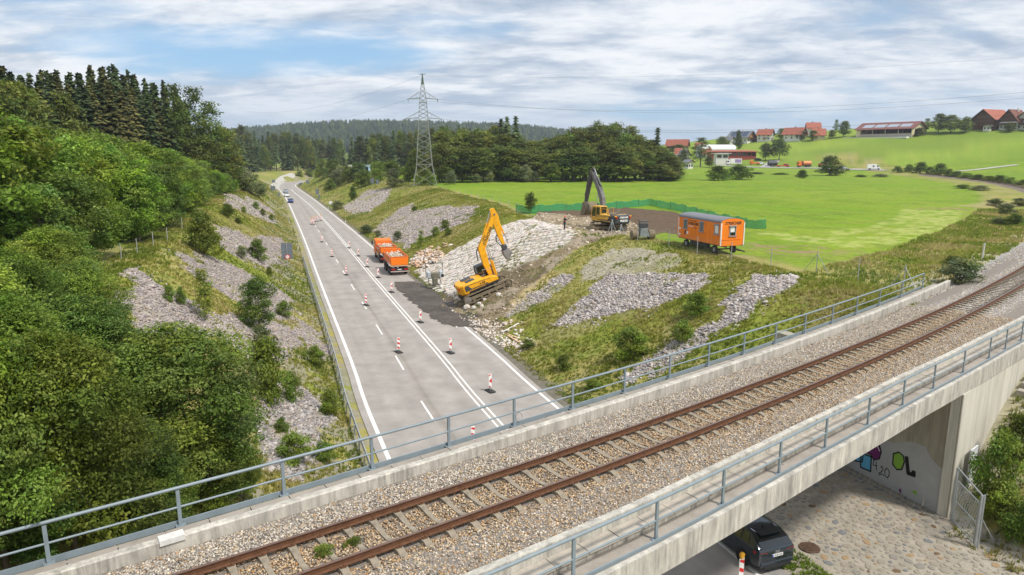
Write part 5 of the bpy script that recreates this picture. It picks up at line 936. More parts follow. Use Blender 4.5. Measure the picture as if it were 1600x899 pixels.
    for s_ in (-1, 1):
        mb = MB(); mb.loft([[V3(s_*.46*kw, y0+.035, .72*kz), V3(s_*.46*kw, y0-.0, .72*kz), V3(s_*.46*kw, y0+.0, .86*kz), V3(s_*.46*kw, y0+.05, .86*kz)], [V3(s_*.74*kw, y0+.10, .74*kz), V3(s_*.755*kw, y0+.01, .74*kz), V3(s_*.76*kw, y0+.03, .90*kz), V3(s_*.74*kw, y0+.12, .90*kz)], [V3(s_*.86*kw, y0+.32, .80*kz), V3(s_*.872*kw, y0+.28, .80*kz), V3(s_*.878*kw, y0+.3, .90*kz), V3(s_*.86*kw, y0+.34, .90*kz)]]); mb.build('tail_light', REDL, t)
        mb = MB(); yf = (LB/2-.10)*ky; mb.box((s_*.62*kw, yf-.05, .62*kz), (.32, .22, .12)); mb.build('headlight', fmat('headlight_glass', (.7, .7, .68), .15), t)
        mb = MB(); mb.box((s_*(W_/2+.07), (2.75-LB/2)*ky, 1.0*kz), (.16, .1, .12)); mb.build('mirror', paint, t, bevel=.02)
        mb = MB(); 
        for yy in (1.32, 2.3): mb.box((s_*(.885*kw+.008), (yy-LB/2)*ky, .86*kz), (.02, .2, .025))
        if lod == 0: mb.build('door_handles', paint, t)
    if lod == 0:
        mb = MB(); mb.loft([[V3(-.52, y0+.40, 1.385*kz), V3(.52, y0+.40, 1.385*kz), V3(.54, y0+.66, 1.40*kz), V3(-.54, y0+.66, 1.40*kz)], [V3(-.50, y0+.36, 1.395*kz), V3(.50, y0+.36, 1.395*kz), V3(.54, y0+.68, 1.425*kz), V3(-.54, y0+.68, 1.425*kz)]]); mb.build('roof_spoiler', paint, t)
        mb = MB(); mb.loft([[V3(-.80, y0+.06, .30), V3(-.80, y0-.035, .34), V3(-.80, y0-.035, .50), V3(-.80, y0+.06, .56)], [V3(.80, y0+.06, .30), V3(.80, y0-.035, .34), V3(.80, y0-.035, .50), V3(.80, y0+.06, .56)]]); mb.build('rear_bumper', paint, t, bevel=.02)
        mb = MB(); mb.box((0, y0-.035, .30), (1.3, .06, .12)); mb.build('diffuser', BLK, t)
        mb = MB(); mb.box((0, y0-.012, .755), (.52, .02, .115)); pl = mb.build('number_plate', WHT, t); mb = MB(); mb.box((-.235, y0-.025, .755), (.045, .01, .11)); mb.build('plate_strip', fmat('plate_blue', (.01, .06, .5), .4), pl)
        if plate: text_part('plate_text', plate, .10, BLK, pl, facing((.02, y0-.026, .755), (0, -1, 0)), .002)
        mb = MB()
        for k in range(4): c0 = V3(-.09+k*.06, y0+.005, .90); mb.tube([c0+V3(math.cos(a_)*.04, -.01, math.sin(a_)*.04) for a_ in np.linspace(0, 6.283, 11)], .006, 4)
        mb.build('emblem', CHR, t); mb = MB(); mb.box((0, y0+.90, 1.47*kz), (.035, .14, .06), taper=.4); mb.build('aerial', BLK, t)
        mb = MB(); mb.bar((-.05, y0+.10, 1.03), (-.38, y0+.16, 1.12), .015, .012); mb.build('rear_wiper', BLK, t)
        mb = MB(); mb.bar((-.55, y0+.7, 1.455), (-.58, y0+2.3, 1.45), .03, .03); mb.build('roof_rail', CHR, t); mb = MB(); mb.bar((.55, y0+.7, 1.455), (.58, y0+2.3, 1.45), .03, .03); mb.build('roof_rail', CHR, t)
    return t
AUDI = fmat('dark_blue_grey_paint', (.028, .038, .050), .22, .05, coat=1., metal=.3)
pA = rp(cs-.7, float(wR(cs))+.10, .0); _a = at(1170, 893, 0); _b = at(1229, 885, 0); cen = (_a+_b)/2; az0 = ROAD.az(ROAD.coord(cen.x, cen.y)[0])
fw = Vector((math.sin(az0), math.cos(az0), 0)); car((cen+fw*2.15+Vector((.22, -.1, .0))), az0, AUDI, 'dark grey blue estate hatchback parked under the bridge at the edge line', 4.5, 1.86, 1.5, plate='TS·IP 107')
for u, v, azo, c, lab in ((454.5, 317.5, math.pi, (.012, .03, .16), 'dark blue car, nearest of the oncoming cars on the road'), (448.5, 308, math.pi, (.72, .72, .72), 'white car right behind the dark blue one'), (447, 301.5, math.pi, (.30, .34, .38), 'grey car last of the three oncoming cars'), (470.5, 290.5, math.pi, (.03, .035, .045), 'black car coming round the bend'), (483, 282.6, math.pi, (.10, .14, .16), 'grey green car at the far end of the visible road'), (482, 287.3, 0, (.5, .5, .5), 'pale car beside the grey sign back at the bend')):
    p = at(u, v, 0.); a_ = ROAD.az(ROAD.coord(p.x, p.y)[0])+azo; f = Vector((math.sin(a_), math.cos(a_), 0)); car(p-f*2.0 if azo else p+f*2, a_, fmat('paint_%d' % int(u), c, .3, .05, coat=.8), lab, lod=1, name='moving_car')
# ---- warning beacons
def stripes_tex(): pass
def beacon(p, az, kind, label, group, lamp=False):
    t = thing('warning_beacon', p, -az, label, 'warning beacon', group)
    mb = MB(); mb.box((0, 0, .05), (.46, .80, .09)); mb.box((0, 0, .115), (.2, .34, .05)); mb.build('foot', fmat('recycled_rubber', (.045, .045, .045), .9, .3), t, bevel=.015)
    mb = MB(); mb.box((0, 0, .22), (.05, .05, .24)); mb.build('post', GRYP, t)
    z0, z1, hw = .28, 1.28, .13; mb = MB(); mb.bb((-hw, -.02, z0), (hw, .02, z1)); bl_ = mb.build('blade', WHT, t, bevel=.008)
    mb = MB(); y = -.024
    def para(P_): mb.add([V3(x, y, z) for x, z in P_]+[V3(x, y+.003, z) for x, z in P_], [tuple(range(len(P_))), tuple(range(2*len(P_)-1, len(P_)-1, -1))]+[(i, (i+1) % len(P_), len(P_)+(i+1) % len(P_), len(P_)+i) for i in range(len(P_))])
    h = .115
    if kind == 'arrow':          # arrow pointing left over half bars
        para([(-h, .78), (h, .60), (h, .96)]); para([(-h, 1.25), (-h, 1.12), (h, 1.25)][:3]); para([(h, .31), (-h, .31), (h*0-h, .44), (h*.2, .38)][:3]); para([(-h, .31), (h, .31), (-h, .46)])
    else:                        # slanting bars
        for zc_ in (.42, .80, 1.14): para([(h, zc_-.14), (h, zc_+.02), (-h, zc_+.14), (-h, zc_-.02)] if zc_ < 1.1 and zc_ > .5 else ([(h, .31), (h, .42), (-h, .56), (-h, .40)] if zc_ < .5 else [(h, 1.04), (h, 1.2), (-h, 1.25), (-h, 1.18)]))
    mb.build('stripe_print', REDP, bl_)
    if lamp:
        mb = MB(); mb.box((0, 0, 1.33), (.12, .09, .10)); l_ = mb.build('lamp_housing', AMB, t); mb = MB(); mb.cyl((0, -.05, 1.42), (0, .05, 1.42), .11, 14); mb.build('lamp', AMB, t, bevel=.01)
    return t
words = ['nearest', 'second', 'third', 'fourth', 'fifth', 'sixth', 'seventh', 'eighth', 'ninth', 'tenth']
for i, (u, v) in enumerate(((766, 612), (704, 552), (657, 504), (612, 457), (591, 434), (574, 417.5), (560, 400.5), (545.5, 388))):
    p = at(u, v, .008); beacon(p, ROAD.az(ROAD.coord(p.x, p.y)[0])-.25, 'arrow', words[i]+' red and white arrow beacon of the right hand row, counted from the bridge', 'arrow beacons on the double line')
for i, (u, v) in enumerate(((739, 700), (623, 551), (572, 477.5), (541, 430), (519, 401.5), (503, 378.5), (490.5, 352))):
    p = at(u, v, .008); beacon(p, ROAD.az(ROAD.coord(p.x, p.y)[0])-.25, 'bar', words[i]+' striped beacon of the left hand row, counted from the bridge', 'striped beacons beside the dashed line')
for i, (u, v) in enumerate(((486.5, 351), (489, 349), (492.5, 347), (496.8, 346), (501.3, 345))):
    p = at(u, v, .008); beacon(p, ROAD.az(ROAD.coord(p.x, p.y)[0])-.25, 'bar', ('leftmost', 'second from left', 'middle', 'second from right', 'rightmost')[i]+' of the five lamp topped beacons closing the lane', 'lamp topped beacons across the lane', True)
p = at(1162, 905, .008); beacon(Vector((p.x-.35, p.y-.6, .008)), az0-.15, 'bar', 'striped beacon with an amber lamp below the bridge behind the parked car', None, True)
# ---- reflector posts, guard rail, signs
def delineator(p, label): t = thing('reflector_post', p, 0, label, 'reflector post', 'white reflector posts along the road'); mb = MB(); mb.prism([(-.06, 0), (.06, 0), (.05, .95), (-.05, 1.05)], -.05, .05); mb.build('body', WHT, t); mb = MB(); mb.bb((-.062, -.054, .72), (.062, .054, .92)); mb.build('band', BLK, t); return t
for u, v, l in ((466, 391, 'left, beside the start of the guard rail'), (452, 349, 'left, before the lamp beacons'), (441, 326.5, 'left, beside the oncoming cars'), (439, 313, 'left, at the near end of the bend'), (513, 327.5, 'right, beside the white sign'), (540, 348.5, 'right, ahead of the lorry')): delineator(gnd(u, v), 'white reflector post on the '+l)
gr = thing('guard_rail', label='long galvanised guard rail along the left road edge', cat='guard rail'); GAL = fmat('galvanised_steel', (.46, .49, .51), .4, .12, metal=.5); g0 = float(ROAD.coord(*gnd(468, 402)[:2])[0]); gz = lambda s: .78-.66*max(0, (s-(g0-6))/6)
mb = MB(); pr_ = [(-.02, -.15), (.03, -.11), (.03, -.04), (-.01, 0), (.03, .04), (.03, .11), (-.02, .15), (-.035, .15), (.012, .10), (.012, .05), (-.028, 0), (.012, -.05), (.012, -.10), (-.035, -.15)]
mb.loft([[rp(s, -1.25+x, gz(s)-.12+z) for x, z in pr_] for s in np.arange(-30, g0+.1, 1.5)]); mb.build('beam', GAL, gr)
for s in np.arange(-29, g0-1, 2.): mb = MB(); p = rp(s, -1.36, 0); M = Matrix.Rotation(-ROAD.az(s), 3, 'Z'); h = gz(s); mb.box(p+V3(0, 0, h/2-.3), (.10, .06, h+.55), M); mb.build('post', GAL, gr)
SIGNB = fmat('sign_back_grey', (.16, .185, .215), .55, .1)
def sign(p, az, wd, h, z0, label, posts=1, extra=None):
    t = thing('road_sign', p, -az, label, 'road sign'); mb = MB(); mb.bb((-wd/2, -.012, z0), (wd/2, .012, z0+h)); mb.build('panel', SIGNB, t, bevel=.005)
    mb = MB(); [mb.bar((-wd/2+.02, -.03, z0+h*q), (wd/2-.02, -.03, z0+h*q), .03, .02) for q in (.12, .5, .88)]; mb.build('frame', GAL, t)
    for x in ((0,) if posts == 1 else (-wd*.3, wd*.3)): mb = MB(); mb.cyl((x, -.07, -.3), (x, -.07, z0+h), .04, 8); mb.build('post', GAL, t)
    if extra:
        mb = MB(); mb.cyl((.05, -.14, z0+.30), (.05, -.11, z0+.30), .33, 24); d = mb.build('disc', REDP, t); mb = MB(); mb.cyl((.05, -.147, z0+.30), (.05, -.13, z0+.30), .235, 24); mb.build('disc_face', WHT, d)
        for x, m in ((-.04, BLK), (.13, REDP)): mb = MB(); mb.box((x, -.151, z0+.29), (.10, .008, .05)); mb.box((x, -.151, z0+.33), (.06, .008, .03)); mb.build('car_symbol', m, d)
    return t
p = gnd(450, 419); sign(p, R(-10), 1.45, 2.2, 1.25, 'back of a large grey sign with a round red rimmed no overtaking disc', 1, True)
for u, v, wd, h, z0, l in ((427, 303, 1.7, 1.6, 1.2, 'lower grey sign back of the pair left of the road'), (428, 292, 1.6, 1.4, 2.0, 'upper grey sign back left of the road'), (436, 310, .7, 1.4, .8, 'small narrow grey sign back beside the left verge'), (481, 290.5, 1.4, 1.5, 1.0, 'dark square sign back at the bend between the cars'), (496, 308, 1.2, 2.0, 1.0, 'tall grey sign back on the right bank near the bend'), (499, 312, .7, 1.2, .4, 'small grey sign back low on the right bank'), (582, 292, 1.2, 1.8, 1.1, 'grey sign back beside the dark bush on the crest'), (590, 291, 1.0, 1.5, .7, 'second grey sign back beside the dark bush on the crest')): sign(gnd(u, v), 0, wd, h, z0, l)
t = thing('round_mirror', gnd(517, 325), 0, 'small white round mirror sign at the right verge', 'sign'); mb = MB(); mb.cyl((0, 0, 0), (0, 0, 1.3), .05, 8); mb.build('post', GAL, t); mb = MB(); mb.cyl((0, -.04, 1.5), (0, .04, 1.5), .55, 20); mb.build('disc', WHT, t)
# ---- limbs for diggers
def limb(pts, ws, x0, x1):
    P_ = [Vector((p[0], p[1])) for p in pts]; up, dn = [], []
    for i, p in enumerate(P_):
        a = (P_[i]-P_[max(i-1, 0)]) if i else (P_[1]-P_[0]); b = (P_[min(i+1, len(P_)-1)]-P_[i]) if i < len(P_)-1 else a; d = (a.normalized()+b.normalized()).normalized(); n_ = Vector((-d.y, d.x))*ws[i]/2; up.append(p+n_); dn.append(p-n_)
    pl_ = up+dn[::-1]; mb = MB(); n_ = len(pl_); vs = [V3(x0, q.x, q.y) for q in pl_]+[V3(x1, q.x, q.y) for q in pl_]; k = len(pts); fs = []
    for i in range(k-1): fs += [(i, i+1, n_-2-i, n_-1-i), (n_+i, n_+n_-1-i, n_+n_-2-i, n_+i+1)]
    fs += [(i, n_+i, n_+(i+1) % n_, (i+1) % n_) for i in range(n_)]; return mb.add(vs, fs)
def xf(mb, M): mb.v = [tuple(M@Vector(v)) for v in mb.v]; return mb
def digger(loc, rot, swing, paint, label, B, body_dark, tracks_m, bucket='shell', texts=None):
    t = thing('excavator', loc, 0, label, 'excavator', rot=rot); LT = B.get('LT', 4.7); rr = .48
    for s_ in (-1, 1):
        x0, x1 = s_*1.22-.30, s_*1.22+.30; out = []; n_ = 96
        per = 2*LT-4*rr+2*math.pi*rr*1.0; LL = LT/2-rr
        def sp(q, r):
            a1 = 2*LL; a2 = math.pi*rr; q = q % (2*a1+2*a2)
            if q < a1: return (-LL+q, rr+r)
            if q < a1+a2: f = (q-a1)/rr; return (LL+math.sin(f)*r, rr+math.cos(f)*r)
            if q < 2*a1+a2: return (LL-(q-a1-a2), rr-r)
            f = (q-2*a1-a2)/rr; return (-LL-math.sin(f)*r, rr-math.cos(f)*r)
        per = 4*LL+2*math.pi*rr; pr_ = [sp(per*k/n_, rr-(.0 if (k % 4) < 3 else .05)) for k in range(n_)]; inn = [sp(per*k/n_, rr-.10) for k in range(n_)]
        mb = MB(); mb.loft([[V3(x0, *a), V3(x1, *a), V3(x1, *b), V3(x0, *b)] for a, b in zip(pr_, inn)]+[[V3(x0, *pr_[0]), V3(x1, *pr_[0]), V3(x1, *inn[0]), V3(x0, *inn[0])]], caps=False); mb.build('track', tracks_m, t)
        mb = MB(); mb.bb((x0+.12, -LL+.2, .28), (x1-.12, LL-.2, .62)); mb.build('track_frame', tracks_m, t, bevel=.03)
        for y, r in ((-LL, .34), (LL, .34)): mb = MB(); mb.cyl((x0+.05, y, rr), (x1-.05, y, rr), r, 14); mb.cyl((x0-.01, y, rr), (x1+.01, y, rr), .15, 10); mb.build('idler_wheel', STEEL if y < 0 else tracks_m, t)
        for y in np.linspace(-LL+.6, LL-.6, 5): mb = MB(); mb.cyl((x0+.1, y, .22), (x1-.1, y, .22), .13, 10); mb.build('roller', tracks_m, t)
    mb = MB(); mb.bb((-.95, -.9, .45), (.95, .9, .85)); mb.cyl((0, 0, .8), (0, 0, 1.08), .75, 20); mb.build('undercarriage', CHS, t)
    M = Matrix.Rotation(-swing, 4, 'Z'); up = thing('upper_body', (0, 0, 0)); up.parent = t; bpy.data.objects.remove(up)
    def P(nm, mb, m, bevel=0, smooth=False, parent=t): return xf(mb, M).build(nm, m, parent, smooth, bevel)
    # deck, hoods, counterweight
    mb = MB(); mb.bb((-1.35, -2.2, 1.08), (1.35, 1.55, 1.28)); P('deck', mb, CHS, .03)
    mb = MB(); mb.loft([[V3(-1.38, y, 1.25), V3(1.38, y, 1.25), V3(1.38, y, z), V3(1.1, y, z+.12), V3(-1.1, y, z+.12), V3(-1.38, y, z)] for y, z in ((-2.25, 2.0), (-1.0, 2.05), (-.1, 2.02), (-.05, 1.9))]); P('engine_hood', mb, paint, .03)
    mb = MB(); mb.loft([[V3(.35, y, 1.28), V3(1.38, y, 1.28), V3(1.38, y, z), V3(.35, y, z)] for y, z in ((-.04, 1.95), (.9, 1.85), (1.5, 1.65))]); P('side_tank', mb, paint, .04)
    rb = [(1.38, -2.0), (1.34, -2.45), (1.0, -2.85), (0, -3.0), (-1.0, -2.85), (-1.34, -2.45), (-1.38, -2.0)]
    mb = MB(); mb.loft([[V3(x*k, y*k2, z) for x, y in rb] for z, k, k2 in ((1.0, .94, .95), (1.15, 1, 1), (2.0, 1, 1.0), (2.12, .95, .97))]); cw = P('counterweight', mb, body_dark or paint, .02)
    mb = MB(); mb.bb((-1.1, -2.1, 2.13), (-.2, -1.0, 2.22)); mb.bb((.1, -1.9, 2.13), (1.0, -.9, 2.20)); P('top_grille', mb, DGR, .02)
    mb = MB(); mb.cyl((.5, -1.3, 2.15), (.5, -1.3, 2.65), .07, 8); P('exhaust', mb, STEEL)
    mb = MB(); [mb.tube([V3(-1.25, -.2+0, 2.1), V3(-1.25, -.2, 2.75), V3(-1.25, -1.6, 2.75), V3(-1.25, -1.6, 2.1)], .025, 5)]; mb.tube([V3(.9, .2, 2.0), V3(.9, .2, 2.8), V3(.9, 1.3, 2.6), V3(.9, 1.3, 1.7)], .025, 5); P('hand_rail', mb, YELO if body_dark else STEEL)
    for s_ in (-1, 1):
        mb = MB(); x = s_*1.392; mb.add([V3(x, -2.3, 1.35), V3(x, .3, 1.35), V3(x, .3, 1.45), V3(x, -1.6, 1.47), V3(x, -1.9, 1.9), V3(x, -2.3, 1.9)], [(0, 1, 2, 3, 4, 5)]); mb.add([V3(x, -2.2, 1.93), V3(x, .8, 1.78), V3(x, .8, 1.83), V3(x, -2.2, 1.99)], [(0, 1, 2, 3)]); P('stripe_print', mb, DGR)
        mb = MB(); mb.box((s_*1.0, -2.90, 1.8), (.22, .1, .22)); P('rear_light', mb, REDL)
        if body_dark: mb = MB(); mb.box((s_*1.12, -2.84, 1.98), (.3, .1, .12)); P('reflector', mb, AMB)
    # cab on the left
    cx0, cx1, cy0, cy1, cz0, cz1 = -1.36, -.36, -.1, 1.7, 1.25, 2.95
    prof = [(cy0, cz0), (cy1-.12, cz0), (cy1, cz0+.7), (cy1-.25, cz1-.08), (cy0, cz1)]
    mb = MB(); vs = []; mb.v = [(x, y, z) for x in (cx0+.04, cx1-.04) for y, z in [(a*.985+.01, b-.03) for a, b in prof]]; k = len(prof); mb.f = [tuple(range(k)), tuple(range(2*k-1, k-1, -1))]+[(i, (i+1) % k, k+(i+1) % k, k+i) for i in range(k)]; cb = P('cab', mb, GLS)
    def fr(a, b, w_=.08): return xf(MB().bar(a, b, w_, w_), M)
    for x in (cx0, cx1):
        pp = [V3(x, *q) for q in prof]; mb = MB()
        for i in range(k): mb.bar(pp[i], pp[(i+1) % k], .085, .085)
        mb.bar(V3(x, .75, cz0), V3(x, .72, cz1), .07, .07); P('cab_frame', mb, body_dark and paint or DGR, parent=cb)
    mb = MB(); mb.bb((cx0-.02, cy0-.03, cz0), (cx1+.02, cy0+.75, cz0+.72)); mb.bb((cx0-.02, cy0+.8, cz0), (cx0+.02, cy1-.1, cz0+.5)); P('cab_door', mb, GRYP if not body_dark else paint, .01, parent=cb)
    mb = MB(); mb.bb((cx0-.03, cy0-.02, cz1-.03), (cx1+.03, cy1-.28, cz1+.09)); P('cab_roof', mb, paint if body_dark else DGR, .03, parent=cb)
    if not body_dark: mb = MB(); mb.loft([[V3(cx0, cy1-.4, cz1+.28), V3(cx1, cy1-.4, cz1+.28), V3(cx1, cy1-.4, cz1+.33), V3(cx0, cy1-.4, cz1+.33)], [V3(cx0, cy1+.5, cz1+.10), V3(cx1, cy1+.5, cz1+.10), V3(cx1, cy1+.5, cz1+.15), V3(cx0, cy1+.5, cz1+.15)]]); P('cab_visor', mb, DGR, parent=cb)
    # boom, stick, bucket in the plane of the swing (already local y,z)
    bm = paint if not B.get('grey') else B['grey']; bx = .26
    bo = P('boom', limb(B['boom'], B['bw'], -bx, bx), bm, .02); st = P('stick', limb(B['stick'], B['sw'], -.2, .2), B.get('stickm', bm), .02)
    for a, b in B['cyl']:
        a = Vector((0, *a)); b = Vector((0, *b)); m_ = a.lerp(b, .55)
        for x in ((-.38, .38) if (a, b) == (a, b) and B['cyl'].index(next(c for c in B['cyl'] if Vector((0, *c[0])) == a)) == 0 else (0.,)):
            o = Vector((x, 0, 0)); P('cylinder', MB().cyl(a+o, m_+o, .10, 10), bm); P('piston_rod', MB().cyl(m_+o, b+o, .05, 8), CHR)
    for h_ in B['hose']:
        for x in (-.12, .12): P('hose', MB().tube([V3(x, *q) for q in h_], .03, 5), HOSE)
    for q in (B['boom'][0], B['boom'][-1], B['stick'][-1]): P('pin', MB().cyl((-.34, *q), (.34, *q), .11, 10), STEEL)
    b = B['bucket']; mb = MB()
    if b['kind'] == 'grab':
        c = Vector(b['at']); mb.cyl(V3(0, c.x, c.y+.55), V3(0, c.x, c.y+.1), .26, 12, .34); mb.bb((-.3, c.x-.25, c.y+.35), (.3, c.x+.25, c.y+.7)); P('quick_coupler', mb, DGR); mb = MB()
        mb.loft([[V3(-.45, c.x-.32, c.y+.15), V3(.45, c.x-.32, c.y+.15), V3(.45, c.x+.35, c.y+.15), V3(-.45, c.x+.35, c.y+.15)], [V3(-.5, c.x-.35, c.y-.35), V3(.5, c.x-.35, c.y-.35), V3(.5, c.x+.6, c.y-.30), V3(-.5, c.x+.6, c.y-.30)], [V3(-.5, c.x-.15, c.y-1.0), V3(.5, c.x-.15, c.y-1.0), V3(.5, c.x-.02, c.y-.98), V3(-.5, c.x-.02, c.y-.98)]]); P('bucket', mb, STEEL, .02)
    else:
        c = Vector(b['at']); W_ = b['w']/2; n_ = 9; A = np.linspace(b['a0'], b['a1'], n_); R_ = b['r']; o1 = [(c.x+R_*math.cos(a), c.y+R_*math.sin(a)) for a in A]; o2 = [(c.x+(R_-.05)*math.cos(a), c.y+(R_-.05)*math.sin(a)) for a in A]
        mb.loft([[V3(-W_, *p), V3(W_, *p), V3(W_, *q), V3(-W_, *q)] for p, q in zip(o1, o2)]); P('bucket', mb, b['m'], .0)
        for s_ in (-1, 1): mb = MB(); mb.prism([(0, 0)], 0, 0) if False else None; vs = [V3(s_*W_, *p) for p in o1]+[V3(s_*(W_-.05), *p) for p in o1]; mb.add(vs, [tuple(range(n_)), tuple(range(2*n_-1, n_-1, -1))]+[(i, (i+1) % n_, n_+(i+1) % n_, n_+i) for i in range(n_)]); P('bucket_side', mb, b['m'])
        mb = MB(); [mb.box((x, c.x+R_*math.cos(A[-1]), c.y+R_*math.sin(A[-1])-.06), (.1, .1, .2), taper=.5) for x in np.linspace(-W_+.08, W_-.08, 5)]; tt = P('bucket_teeth', mb, STEEL); tt['kind'] = 'stuff'
    for tx, sz, m, pos, nrm, upv, sh, bd in (texts or []): Mx = M@facing(pos, nrm, upv); text_part('lettering', tx, sz, m, t, Mx, .006, sh, bd)
    return t
# yellow digger on the slope: plane coordinates (along, up) of the world turned into the tilted machine frame
TH = R(19.5); ct, stt = math.cos(TH), math.sin(TH)
def pl(h, v): return (h*ct+v*stt, -h*stt+v*ct)
g = gnd(765, 463); e1 = Vector((math.sin(R(72)), math.cos(R(72)), 0)); side = Vector((math.cos(R(72)), -math.sin(R(72)), 0)); o_ = Vector((g.x, g.y, 0))-side*1.2
Bm = dict(LT=5.7, boom=[pl(.45, 2.0), pl(-.05, 3.2), pl(-.55, 4.9), pl(.15, 6.7), pl(.85, 8.55)], bw=[.40, .66, .80, .60, .42], stick=[pl(.62, 9.15), pl(.95, 8.2), pl(1.5, 6.3), pl(1.95, 5.25)], sw=[.45, .85, .5, .3],
    cyl=[(pl(1.05, 2.0), pl(.15, 4.9)), (pl(-.45, 5.9), pl(.50, 9.0)), (pl(1.45, 7.6), pl(2.45, 5.45))], hose=[[pl(-.95, 3.6), pl(-1.1, 4.6), pl(-.6, 5.6), pl(.3, 7.6), pl(.8, 8.2), pl(1.0, 7.3), pl(1.6, 7.1)], [pl(1.5, 7.0), pl(1.1, 6.1), pl(1.15, 5.6), pl(1.7, 5.1)]], bucket=dict(kind='grab', at=pl(2.15, 4.55)))
rx = Matrix.Rotation(-R(72), 4, 'Z')@Matrix.Rotation(TH, 4, 'X')
bp = Vector(pl(-.1, 6.0)); bd_ = (Vector(pl(.95, 8.4))-Vector(pl(-.45, 5.2))).normalized(); b2 = Vector((bd_.y, -bd_.x))
digger((o_.x, o_.y, float(zt(o_.x, o_.y)[0])+.12), rx.to_euler(), 0., YELO, 'yellow crawler excavator working on the white stone pitching slope', Bm, None, MUDM, texts=[
    ('STREICHER', .42, BLK, (.264, *pl(.10, 6.25)), (1, 0, 0), (0, -b2.x*-1, -b2.y*-1) if False else (0, -b2.x, -b2.y), .2, .01), ('LIEBHERR', .17, BLK, (.264, *pl(-.33, 6.05)), (1, 0, 0), (0, -b2.x, -b2.y), 0, .004), ('R 926', .26, BLK, (1.395, -.3, 1.62), (1, 0, 0), (0, 0, 1), 0, .006)])
# grey and yellow digger in the field, seen from behind
g = gnd(950, 361); GB = fmat('weathered_boom_grey', (.16, .155, .155), .6, .35); DB = fmat('dirty_dark_stick', (.075, .065, .06), .8, .4)
Sw = R(-30); az2 = R(-82)
digger((g.x+.2, g.y+1.4, float(zt(g.x, g.y+1.4)[0])+.05), (0, 0, -az2), Sw-az2, fmat('loader_yellow', (.66, .38, .06), .6, .25), 'grey and yellow crawler excavator seen from behind on the bare soil', dict(grey=GB, stickm=DB, boom=[(.9, 1.9), (1.35, 3.9), (1.95, 5.1), (3.5, 7.2)], bw=[.40, .66, .62, .34], stick=[(3.2, 7.6), (3.75, 6.7), (4.5, 4.2), (4.75, 3.2)], sw=[.35, .6, .42, .3], cyl=[((1.5, 1.9), (1.95, 4.4)), ((1.7, 5.5), (3.1, 7.5)), ((4.2, 6.6), (5.1, 4.0))], hose=[[(1.2, 4.2), (1.8, 5.6), (3.3, 7.3)]], bucket=dict(kind='shell', at=(4.3, 2.45), w=1.9, r=.85, a0=-1.2, a1=-4.6, m=MUDM)), DGR, MUDM,
    texts=[('VOLVO', .34, WHT, (0, -3.02, 1.42), (0, -1, 0), (0, 0, 1), 0, .02), ('STREICHER', .26, WHT, (0, -3.02, 1.82), (0, -1, 0), (0, 0, 1), .2, .012)])
# ---- person beside the digger
def person(p, az, label):
    t = thing('person', p, -az, label, 'person')
    me = bpy.data.meshes.new('body'); vs = [(0, 0, .95), (0, .01, 1.15), (0, .02, 1.38), (0, .03, 1.50), (0, .05, 1.62), (-.10, 0, .90), (-.12, .03, .50), (-.13, 0, .09), (-.13, .14, .04), (.10, 0, .90), (.13, -.02, .50), (.15, -.06, .09), (.15, .08, .04), (-.19, .02, 1.41), (-.26, .10, 1.20), (-.18, .32, 1.22), (.19, .02, 1.41), (.32, .14, 1.30), (.40, .38, 1.42), (-.16, .40, 1.22), (.42, .46, 1.44)]
    es = [(0, 1), (1, 2), (2, 3), (3, 4), (0, 5), (5, 6), (6, 7), (7, 8), (0, 9), (9, 10), (10, 11), (11, 12), (2, 13), (13, 14), (14, 15), (2, 16), (16, 17), (17, 18), (15, 19), (18, 20)]
    me.from_pydata(vs, es, []); o = link('body', me, t); sk = o.modifiers.new('skin', 'SKIN'); sr = o.modifiers.new('sub', 'SUBSURF'); sr.levels = sr.render_levels = 1
    rad = [.16, .15, .17, .06, .09, .10, .075, .05, .04, .10, .075, .05, .04, .075, .05, .04, .075, .05, .04, .035, .035]
    for i, r in enumerate(rad): me.skin_vertices[0].data[i].radius = (r, r*.85)
    me.skin_vertices[0].data[0].use_root = True; me.materials.append(fmat('navy_workwear', (.02, .025, .06), .8, .2))
    mb = MB(); mb.cyl((0, .05, 1.56), (0, .05, 1.70), .10, 12, .09); mb.build('head', fmat('skin', (.5, .28, .2), .6), t, smooth=True)
    mb = MB(); mb.cyl((0, .04, 1.70), (0, .04, 1.78), .14, 14, .08); mb.build('helmet', fmat('orange_red', (.75, .10, .02), .4), t, smooth=True)
    mb = MB(); mb.cyl((0, 0, 1.12), (0, .02, 1.18), .175, 12); mb.build('reflective_band', fmat('hi_vis', (.85, .2, .03), .5), t)
    for x, y in ((-.13, .06), (.15, 0)): mb = MB(); mb.box((x, y, .06), (.11, .28, .12)); mb.build('boot', REDP if x < 0 else fmat('boot_brown', (.2, .05, .04), .7), t, bevel=.02)
    return t
p = gnd(882, 360); person(p, R(70), 'worker in navy clothes and orange helmet standing left of the field excavator')
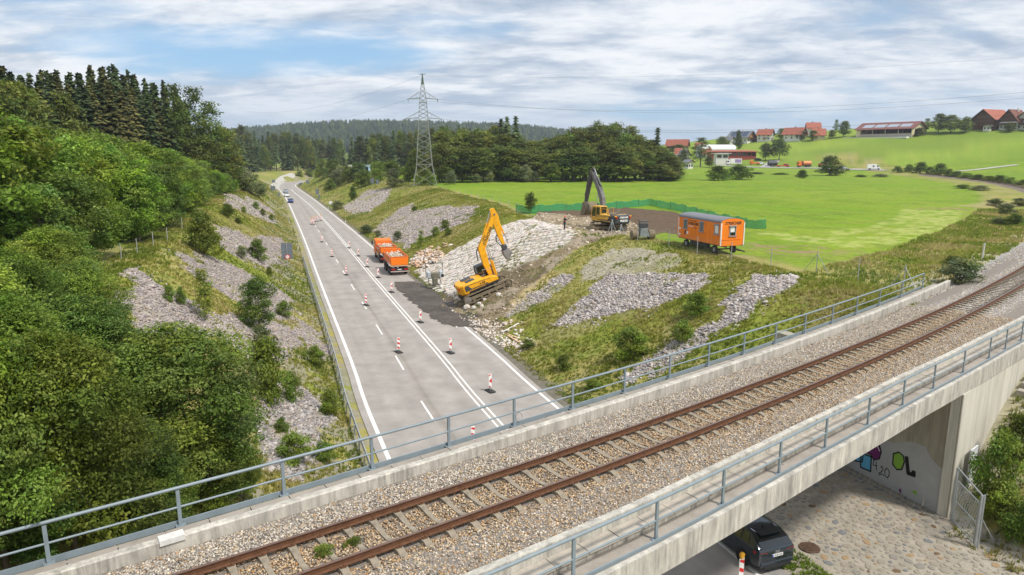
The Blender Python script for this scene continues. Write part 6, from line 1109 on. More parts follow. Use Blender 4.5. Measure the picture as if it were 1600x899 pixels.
# ---- site trailer
A_ = at(1060, 371, 7.8); B_ = at(1125.5, 385, 7.8); dir_ = (A_-B_); Lt = 7.3; azt = math.atan2(dir_.x, dir_.y); f = Vector((math.sin(azt), math.cos(azt), 0)); rt = Vector((math.cos(azt), -math.sin(azt), 0)); cen = B_+f*Lt/2+rt*1.25
t = thing('site_trailer', (cen.x, cen.y, 6.92), -azt, 'orange construction site trailer with a grey barrel roof standing on the meadow', 'trailer')
TO = fmat('trailer_orange', (.86, .22, .01), .5, .12, scale=1.2); w2 = 1.25; l2 = Lt/2; zb, ze, zc2 = .92, 3.0, 3.42
def arc(n_=12, dz=0., k=1.): return [(w2*k*math.cos(math.pi*i/n_), ze+(zc2-ze)*math.sin(math.pi*i/n_)**.75+dz) for i in range(n_+1)]
mb = MB(); sec_ = [(w2, zb)]+arc()+[(-w2, zb)]; mb.loft([[V3(x, y, z) for x, z in sec_] for y in (-l2, l2)]); bd = mb.build('cabin', TO, t)
mb = MB(); o1 = arc(14, .04, 1.03); o2 = arc(14, .01, 1.0); sec_ = o1+o2[::-1]; mb.loft([[V3(x, y, z) for x, z in sec_] for y in (-l2+.03, l2+.08)]); mb.build('roof', fmat('grey_roofing', (.17, .17, .19), .55, .1), t, smooth=True)
for y in np.arange(-l2+.6, l2, .62):
    for s_ in (-1, 1): mb = MB(); mb.box((s_*(w2+.001), y, (zb+ze)/2), (.008, .018, ze-zb)); mb.build('wall_seam', fmat('seam_orange', (.55, .13, .008), .6), bd)
for x in (-w2, w2):
    for y in (-l2, l2): mb = MB(); mb.box((x, y, (zb+ze)/2), (.10, .10, ze-zb+.04)); mb.build('corner_post', WHT, t)
def twin(px, py, pz, ax, lit=0):
    w_ = thing('x', (0, 0, 0)); bpy.data.objects.remove(w_); sx, sy = (0, 1) if ax == 'x' else (1, 0); nx = (-1 if ax == 'x' else 0); ny = (-1 if ax == 'y' else 0)
    def bx(a0, a1, z0, z1, d0, d1):
        mb = MB(); 
        if ax == 'x': mb.bb((px-d1, py+a0, pz+z0), (px-d0, py+a1, pz+z1))
        else: mb.bb((px+a0, py-d1, pz+z0), (px+a1, py-d0, pz+z1))
        return mb
    o = bx(-.30, .30, 0, .82, -.02, .012).build('window', GLS, t)
    mb = bx(-.36, -.28, -.04, .86, 0, .04); mb2 = bx(.28, .36, -.04, .86, 0, .04); mb.add(mb2.v, mb2.f); fr_ = mb.build('frame', GRYP, o); bx(-.42, .42, -.10, -.03, 0, .10).build('sill', GRYP, o); bx(-.42, .42, .84, .94, 0, .12).build('shutter_box', GRYP, o)
    if lit: bx(-.24, .2 if lit > 1 else .26, .30 if lit > 1 else .05, .80, .013, .018).build('blind', WHT, o)
    elif ax == 'x': bx(-.27, .27, .03, .8, .013, .022).build('shutter', fmat('shutter_grey', (.15, .155, .15), .6), o)
# near side is local -x (towards the camera, left of travel) ; end side is -y
for y, l_ in ((l2-1.25, 0), (l2-4.1, 0), (-l2+.7, 1)): twin(-w2, y, 1.95, 'x', l_)
twin(.0, -l2, 1.85, 'y', 2)
mb = MB(); mb.bb((-w2+.1, -l2-.03, zb-.05), (w2-.35, -l2, 1.42)); mb.build('drawbar_locker', TO, t, bevel=.02); mb = MB(); mb.bb((-w2, -l2-.05, 1.42), (w2-.3, -l2, 1.46)); mb.build('ledge', fmat('seam_orange', (.55, .13, .008), .6), t)
mb = MB(); mb.bb((-w2+.05, l2, .95), (w2-.6, l2+.38, 2.95)); mb.build('porch', TO, t, bevel=.02)
mb = MB(); mb.box((-w2-.01, l2-1.25, 1.55), (.02, .22, .38)); mb.build('notice_plate', BLK, t); mb = MB(); mb.box((-w2-.01, l2-1.65, 1.55), (.02, .28, .30)); mb.build('notice_plate', WHT, t)
for z in (1.28, 1.86): mb = MB(); mb.box((-w2-.01, l2-.2, z), (.02, .34, .18)); mb.build('reflector_plate', WHT, t)
RX = (0, 0, 1)
text_part('lettering', 'STREICHER', .36, BLK, t, facing((-w2-.006, l2-2.6, 2.52), (-1, 0, 0)), .004, .3, .012); text_part('lettering', 'BAUUNTERNEHMEN', .13, BLK, t, facing((-w2-.006, l2-2.6, 2.80), (-1, 0, 0)), .004); text_part('lettering', 'www.streicher', .15, WHT, t, facing((-w2-.006, l2-2.2, 2.26), (-1, 0, 0)), .004, 0, .005); text_part('lettering', 'Tel. 08662', .13, BLK, t, facing((-w2-.006, l2-3.0, 2.14), (-1, 0, 0)), .004)
text_part('lettering', 'STREICHER', .36, BLK, t, facing((0, -l2-.006, 2.98), (0, -1, 0)), .004, .3, .012)
mb = MB(); mb.bb((-.5, -l2+.2, .68), (-.38, l2-.2, .88)); mb.bb((.38, -l2+.2, .68), (.5, l2-.2, .88)); mb.bb((-w2, -l2, .86), (w2, l2, .92)); mb.bb((-1.1, -1.3, .45), (-.75, 1.7, .9)); mb.build('chassis', CHS, t)
for y in (-l2+1.2, l2-1.2):
    mb = MB(); mb.bb((-1.05, y-.06, .36), (1.05, y+.06, .48)); mb.build('axle', CHS, t)
    for s_ in (-1, 1): wheel_part(t, (s_*1.02, y, .40), .40, .24, s_)
mb = MB(); mb.bar((-.4, -l2, .62), (0, -l2-1.7, .6), .08, .08); mb.bar((.4, -l2, .62), (0, -l2-1.7, .6), .08, .08); mb.box((0, -l2-1.8, .6), (.12, .3, .1)); mb.build('drawbar', CHS, t)
# ---- orange tipper lorry and trailer
def tipper_body(t, y0, y1, z0, z1, w_, load=True, head=True):
    mb = MB(); o = [(w_, y0), (w_, y1), (-w_, y1), (-w_, y0)]; i_ = [(w_-.08, y0+.08), (w_-.08, y1-.08), (-w_+.08, y1-.08), (-w_+.08, y0+.08)]; b = [(w_-.18, y0), (w_-.18, y1), (-w_+.18, y1), (-w_+.18, y0)]
    mb.v = [(x, y, z0) for x, y in b]+[(x, y, z1) for x, y in o]+[(x, y, z1) for x, y in i_]+[(x, y, z0+.12) for x, y in i_]; mb.f = [(0, 1, 2, 3), (12, 13, 14, 15)]+[(k, (k+1) % 4, 4+(k+1) % 4, 4+k) for k in range(4)]+[(4+k, 4+(k+1) % 4, 8+(k+1) % 4, 8+k) for k in range(4)]+[(8+k, 8+(k+1) % 4, 12+(k+1) % 4, 12+k) for k in range(4)]
    bd_ = mb.build('tipper_body', ORNG, t)
    mb = MB(); [mb.bar((s_*w_, y0, z1), (s_*w_, y1, z1), .09, .09) for s_ in (-1, 1)]; mb.bar((-w_, y0, z1), (w_, y0, z1), .09, .09); mb.bar((-w_, y1, z1), (w_, y1, z1), .09, .09); mb.build('rim_beam', ORNG, bd_)
    for s_ in (-1, 1):
        for y in np.linspace(y0+.1, y1-.1, 4): mb = MB(); mb.bar((s_*(w_+.01), y, z1), (s_*(w_-.16), y, z0), .07, .08); mb.build('side_rib', ORNG, bd_)
    mb = MB(); mb.bb((-w_+.1, y0-.05, z0+.1), (w_-.1, y0-.01, z1-.12)); mb.build('tailgate', fmat('bright_orange', (.90, .20, .008), .42), bd_, bevel=.02)
    if head: mb = MB(); mb.bb((-w_, y1-.05, z1), (w_, y1+.05, z1+.35)); mb.build('headboard', ORNG, bd_, bevel=.02)
    if load:
        n_ = 9; V = []; 
        for a in range(n_):
            for b_ in range(n_): x = (-w_+.09)+(2*w_-.18)*a/(n_-1); y = (y0+.09)+(y1-y0-.18)*b_/(n_-1); e = math.sin(math.pi*a/(n_-1))*math.sin(math.pi*b_/(n_-1)); V.append((x, y, z1-.32+.38*e+random.uniform(-.05, .06)))
        mb = MB(); mb.add(V, [(a*n_+b_, (a+1)*n_+b_, (a+1)*n_+b_+1, a*n_+b_+1) for a in range(n_-1) for b_ in range(n_-1)]); ld = mb.build('load', fmat('rubble_load', (.34, .28, .21), .95, .35, scale=8, bump=.6), t)
        mb = MB(); [mb.rock((random.uniform(-w_+.3, w_-.3), random.uniform(y0+.3, y1-.3), z1-.02), random.uniform(.08, .2), random) for _ in range(40)]; tag(mb.build('load_stones', STONES['cream'], t), kind='stuff')
    return bd_
pr = at(624.5, 431, 0); sR, dR = ROAD.coord(pr.x, pr.y); azr = ROAD.az(sR+8)
def onroad(s, d): X, Y = ROAD.pt(s, d); return Vector((float(X), float(Y), .005))
t = thing('tipper_trailer', onroad(sR+3.5, dR+.05), -azr, 'orange tipper trailer loaded with rubble, hitched behind the orange lorry', 'trailer'); y0, y1 = -3.3, 2.9; tipper_body(t, y0, y1, 1.35, 2.55, 1.24)
mb = MB(); mb.bb((-.42, y0+.1, .85), (-.3, y1, 1.12)); mb.bb((.3, y0+.1, .85), (.42, y1, 1.12)); mb.bb((-1.2, y0-.02, .55), (1.2, y0+.08, .68)); mb.bb((-1.2, y0+.05, .72), (1.2, y0+.2, 1.0)); mb.bar((0, y1, .8), (0, y1+1.9, .75), .12, .12); mb.bb((-1.2, y0-.03, 1.22), (1.2, y0+.05, 1.34)); mb.build('chassis', CHS, t)
mb = MB(); mb.bb((-1.22, y0-.06, .50), (1.22, y0-.02, .60)); mb.build('rear_bar', fmat('striped_bar', (.6, .5, .45), .5), t); mb = MB(); mb.bb((-1.24, y0-.07, 1.26), (1.24, y0-.03, 1.38)); mb.build('tail_beam', fmat('cream_paint', (.6, .42, .28), .6), t)
for s_ in (-1, 1): mb = MB(); mb.box((s_*.85, y0-.05, .84), (.5, .06, .16)); mb.build('tail_light', REDL, t)
for y in (-2.2, -.95, 1.2, 2.35)[:4]:
    for s_ in (-1, 1): wheel_part(t, (s_*1.02, y, .5), .5, .36, s_)
mb = MB(); mb.box((0, y0-.065, .84), (.52, .02, .11)); mb.build('number_plate', WHT, t)
t = thing('tipper_lorry', onroad(sR+15.2, dR+.35), -ROAD.az(sR+13), 'orange three axle tipper lorry standing in the closed lane ahead of its trailer', 'lorry'); tipper_body(t, -3.9, .9, 1.45, 2.45, 1.24, True, True)
mb = MB(); mb.bb((-.42, -4.0, .85), (-.3, 3.6, 1.12)); mb.bb((.3, -4.0, .85), (.42, 3.6, 1.12)); mb.bb((-1.2, -4.05, .62), (1.2, -3.9, .85)); mb.bb((-1.2, .9, .5), (-.6, 1.9, 1.1)); mb.bb((.6, .9, .5), (1.2, 1.9, 1.1)); mb.build('chassis', CHS, t)
mb = MB(); mb.bb((-1.22, -1.2, .75), (-1.0, .8, 1.3)); mb.build('side_box', fmat('cream_paint', (.6, .42, .28), .6), t)
cabp = [(1.55, .75), (3.75, .75), (3.85, 1.6), (3.6, 2.85), (3.3, 3.0), (1.75, 3.0), (1.55, 2.85)]
mb = MB(); n_ = len(cabp); mb.v = [(x, y, z) for x in (-1.22, 1.22) for y, z in cabp]; mb.f = [tuple(range(n_)), tuple(range(2*n_-1, n_-1, -1))]+[(i, (i+1) % n_, n_+(i+1) % n_, n_+i) for i in range(n_)]; cab_ = mb.build('cab', ORNG, t, bevel=.05)
for x in (-.62, .62): mb = MB(); mb.bb((x-.42, 1.52, 2.05), (x+.42, 1.545, 2.62)); mb.build('rear_window', GLS, cab_)
for s_ in (-1, 1):
    mb = MB(); mb.bb((s_*1.215, 2.3, 1.95), (s_*1.235, 3.45, 2.65)); mb.build('side_window', GLS, cab_); mb = MB(); mb.bb((s_*1.45-.1, 3.6, 2.0), (s_*1.45+.1, 3.7, 2.6)); mb.bar((s_*1.22, 3.6, 2.6), (s_*1.45, 3.65, 2.6), .03); mb.build('mirror', BLK, t)
    mb = MB(); mb.box((s_*1.0, -4.06, .74), (.4, .05, .16)); mb.build('tail_light', REDL, t); mb = MB(); mb.cyl((s_*.9, 2.2, 3.0), (s_*.9, 2.2, 3.18), .11, 10); mb.build('beacon_lamp', AMB, t)
mb = MB(); mb.bb((-1.1, 3.84, 1.75), (1.1, 3.7, 2.7)); mb.build('windscreen', GLS, cab_)
for y in (-3.1, -1.8, 2.7):
    for s_ in (-1, 1): wheel_part(t, (s_*1.0, y, .52), .52, .36, s_)
text_part('lettering', 'STREICHER', .34, WHT, t, facing((-1.27, -1.2, 2.0), (-1, 0, -.1)), .02, .2, .01)
# ---- vibrating plate / attachment on a stand beside the pitching
g = gnd(679, 449); t = thing('rammer_attachment', (g.x, g.y, g.z), R(15), 'muddy grey machine attachment standing on a frame at the slope foot', 'machine attachment'); OL = fmat('dirty_olive', (.16, .15, .11), .9, .4); LG = fmat('light_grey_steel', (.45, .48, .52), .6, .2)
mb = MB(); mb.bb((-.95, -.5, 1.2), (-.5, .3, 2.0)); mb.bb((.55, -.4, 1.25), (1.0, .3, 2.05)); mb.build('side_drum', LG, t, bevel=.08); mb = MB(); mb.bb((-.55, -.45, 1.15), (.55, .35, 1.85)); mb.bb((-.25, -.55, .5), (.35, .2, 1.2)); mb.build('housing', OL, t, bevel=.06)
mb = MB(); [mb.bar((x, 0, 1.3), (x, 0, 3.0), .05) for x in (-1.05, 1.05)]; mb.bar((-1.08, 0, 3.0), (1.08, 0, 3.0), .07); mb.box((-.15, 0, 3.1), (.2, .12, .25)); mb.box((.15, 0, 3.1), (.12, .12, .25)); mb.build('frame', CHS, t); mb = MB(); [mb.bar(a, b, .07) for a, b in (((-.9, -.4, 0), (-.7, -.2, 1.3)), ((.9, -.4, 0), (.6, -.2, 1.3)), ((-.2, .5, 0), (0, .2, 1.3)))]; mb.bb((-1.0, -.6, .0), (.2, .1, .22)); mb.build('stand', OL, t)
mb = MB(); mb.cyl((.95, -.42, 1.5), (.95, -.38, 1.5), .2, 12); mb.build('lamp', BLK, t)
# levelling device and tank trailer by the field excavator
g = gnd(1004, 374); t = thing('water_bowser', (g.x, g.y, g.z), R(10), 'muddy wheeled implement with a grey hopper beside the field excavator', 'implement')
for s_ in (-1, 1): mb = MB(); mb.cyl((s_*.95-.35, 0, .5), (s_*.95+.35, 0, .5), .52, 16); mb.build('roller_drum', MUDM, t, bevel=.03)
mb = MB(); mb.loft([[V3(-.55, -.7, .35), V3(.55, -.7, .35), V3(.55, .5, .35), V3(-.55, .5, .35)], [V3(-.35, -.4, 1.25), V3(.35, -.4, 1.25), V3(.35, .3, 1.25), V3(-.35, .3, 1.25)]]); mb.build('hopper', fmat('green_grey_steel', (.15, .17, .165), .7, .3), t); mb = MB(); mb.bb((-.45, -.3, 1.3), (.5, .3, 1.75)); mb.bar((-.4, -.3, 1.3), (-.55, -.3, 2.1), .1); mb.bb((-.5, -.35, 1.95), (.5, .3, 2.05)); mb.build('engine_cover', DGR, t, bevel=.03); mb = MB(); mb.bar((1.2, 0, .6), (3.0, .3, .7), .14); mb.build('drawbar', MUDM, t)
for u, v, l in ((956, 366, 'silver surveying tripod before the counterweight of the field excavator'), (970, 367, 'second thin tripod right of the silver surveying tripod')):
    g = gnd(u, v); t = thing('survey_tripod', (g.x, g.y, g.z), 0, l, 'tripod'); [MB().bar((math.cos(a)*.62, math.sin(a)*.62, 0), (0, 0, 1.6 if u < 960 else 1.1), .055).build('leg', GAL, t) for a in (.3, 2.4, 4.5)]; mb = MB(); mb.cyl((0, 0, 1.58 if u < 960 else 1.08), (0, 0, 1.7 if u < 960 else 1.2), .1, 8); mb.build('head', GAL, t)
# planks
for i, (a, b, c, l) in enumerate((((785, 521), (811, 507), WHT, 'white plank lying in the grass at the slope foot'), ((793, 524), (811, 531), fmat('fresh_timber', (.62, .42, .22), .8), 'upper of two fresh timber planks in the grass'), ((793, 526), (811, 537), fmat('fresh_timber', (.62, .42, .22), .8), 'lower of two fresh timber planks in the grass'))):
    p, q = gnd(*a), gnd(*b); mb = MB(); o = (p+q)/2; mb.bar(p-o+V3(0, 0, .12), q-o+V3(0, 0, .12), .14, .05); x = mb.build('plank', c); x.location = o; tag(x, l, 'plank')
# ---- fences
FM = fmat('fence_post_grey', (.42, .43, .42), .6, .15, metal=.3)
WIRE = fmat('wire', (.22, .24, .22), .6)
def fence(uv, h, label, braces=(), mesh=True, wires=8, name='wire_fence'):
    P_ = [Vector((x, y, float(zt(x, y)[0]))) for x, y in ground_many(uv)]; t = thing(name, label=label, cat='fence')
    for i, p in enumerate(P_):
        mb = MB(); mb.cyl(p-V3(0, 0, .3), p+V3(0, 0, h), .035, 8); mb.build('fence_post', FM, t)
        if i in braces:
            d = (P_[min(i+1, len(P_)-1)]-P_[max(i-1, 0)]).normalized()
            for s_ in (-1, 1): mb = MB(); mb.cyl(p+V3(0, 0, h*.9), p+d*s_*1.1-V3(0, 0, .1), .025, 6); mb.build('brace', FM, t)
    mb = MB()
    for k in range(wires):
        z = .08+(h-.15)*k/(wires-1)
        for a, b in zip(P_[:-1], P_[1:]): mb.bar(a+V3(0, 0, z), b+V3(0, 0, z), .006)
    w_ = mb.build('wires', WIRE, t); w_['kind'] = 'stuff'
    mb = MB()
    if mesh:
        for a, b in zip(P_[:-1], P_[1:]):
            n_ = int((b-a).length/.22)
            for j in range(1, n_): q = a.lerp(b, j/n_); mb.bar(q+V3(0, 0, .08), q+V3(0, 0, h-.08), .004)
        tag(mb.build('wire_mesh', WIRE, t), kind='stuff')
    return t
fence([(996, 377), (1045, 385.5), (1089, 398), (1142, 409), (1204, 419), (1275, 427), (1340, 439), (1411, 452)], 1.75, 'wire mesh fence with grey posts between the site trailer and the slope', (5, 7))
fence([(700, 297), (710, 302), (718.5, 304), (728, 306), (737, 309), (747, 311), (757, 315), (769, 317), (781, 321), (795, 324), (808, 329)], 1.35, 'low wire fence along the crest left of the green netting', (), False, 4)
fence([(610, 285), (625, 289), (640, 292), (655, 294), (672, 295), (690, 296), (700, 297)], 1.35, 'wire fence passing in front of the pylon foot', (), False, 4)
fence([(130, 450), (190, 407), (215, 398), (240, 386), (262, 378), (285, 360)], 1.3, 'half hidden wire fence at the edge of the thicket on the left', (), False, 4)
g = gnd(1534, 406); t = thing('marker_post', (g.x, g.y, g.z), 0, 'single pale post standing in the dry grass beside the track', 'post'); mb = MB(); mb.cyl((0, 0, -.2), (.08, 0, 1.5), .07, 8); mb.build('shaft', fmat('pale_post', (.6, .58, .55), .7), t)
# green netting around the excavated soil
NET = mat('green_netting', (.004, .30, .155), .7, .25, 5., trans=.35)
nnt = NET.node_tree; nn_w = nnt.nodes.new('ShaderNodeTexNoise'); nn_w.inputs['Scale'].default_value = 60; nn_tc = nnt.nodes.new('ShaderNodeTexCoord'); nnt.links.new(nn_tc.outputs['Object'], nn_w.inputs[0]); nn_tr = nnt.nodes.new('ShaderNodeBsdfTransparent'); nn_mx = nnt.nodes.new('ShaderNodeMixShader'); nn_o = nnt.nodes['Material Output']; nn_s = nn_o.inputs[0].links[0].from_socket
nn_mr = nnt.nodes.new('ShaderNodeMapRange'); nn_mr.inputs[1].default_value = .3; nn_mr.inputs[2].default_value = .7; nn_mr.inputs[3].default_value = .05; nn_mr.inputs[4].default_value = .5; nnt.links.new(nn_w.outputs[0], nn_mr.inputs[0]); nnt.links.new(nn_mr.outputs[0], nn_mx.inputs[0]); nnt.links.new(nn_s, nn_mx.inputs[1]); nnt.links.new(nn_tr.outputs[0], nn_mx.inputs[2]); nnt.links.new(nn_mx.outputs[0], nn_o.inputs[0])
net = thing('safety_netting', label='green safety netting strung on stakes around the bare soil', cat='netting')
nP = catmull([np.array(q) for q in ground_many([(806, 331), (830, 334), (870, 330.5), (915, 329.5), (960, 326), (1013, 322), (1040, 326), (1075, 334), (1110, 343), (1150, 352), (1178, 358), (1197, 358)])], .6)
H0 = lambda i: 1.15+.10*math.sin(i*.9)+.05*math.sin(i*2.7)
zs = zt(nP[:, 0], nP[:, 1]); V = []
for i, (x, y) in enumerate(nP):
    for k in range(4): V.append((x+.07*math.sin(i*1.3+k), y+.07*math.cos(i*1.9+k*2), zs[i]+.02+H0(i)*k/3))
mesh_ = mesh_np('net', V, np.array([(i*4+k, i*4+k+1, i*4+k+5, i*4+k+4) for i in range(len(nP)-1) for k in range(3)]), NET); link('net', mesh_, net)
mb = MB(); [mb.bar(Vector(V[i*4+3]), Vector(V[i*4+7]), .03) for i in range(len(nP)-1)]; mb.build('top_edge', fmat('light_green', (.12, .42, .22), .7), net)
for i in range(0, len(nP), 9): mb = MB(); mb.bar((*nP[i], zs[i]-.2), (*nP[i], zs[i]+1.4), .05); mb.build('stake', fmat('stake_dark', (.08, .10, .08), .8), net)
# wire gate and brace beside the abutment
G0 = Vector((CORNER[0]+.12, CORNER[1]-.25, .88)); Gd = Vector((1., .12, 0)).normalized()
q0 = G0; q1 = Vector((*at(1527, 829, 1.15)[:2], 1.15)); t = thing('wire_gate', label='galvanised wire mesh gate at the foot of the wing wall', cat='gate'); q1.z = float(zt(q1.x, q1.y)[0]); q0 = at(1486, 813, .45); q0.z = .42; 
hg = 2.5
for nm, a, b, r in (('gate_post', q0, q0+V3(0, 0, hg), .05), ('gate_post', q1, q1+V3(0, 0, hg-.15), .05), ('gate_post', q1+V3(.13, .03, 0), q1+V3(.13, .03, hg-.15), .04), ('top_bar', q0+V3(0, 0, hg), q1+V3(0, 0, hg-.15), .035)): mb = MB(); mb.cyl(a, b, r, 8); mb.build(nm, GAL, t)
i0 = q0.lerp(q1, .07)+V3(0, 0, .12); i1 = q0.lerp(q1, .93)+V3(0, 0, .12); mb = MB(); hh = hg-.65; mb.tube([i0, i0+V3(0, 0, hh), i1+V3(0, 0, hh), i1, i0], .025, 6); mb.tube([i0+V3(0, 0, hh*.5), i1+V3(0, 0, hh*.5)], .02, 6); lf = mb.build('leaf_frame', GAL, t)
mb = MB(); n_ = 10
for k in range(1, n_*2): 
    f_ = k/n_
    for sg in (1, -1):
        a = (0., f_) if f_ <= 1 else (f_-1, 1.); b = (f_, 0.) if f_ <= 1 else (1., f_-1)
        if sg < 0: a = (1-a[0], a[1]); b = (1-b[0], b[1])
        mb.bar(i0.lerp(i1, a[0])+V3(0, 0, hh*a[1]), i0.lerp(i1, b[0])+V3(0, 0, hh*b[1]), .006)
tag(mb.build('mesh', FM, lf), kind='stuff')
bq = gnd(1556, 852); mb = MB(); mb.cyl(q1+V3(.1, 0, 1.35), bq, .025, 8); mb.build('brace', GAL, t)
# ------------------------------------------------------------------ village, pylon, far vehicles
TILE = fmat('red_roof_tiles', (.33, .105, .065), .8, .25, scale=.8); TILB = fmat('brown_roof_tiles', (.17, .065, .045), .8, .3, scale=.7); SLATE = fmat('grey_roof', (.16, .165, .18), .6, .2, scale=.8); PLAS = fmat('white_plaster', (.70, .68, .64), .85, .08); WOODD = fmat('dark_timber', (.10, .045, .022), .8, .35, scale=1.2); WOODL = fmat('light_timber', (.42, .22, .07), .8, .2); SOL = fmat('solar_panel', (.03, .05, .09), .25, .1, coat=.5); CREAM = fmat('cream_plaster', (.62, .53, .34), .85, .08)
def depth(p): return p.y*math.cos(PITCH)+(HC-p.z)*math.sin(PITCH)
def house(u, v, w_px, az, label, Lr=1.2, eave=5.5, ridge=9., roof=TILE, wall=PLAS, gable=None, cols=4, rows=2, balcony=False, solar=False, dormers=0, chimney=True, Wm=None, Lm=None, over=1.0, name='house'):
    """gable end faces local -y, ridge along y; u,v = bottom centre of the gable wall in the photograph"""
    g = gnd(u, v); W_ = Wm or .82*w_px*depth(g)/FPX; eave *= .9; ridge *= .9; Ln = Lm or W_*Lr; t = thing(name, g, az, label, 'house' if name == 'house' else 'building'); w2 = W_/2
    mb = MB(); mb.v = [(x, y, z) for y in (0, Ln) for x, z in ((-w2, -2.5), (w2, -2.5), (w2, eave), (0, ridge), (-w2, eave))]; mb.f = [(0, 1, 2, 3, 4), (9, 8, 7, 6, 5)]+[(i, (i+1) % 5, 5+(i+1) % 5, 5+i) for i in range(5)]; wl = mb.build('wall', wall, t)
    if gable: mb = MB(); mb.prism([(-w2+.05, eave-1.2), (w2-.05, eave-1.2), (w2-.05, eave-.05), (0, ridge-.1), (-w2+.05, eave-.05)], -.09, -.02); mb.build('gable_boarding', gable, wl)
    sl = (ridge-eave)/w2; rf = MB(); o = over
    for s_ in (-1, 1): rf.add([V3(s_*(w2+o), y, eave-sl*o+dz) for y in (-o, Ln+o) for dz in (.12, .34)]+[V3(0, y, ridge+dz) for y in (-o, Ln+o) for dz in (.12, .34)], [(0, 1, 5, 4), (2, 3, 7, 6), (0, 2, 3, 1), (4, 6, 7, 5), (0, 4, 6, 2), (1, 5, 7, 3)])
    rp_ = rf.build('roof', roof, t); mb = MB()
    for s_ in (-1, 1): mb.bar((s_*(w2+o), -o-.02, eave-sl*o+.1), (0, -o-.02, ridge+.12), .10, .34)
    mb.build('verge_board', WOODD, rp_)
    if chimney: mb = MB(); mb.bb((w2*.25, Ln*.5, ridge-1), (w2*.25+.7, Ln*.5+.7, ridge+1.0)); mb.build('chimney', PLAS if roof is not TILE else WOODD, rp_)
    if solar:
        for s_ in (1, -1) if solar > 1 else (1,):
            a, b = .12, .85; mb = MB(); f_ = lambda k: (s_*(w2+o)*(1-k), eave-sl*o+(ridge-eave+sl*o)*k+.42)
            for k in range(3):
                y0 = Ln*(.06+.31*k); y1 = y0+Ln*.28; p0, p1 = f_(.15), f_(.85); mb = MB(); mb.add([V3(p0[0], y0, p0[1]), V3(p0[0], y1, p0[1]), V3(p1[0], y1, p1[1]), V3(p1[0], y0, p1[1])]+[V3(p0[0], y0, p0[1]-.08), V3(p0[0], y1, p0[1]-.08), V3(p1[0], y1, p1[1]-.08), V3(p1[0], y0, p1[1]-.08)], [(0, 1, 2, 3), (7, 6, 5, 4), (0, 4, 5, 1), (1, 5, 6, 2), (2, 6, 7, 3), (3, 7, 4, 0)]); mb.build('solar_panel', SOL, rp_)
    for k in range(dormers): y = Ln*(k+.7)/(dormers+.4); mb = MB(); mb.prism([(-.9, 0), (.9, 0), (.9, 1.0), (0, 1.7), (-.9, 1.0)], 0, 2.6, Matrix.Rotation(R(90), 3, 'Z')); mb.v = [(a+w2*.2+2.6, b+y, c+eave+.5) for a, b, c in mb.v]; mb.build('dormer', TILE, rp_); mb = MB(); mb.bb((w2*.2+2.58, y-.5, eave+.7), (w2*.2+2.66, y+.5, eave+1.5)); mb.build('window', GLS, rp_)
    for r in range(rows):
        z = 1.0+r*(eave-.6)/max(rows, 1)
        for c in range(cols):
            x = -w2+W_*(c+.5)/cols; mb = MB(); mb.bb((x-.5, -.06, z), (x+.5, .0, z+1.25)); q = mb.build('window', GLS, wl)
        for side_ in (-1, 1):
            for c in range(max(2, int(Ln/3.2))):
                y = Ln*(c+.5)/max(2, int(Ln/3.2)); mb = MB(); mb.bb((side_*w2, y-.5, z), (side_*(w2+.06), y+.5, z+1.25)); mb.build('window', GLS, wl)
    if balcony:
        for z in (2.9, 5.4)[:balcony]:
            mb = MB(); mb.bb((-w2-.2, -1.3, z-.15), (w2+.2, -.05, z)); mb.bb((-w2-.2, -1.3, z), (w2+.2, -1.2, z+.95)); mb.build('balcony', WOODD, wl)
    return t
# hill houses
house(1173, 223, 26, R(42), 'large chalet with a light timber gable and grey solar roof on the hill crest', 1.5, 5., 9.2, SLATE, PLAS, WOODL, 4, 1, 1, solar=2, over=1.6)
house(1144, 226, 14, R(42), 'white annex in front of the timber gabled chalet', 1.0, 3.6, 6.2, SLATE, PLAS, None, 2, 1)
house(1206, 220, 17, R(50), 'white gabled house with red tiles and dormers, left of the round dark tree', 1.5, 5.2, 8.8, TILE, PLAS, None, 3, 2, dormers=2)
house(1198, 221, 9, R(15), 'low red roofed garage before the white gabled house', .9, 2.4, 3.6, TILE, WOODL, None, 1, 1, chimney=False)
house(1254, 219, 22, R(42), 'house with a big red tiled roof, dark timber gable and balconies', 1.5, 5.2, 9.3, TILE, PLAS, WOODD, 3, 2, 2, over=1.4)
house(1287, 217, 22, R(75), 'yellow house with solar panels on a low red roof', .9, 3., 7.2, TILE, CREAM, None, 3, 1, solar=1)
house(1279, 211, 24, R(75), 'red roofed house rising behind the yellow solar roof house', .9, 5.5, 9.5, TILE, PLAS, None, 3, 1)
house(1184, 221, 14, R(80), 'low brown shed between the chalet and the white gabled house', .6, 2., 3., TILB, WOODD, None, 2, 0, chimney=False)
# village houses lower down
house(1074, 236, 14, R(60), 'long red roofed barn with dark gable behind the birch', 2.8, 5., 9.0, TILE, WOODD, None, 2, 1, chimney=False)
house(1099, 240, 15, R(80), 'red roofed house showing right of the birch top', .9, 5., 8., TILE, PLAS, None, 2, 1)
house(1108, 247, 14, R(80), 'second red roofed house lower right of the birch', .9, 4., 7., TILE, PLAS, None, 2, 1)
house(1064, 247, 10, R(70), 'small red roofed house left of the birch', 1., 4., 7., TILE, PLAS, None, 2, 1)
house(1073, 250, 12, R(30), 'house with a dark grey roof left of the birch', 1.2, 4., 7., SLATE, PLAS, None, 2, 1)
house(1056, 262, 22, R(62), 'white workshop with a flat grey roof behind the tree belt end', 1.0, 6., 7.6, SLATE, PLAS, None, 4, 1, chimney=False)
house(1079, 264, 12, R(30), 'white shed with grey doors left of the birch', 1., 4., 5., SLATE, PLAS, None, 2, 1, chimney=False)
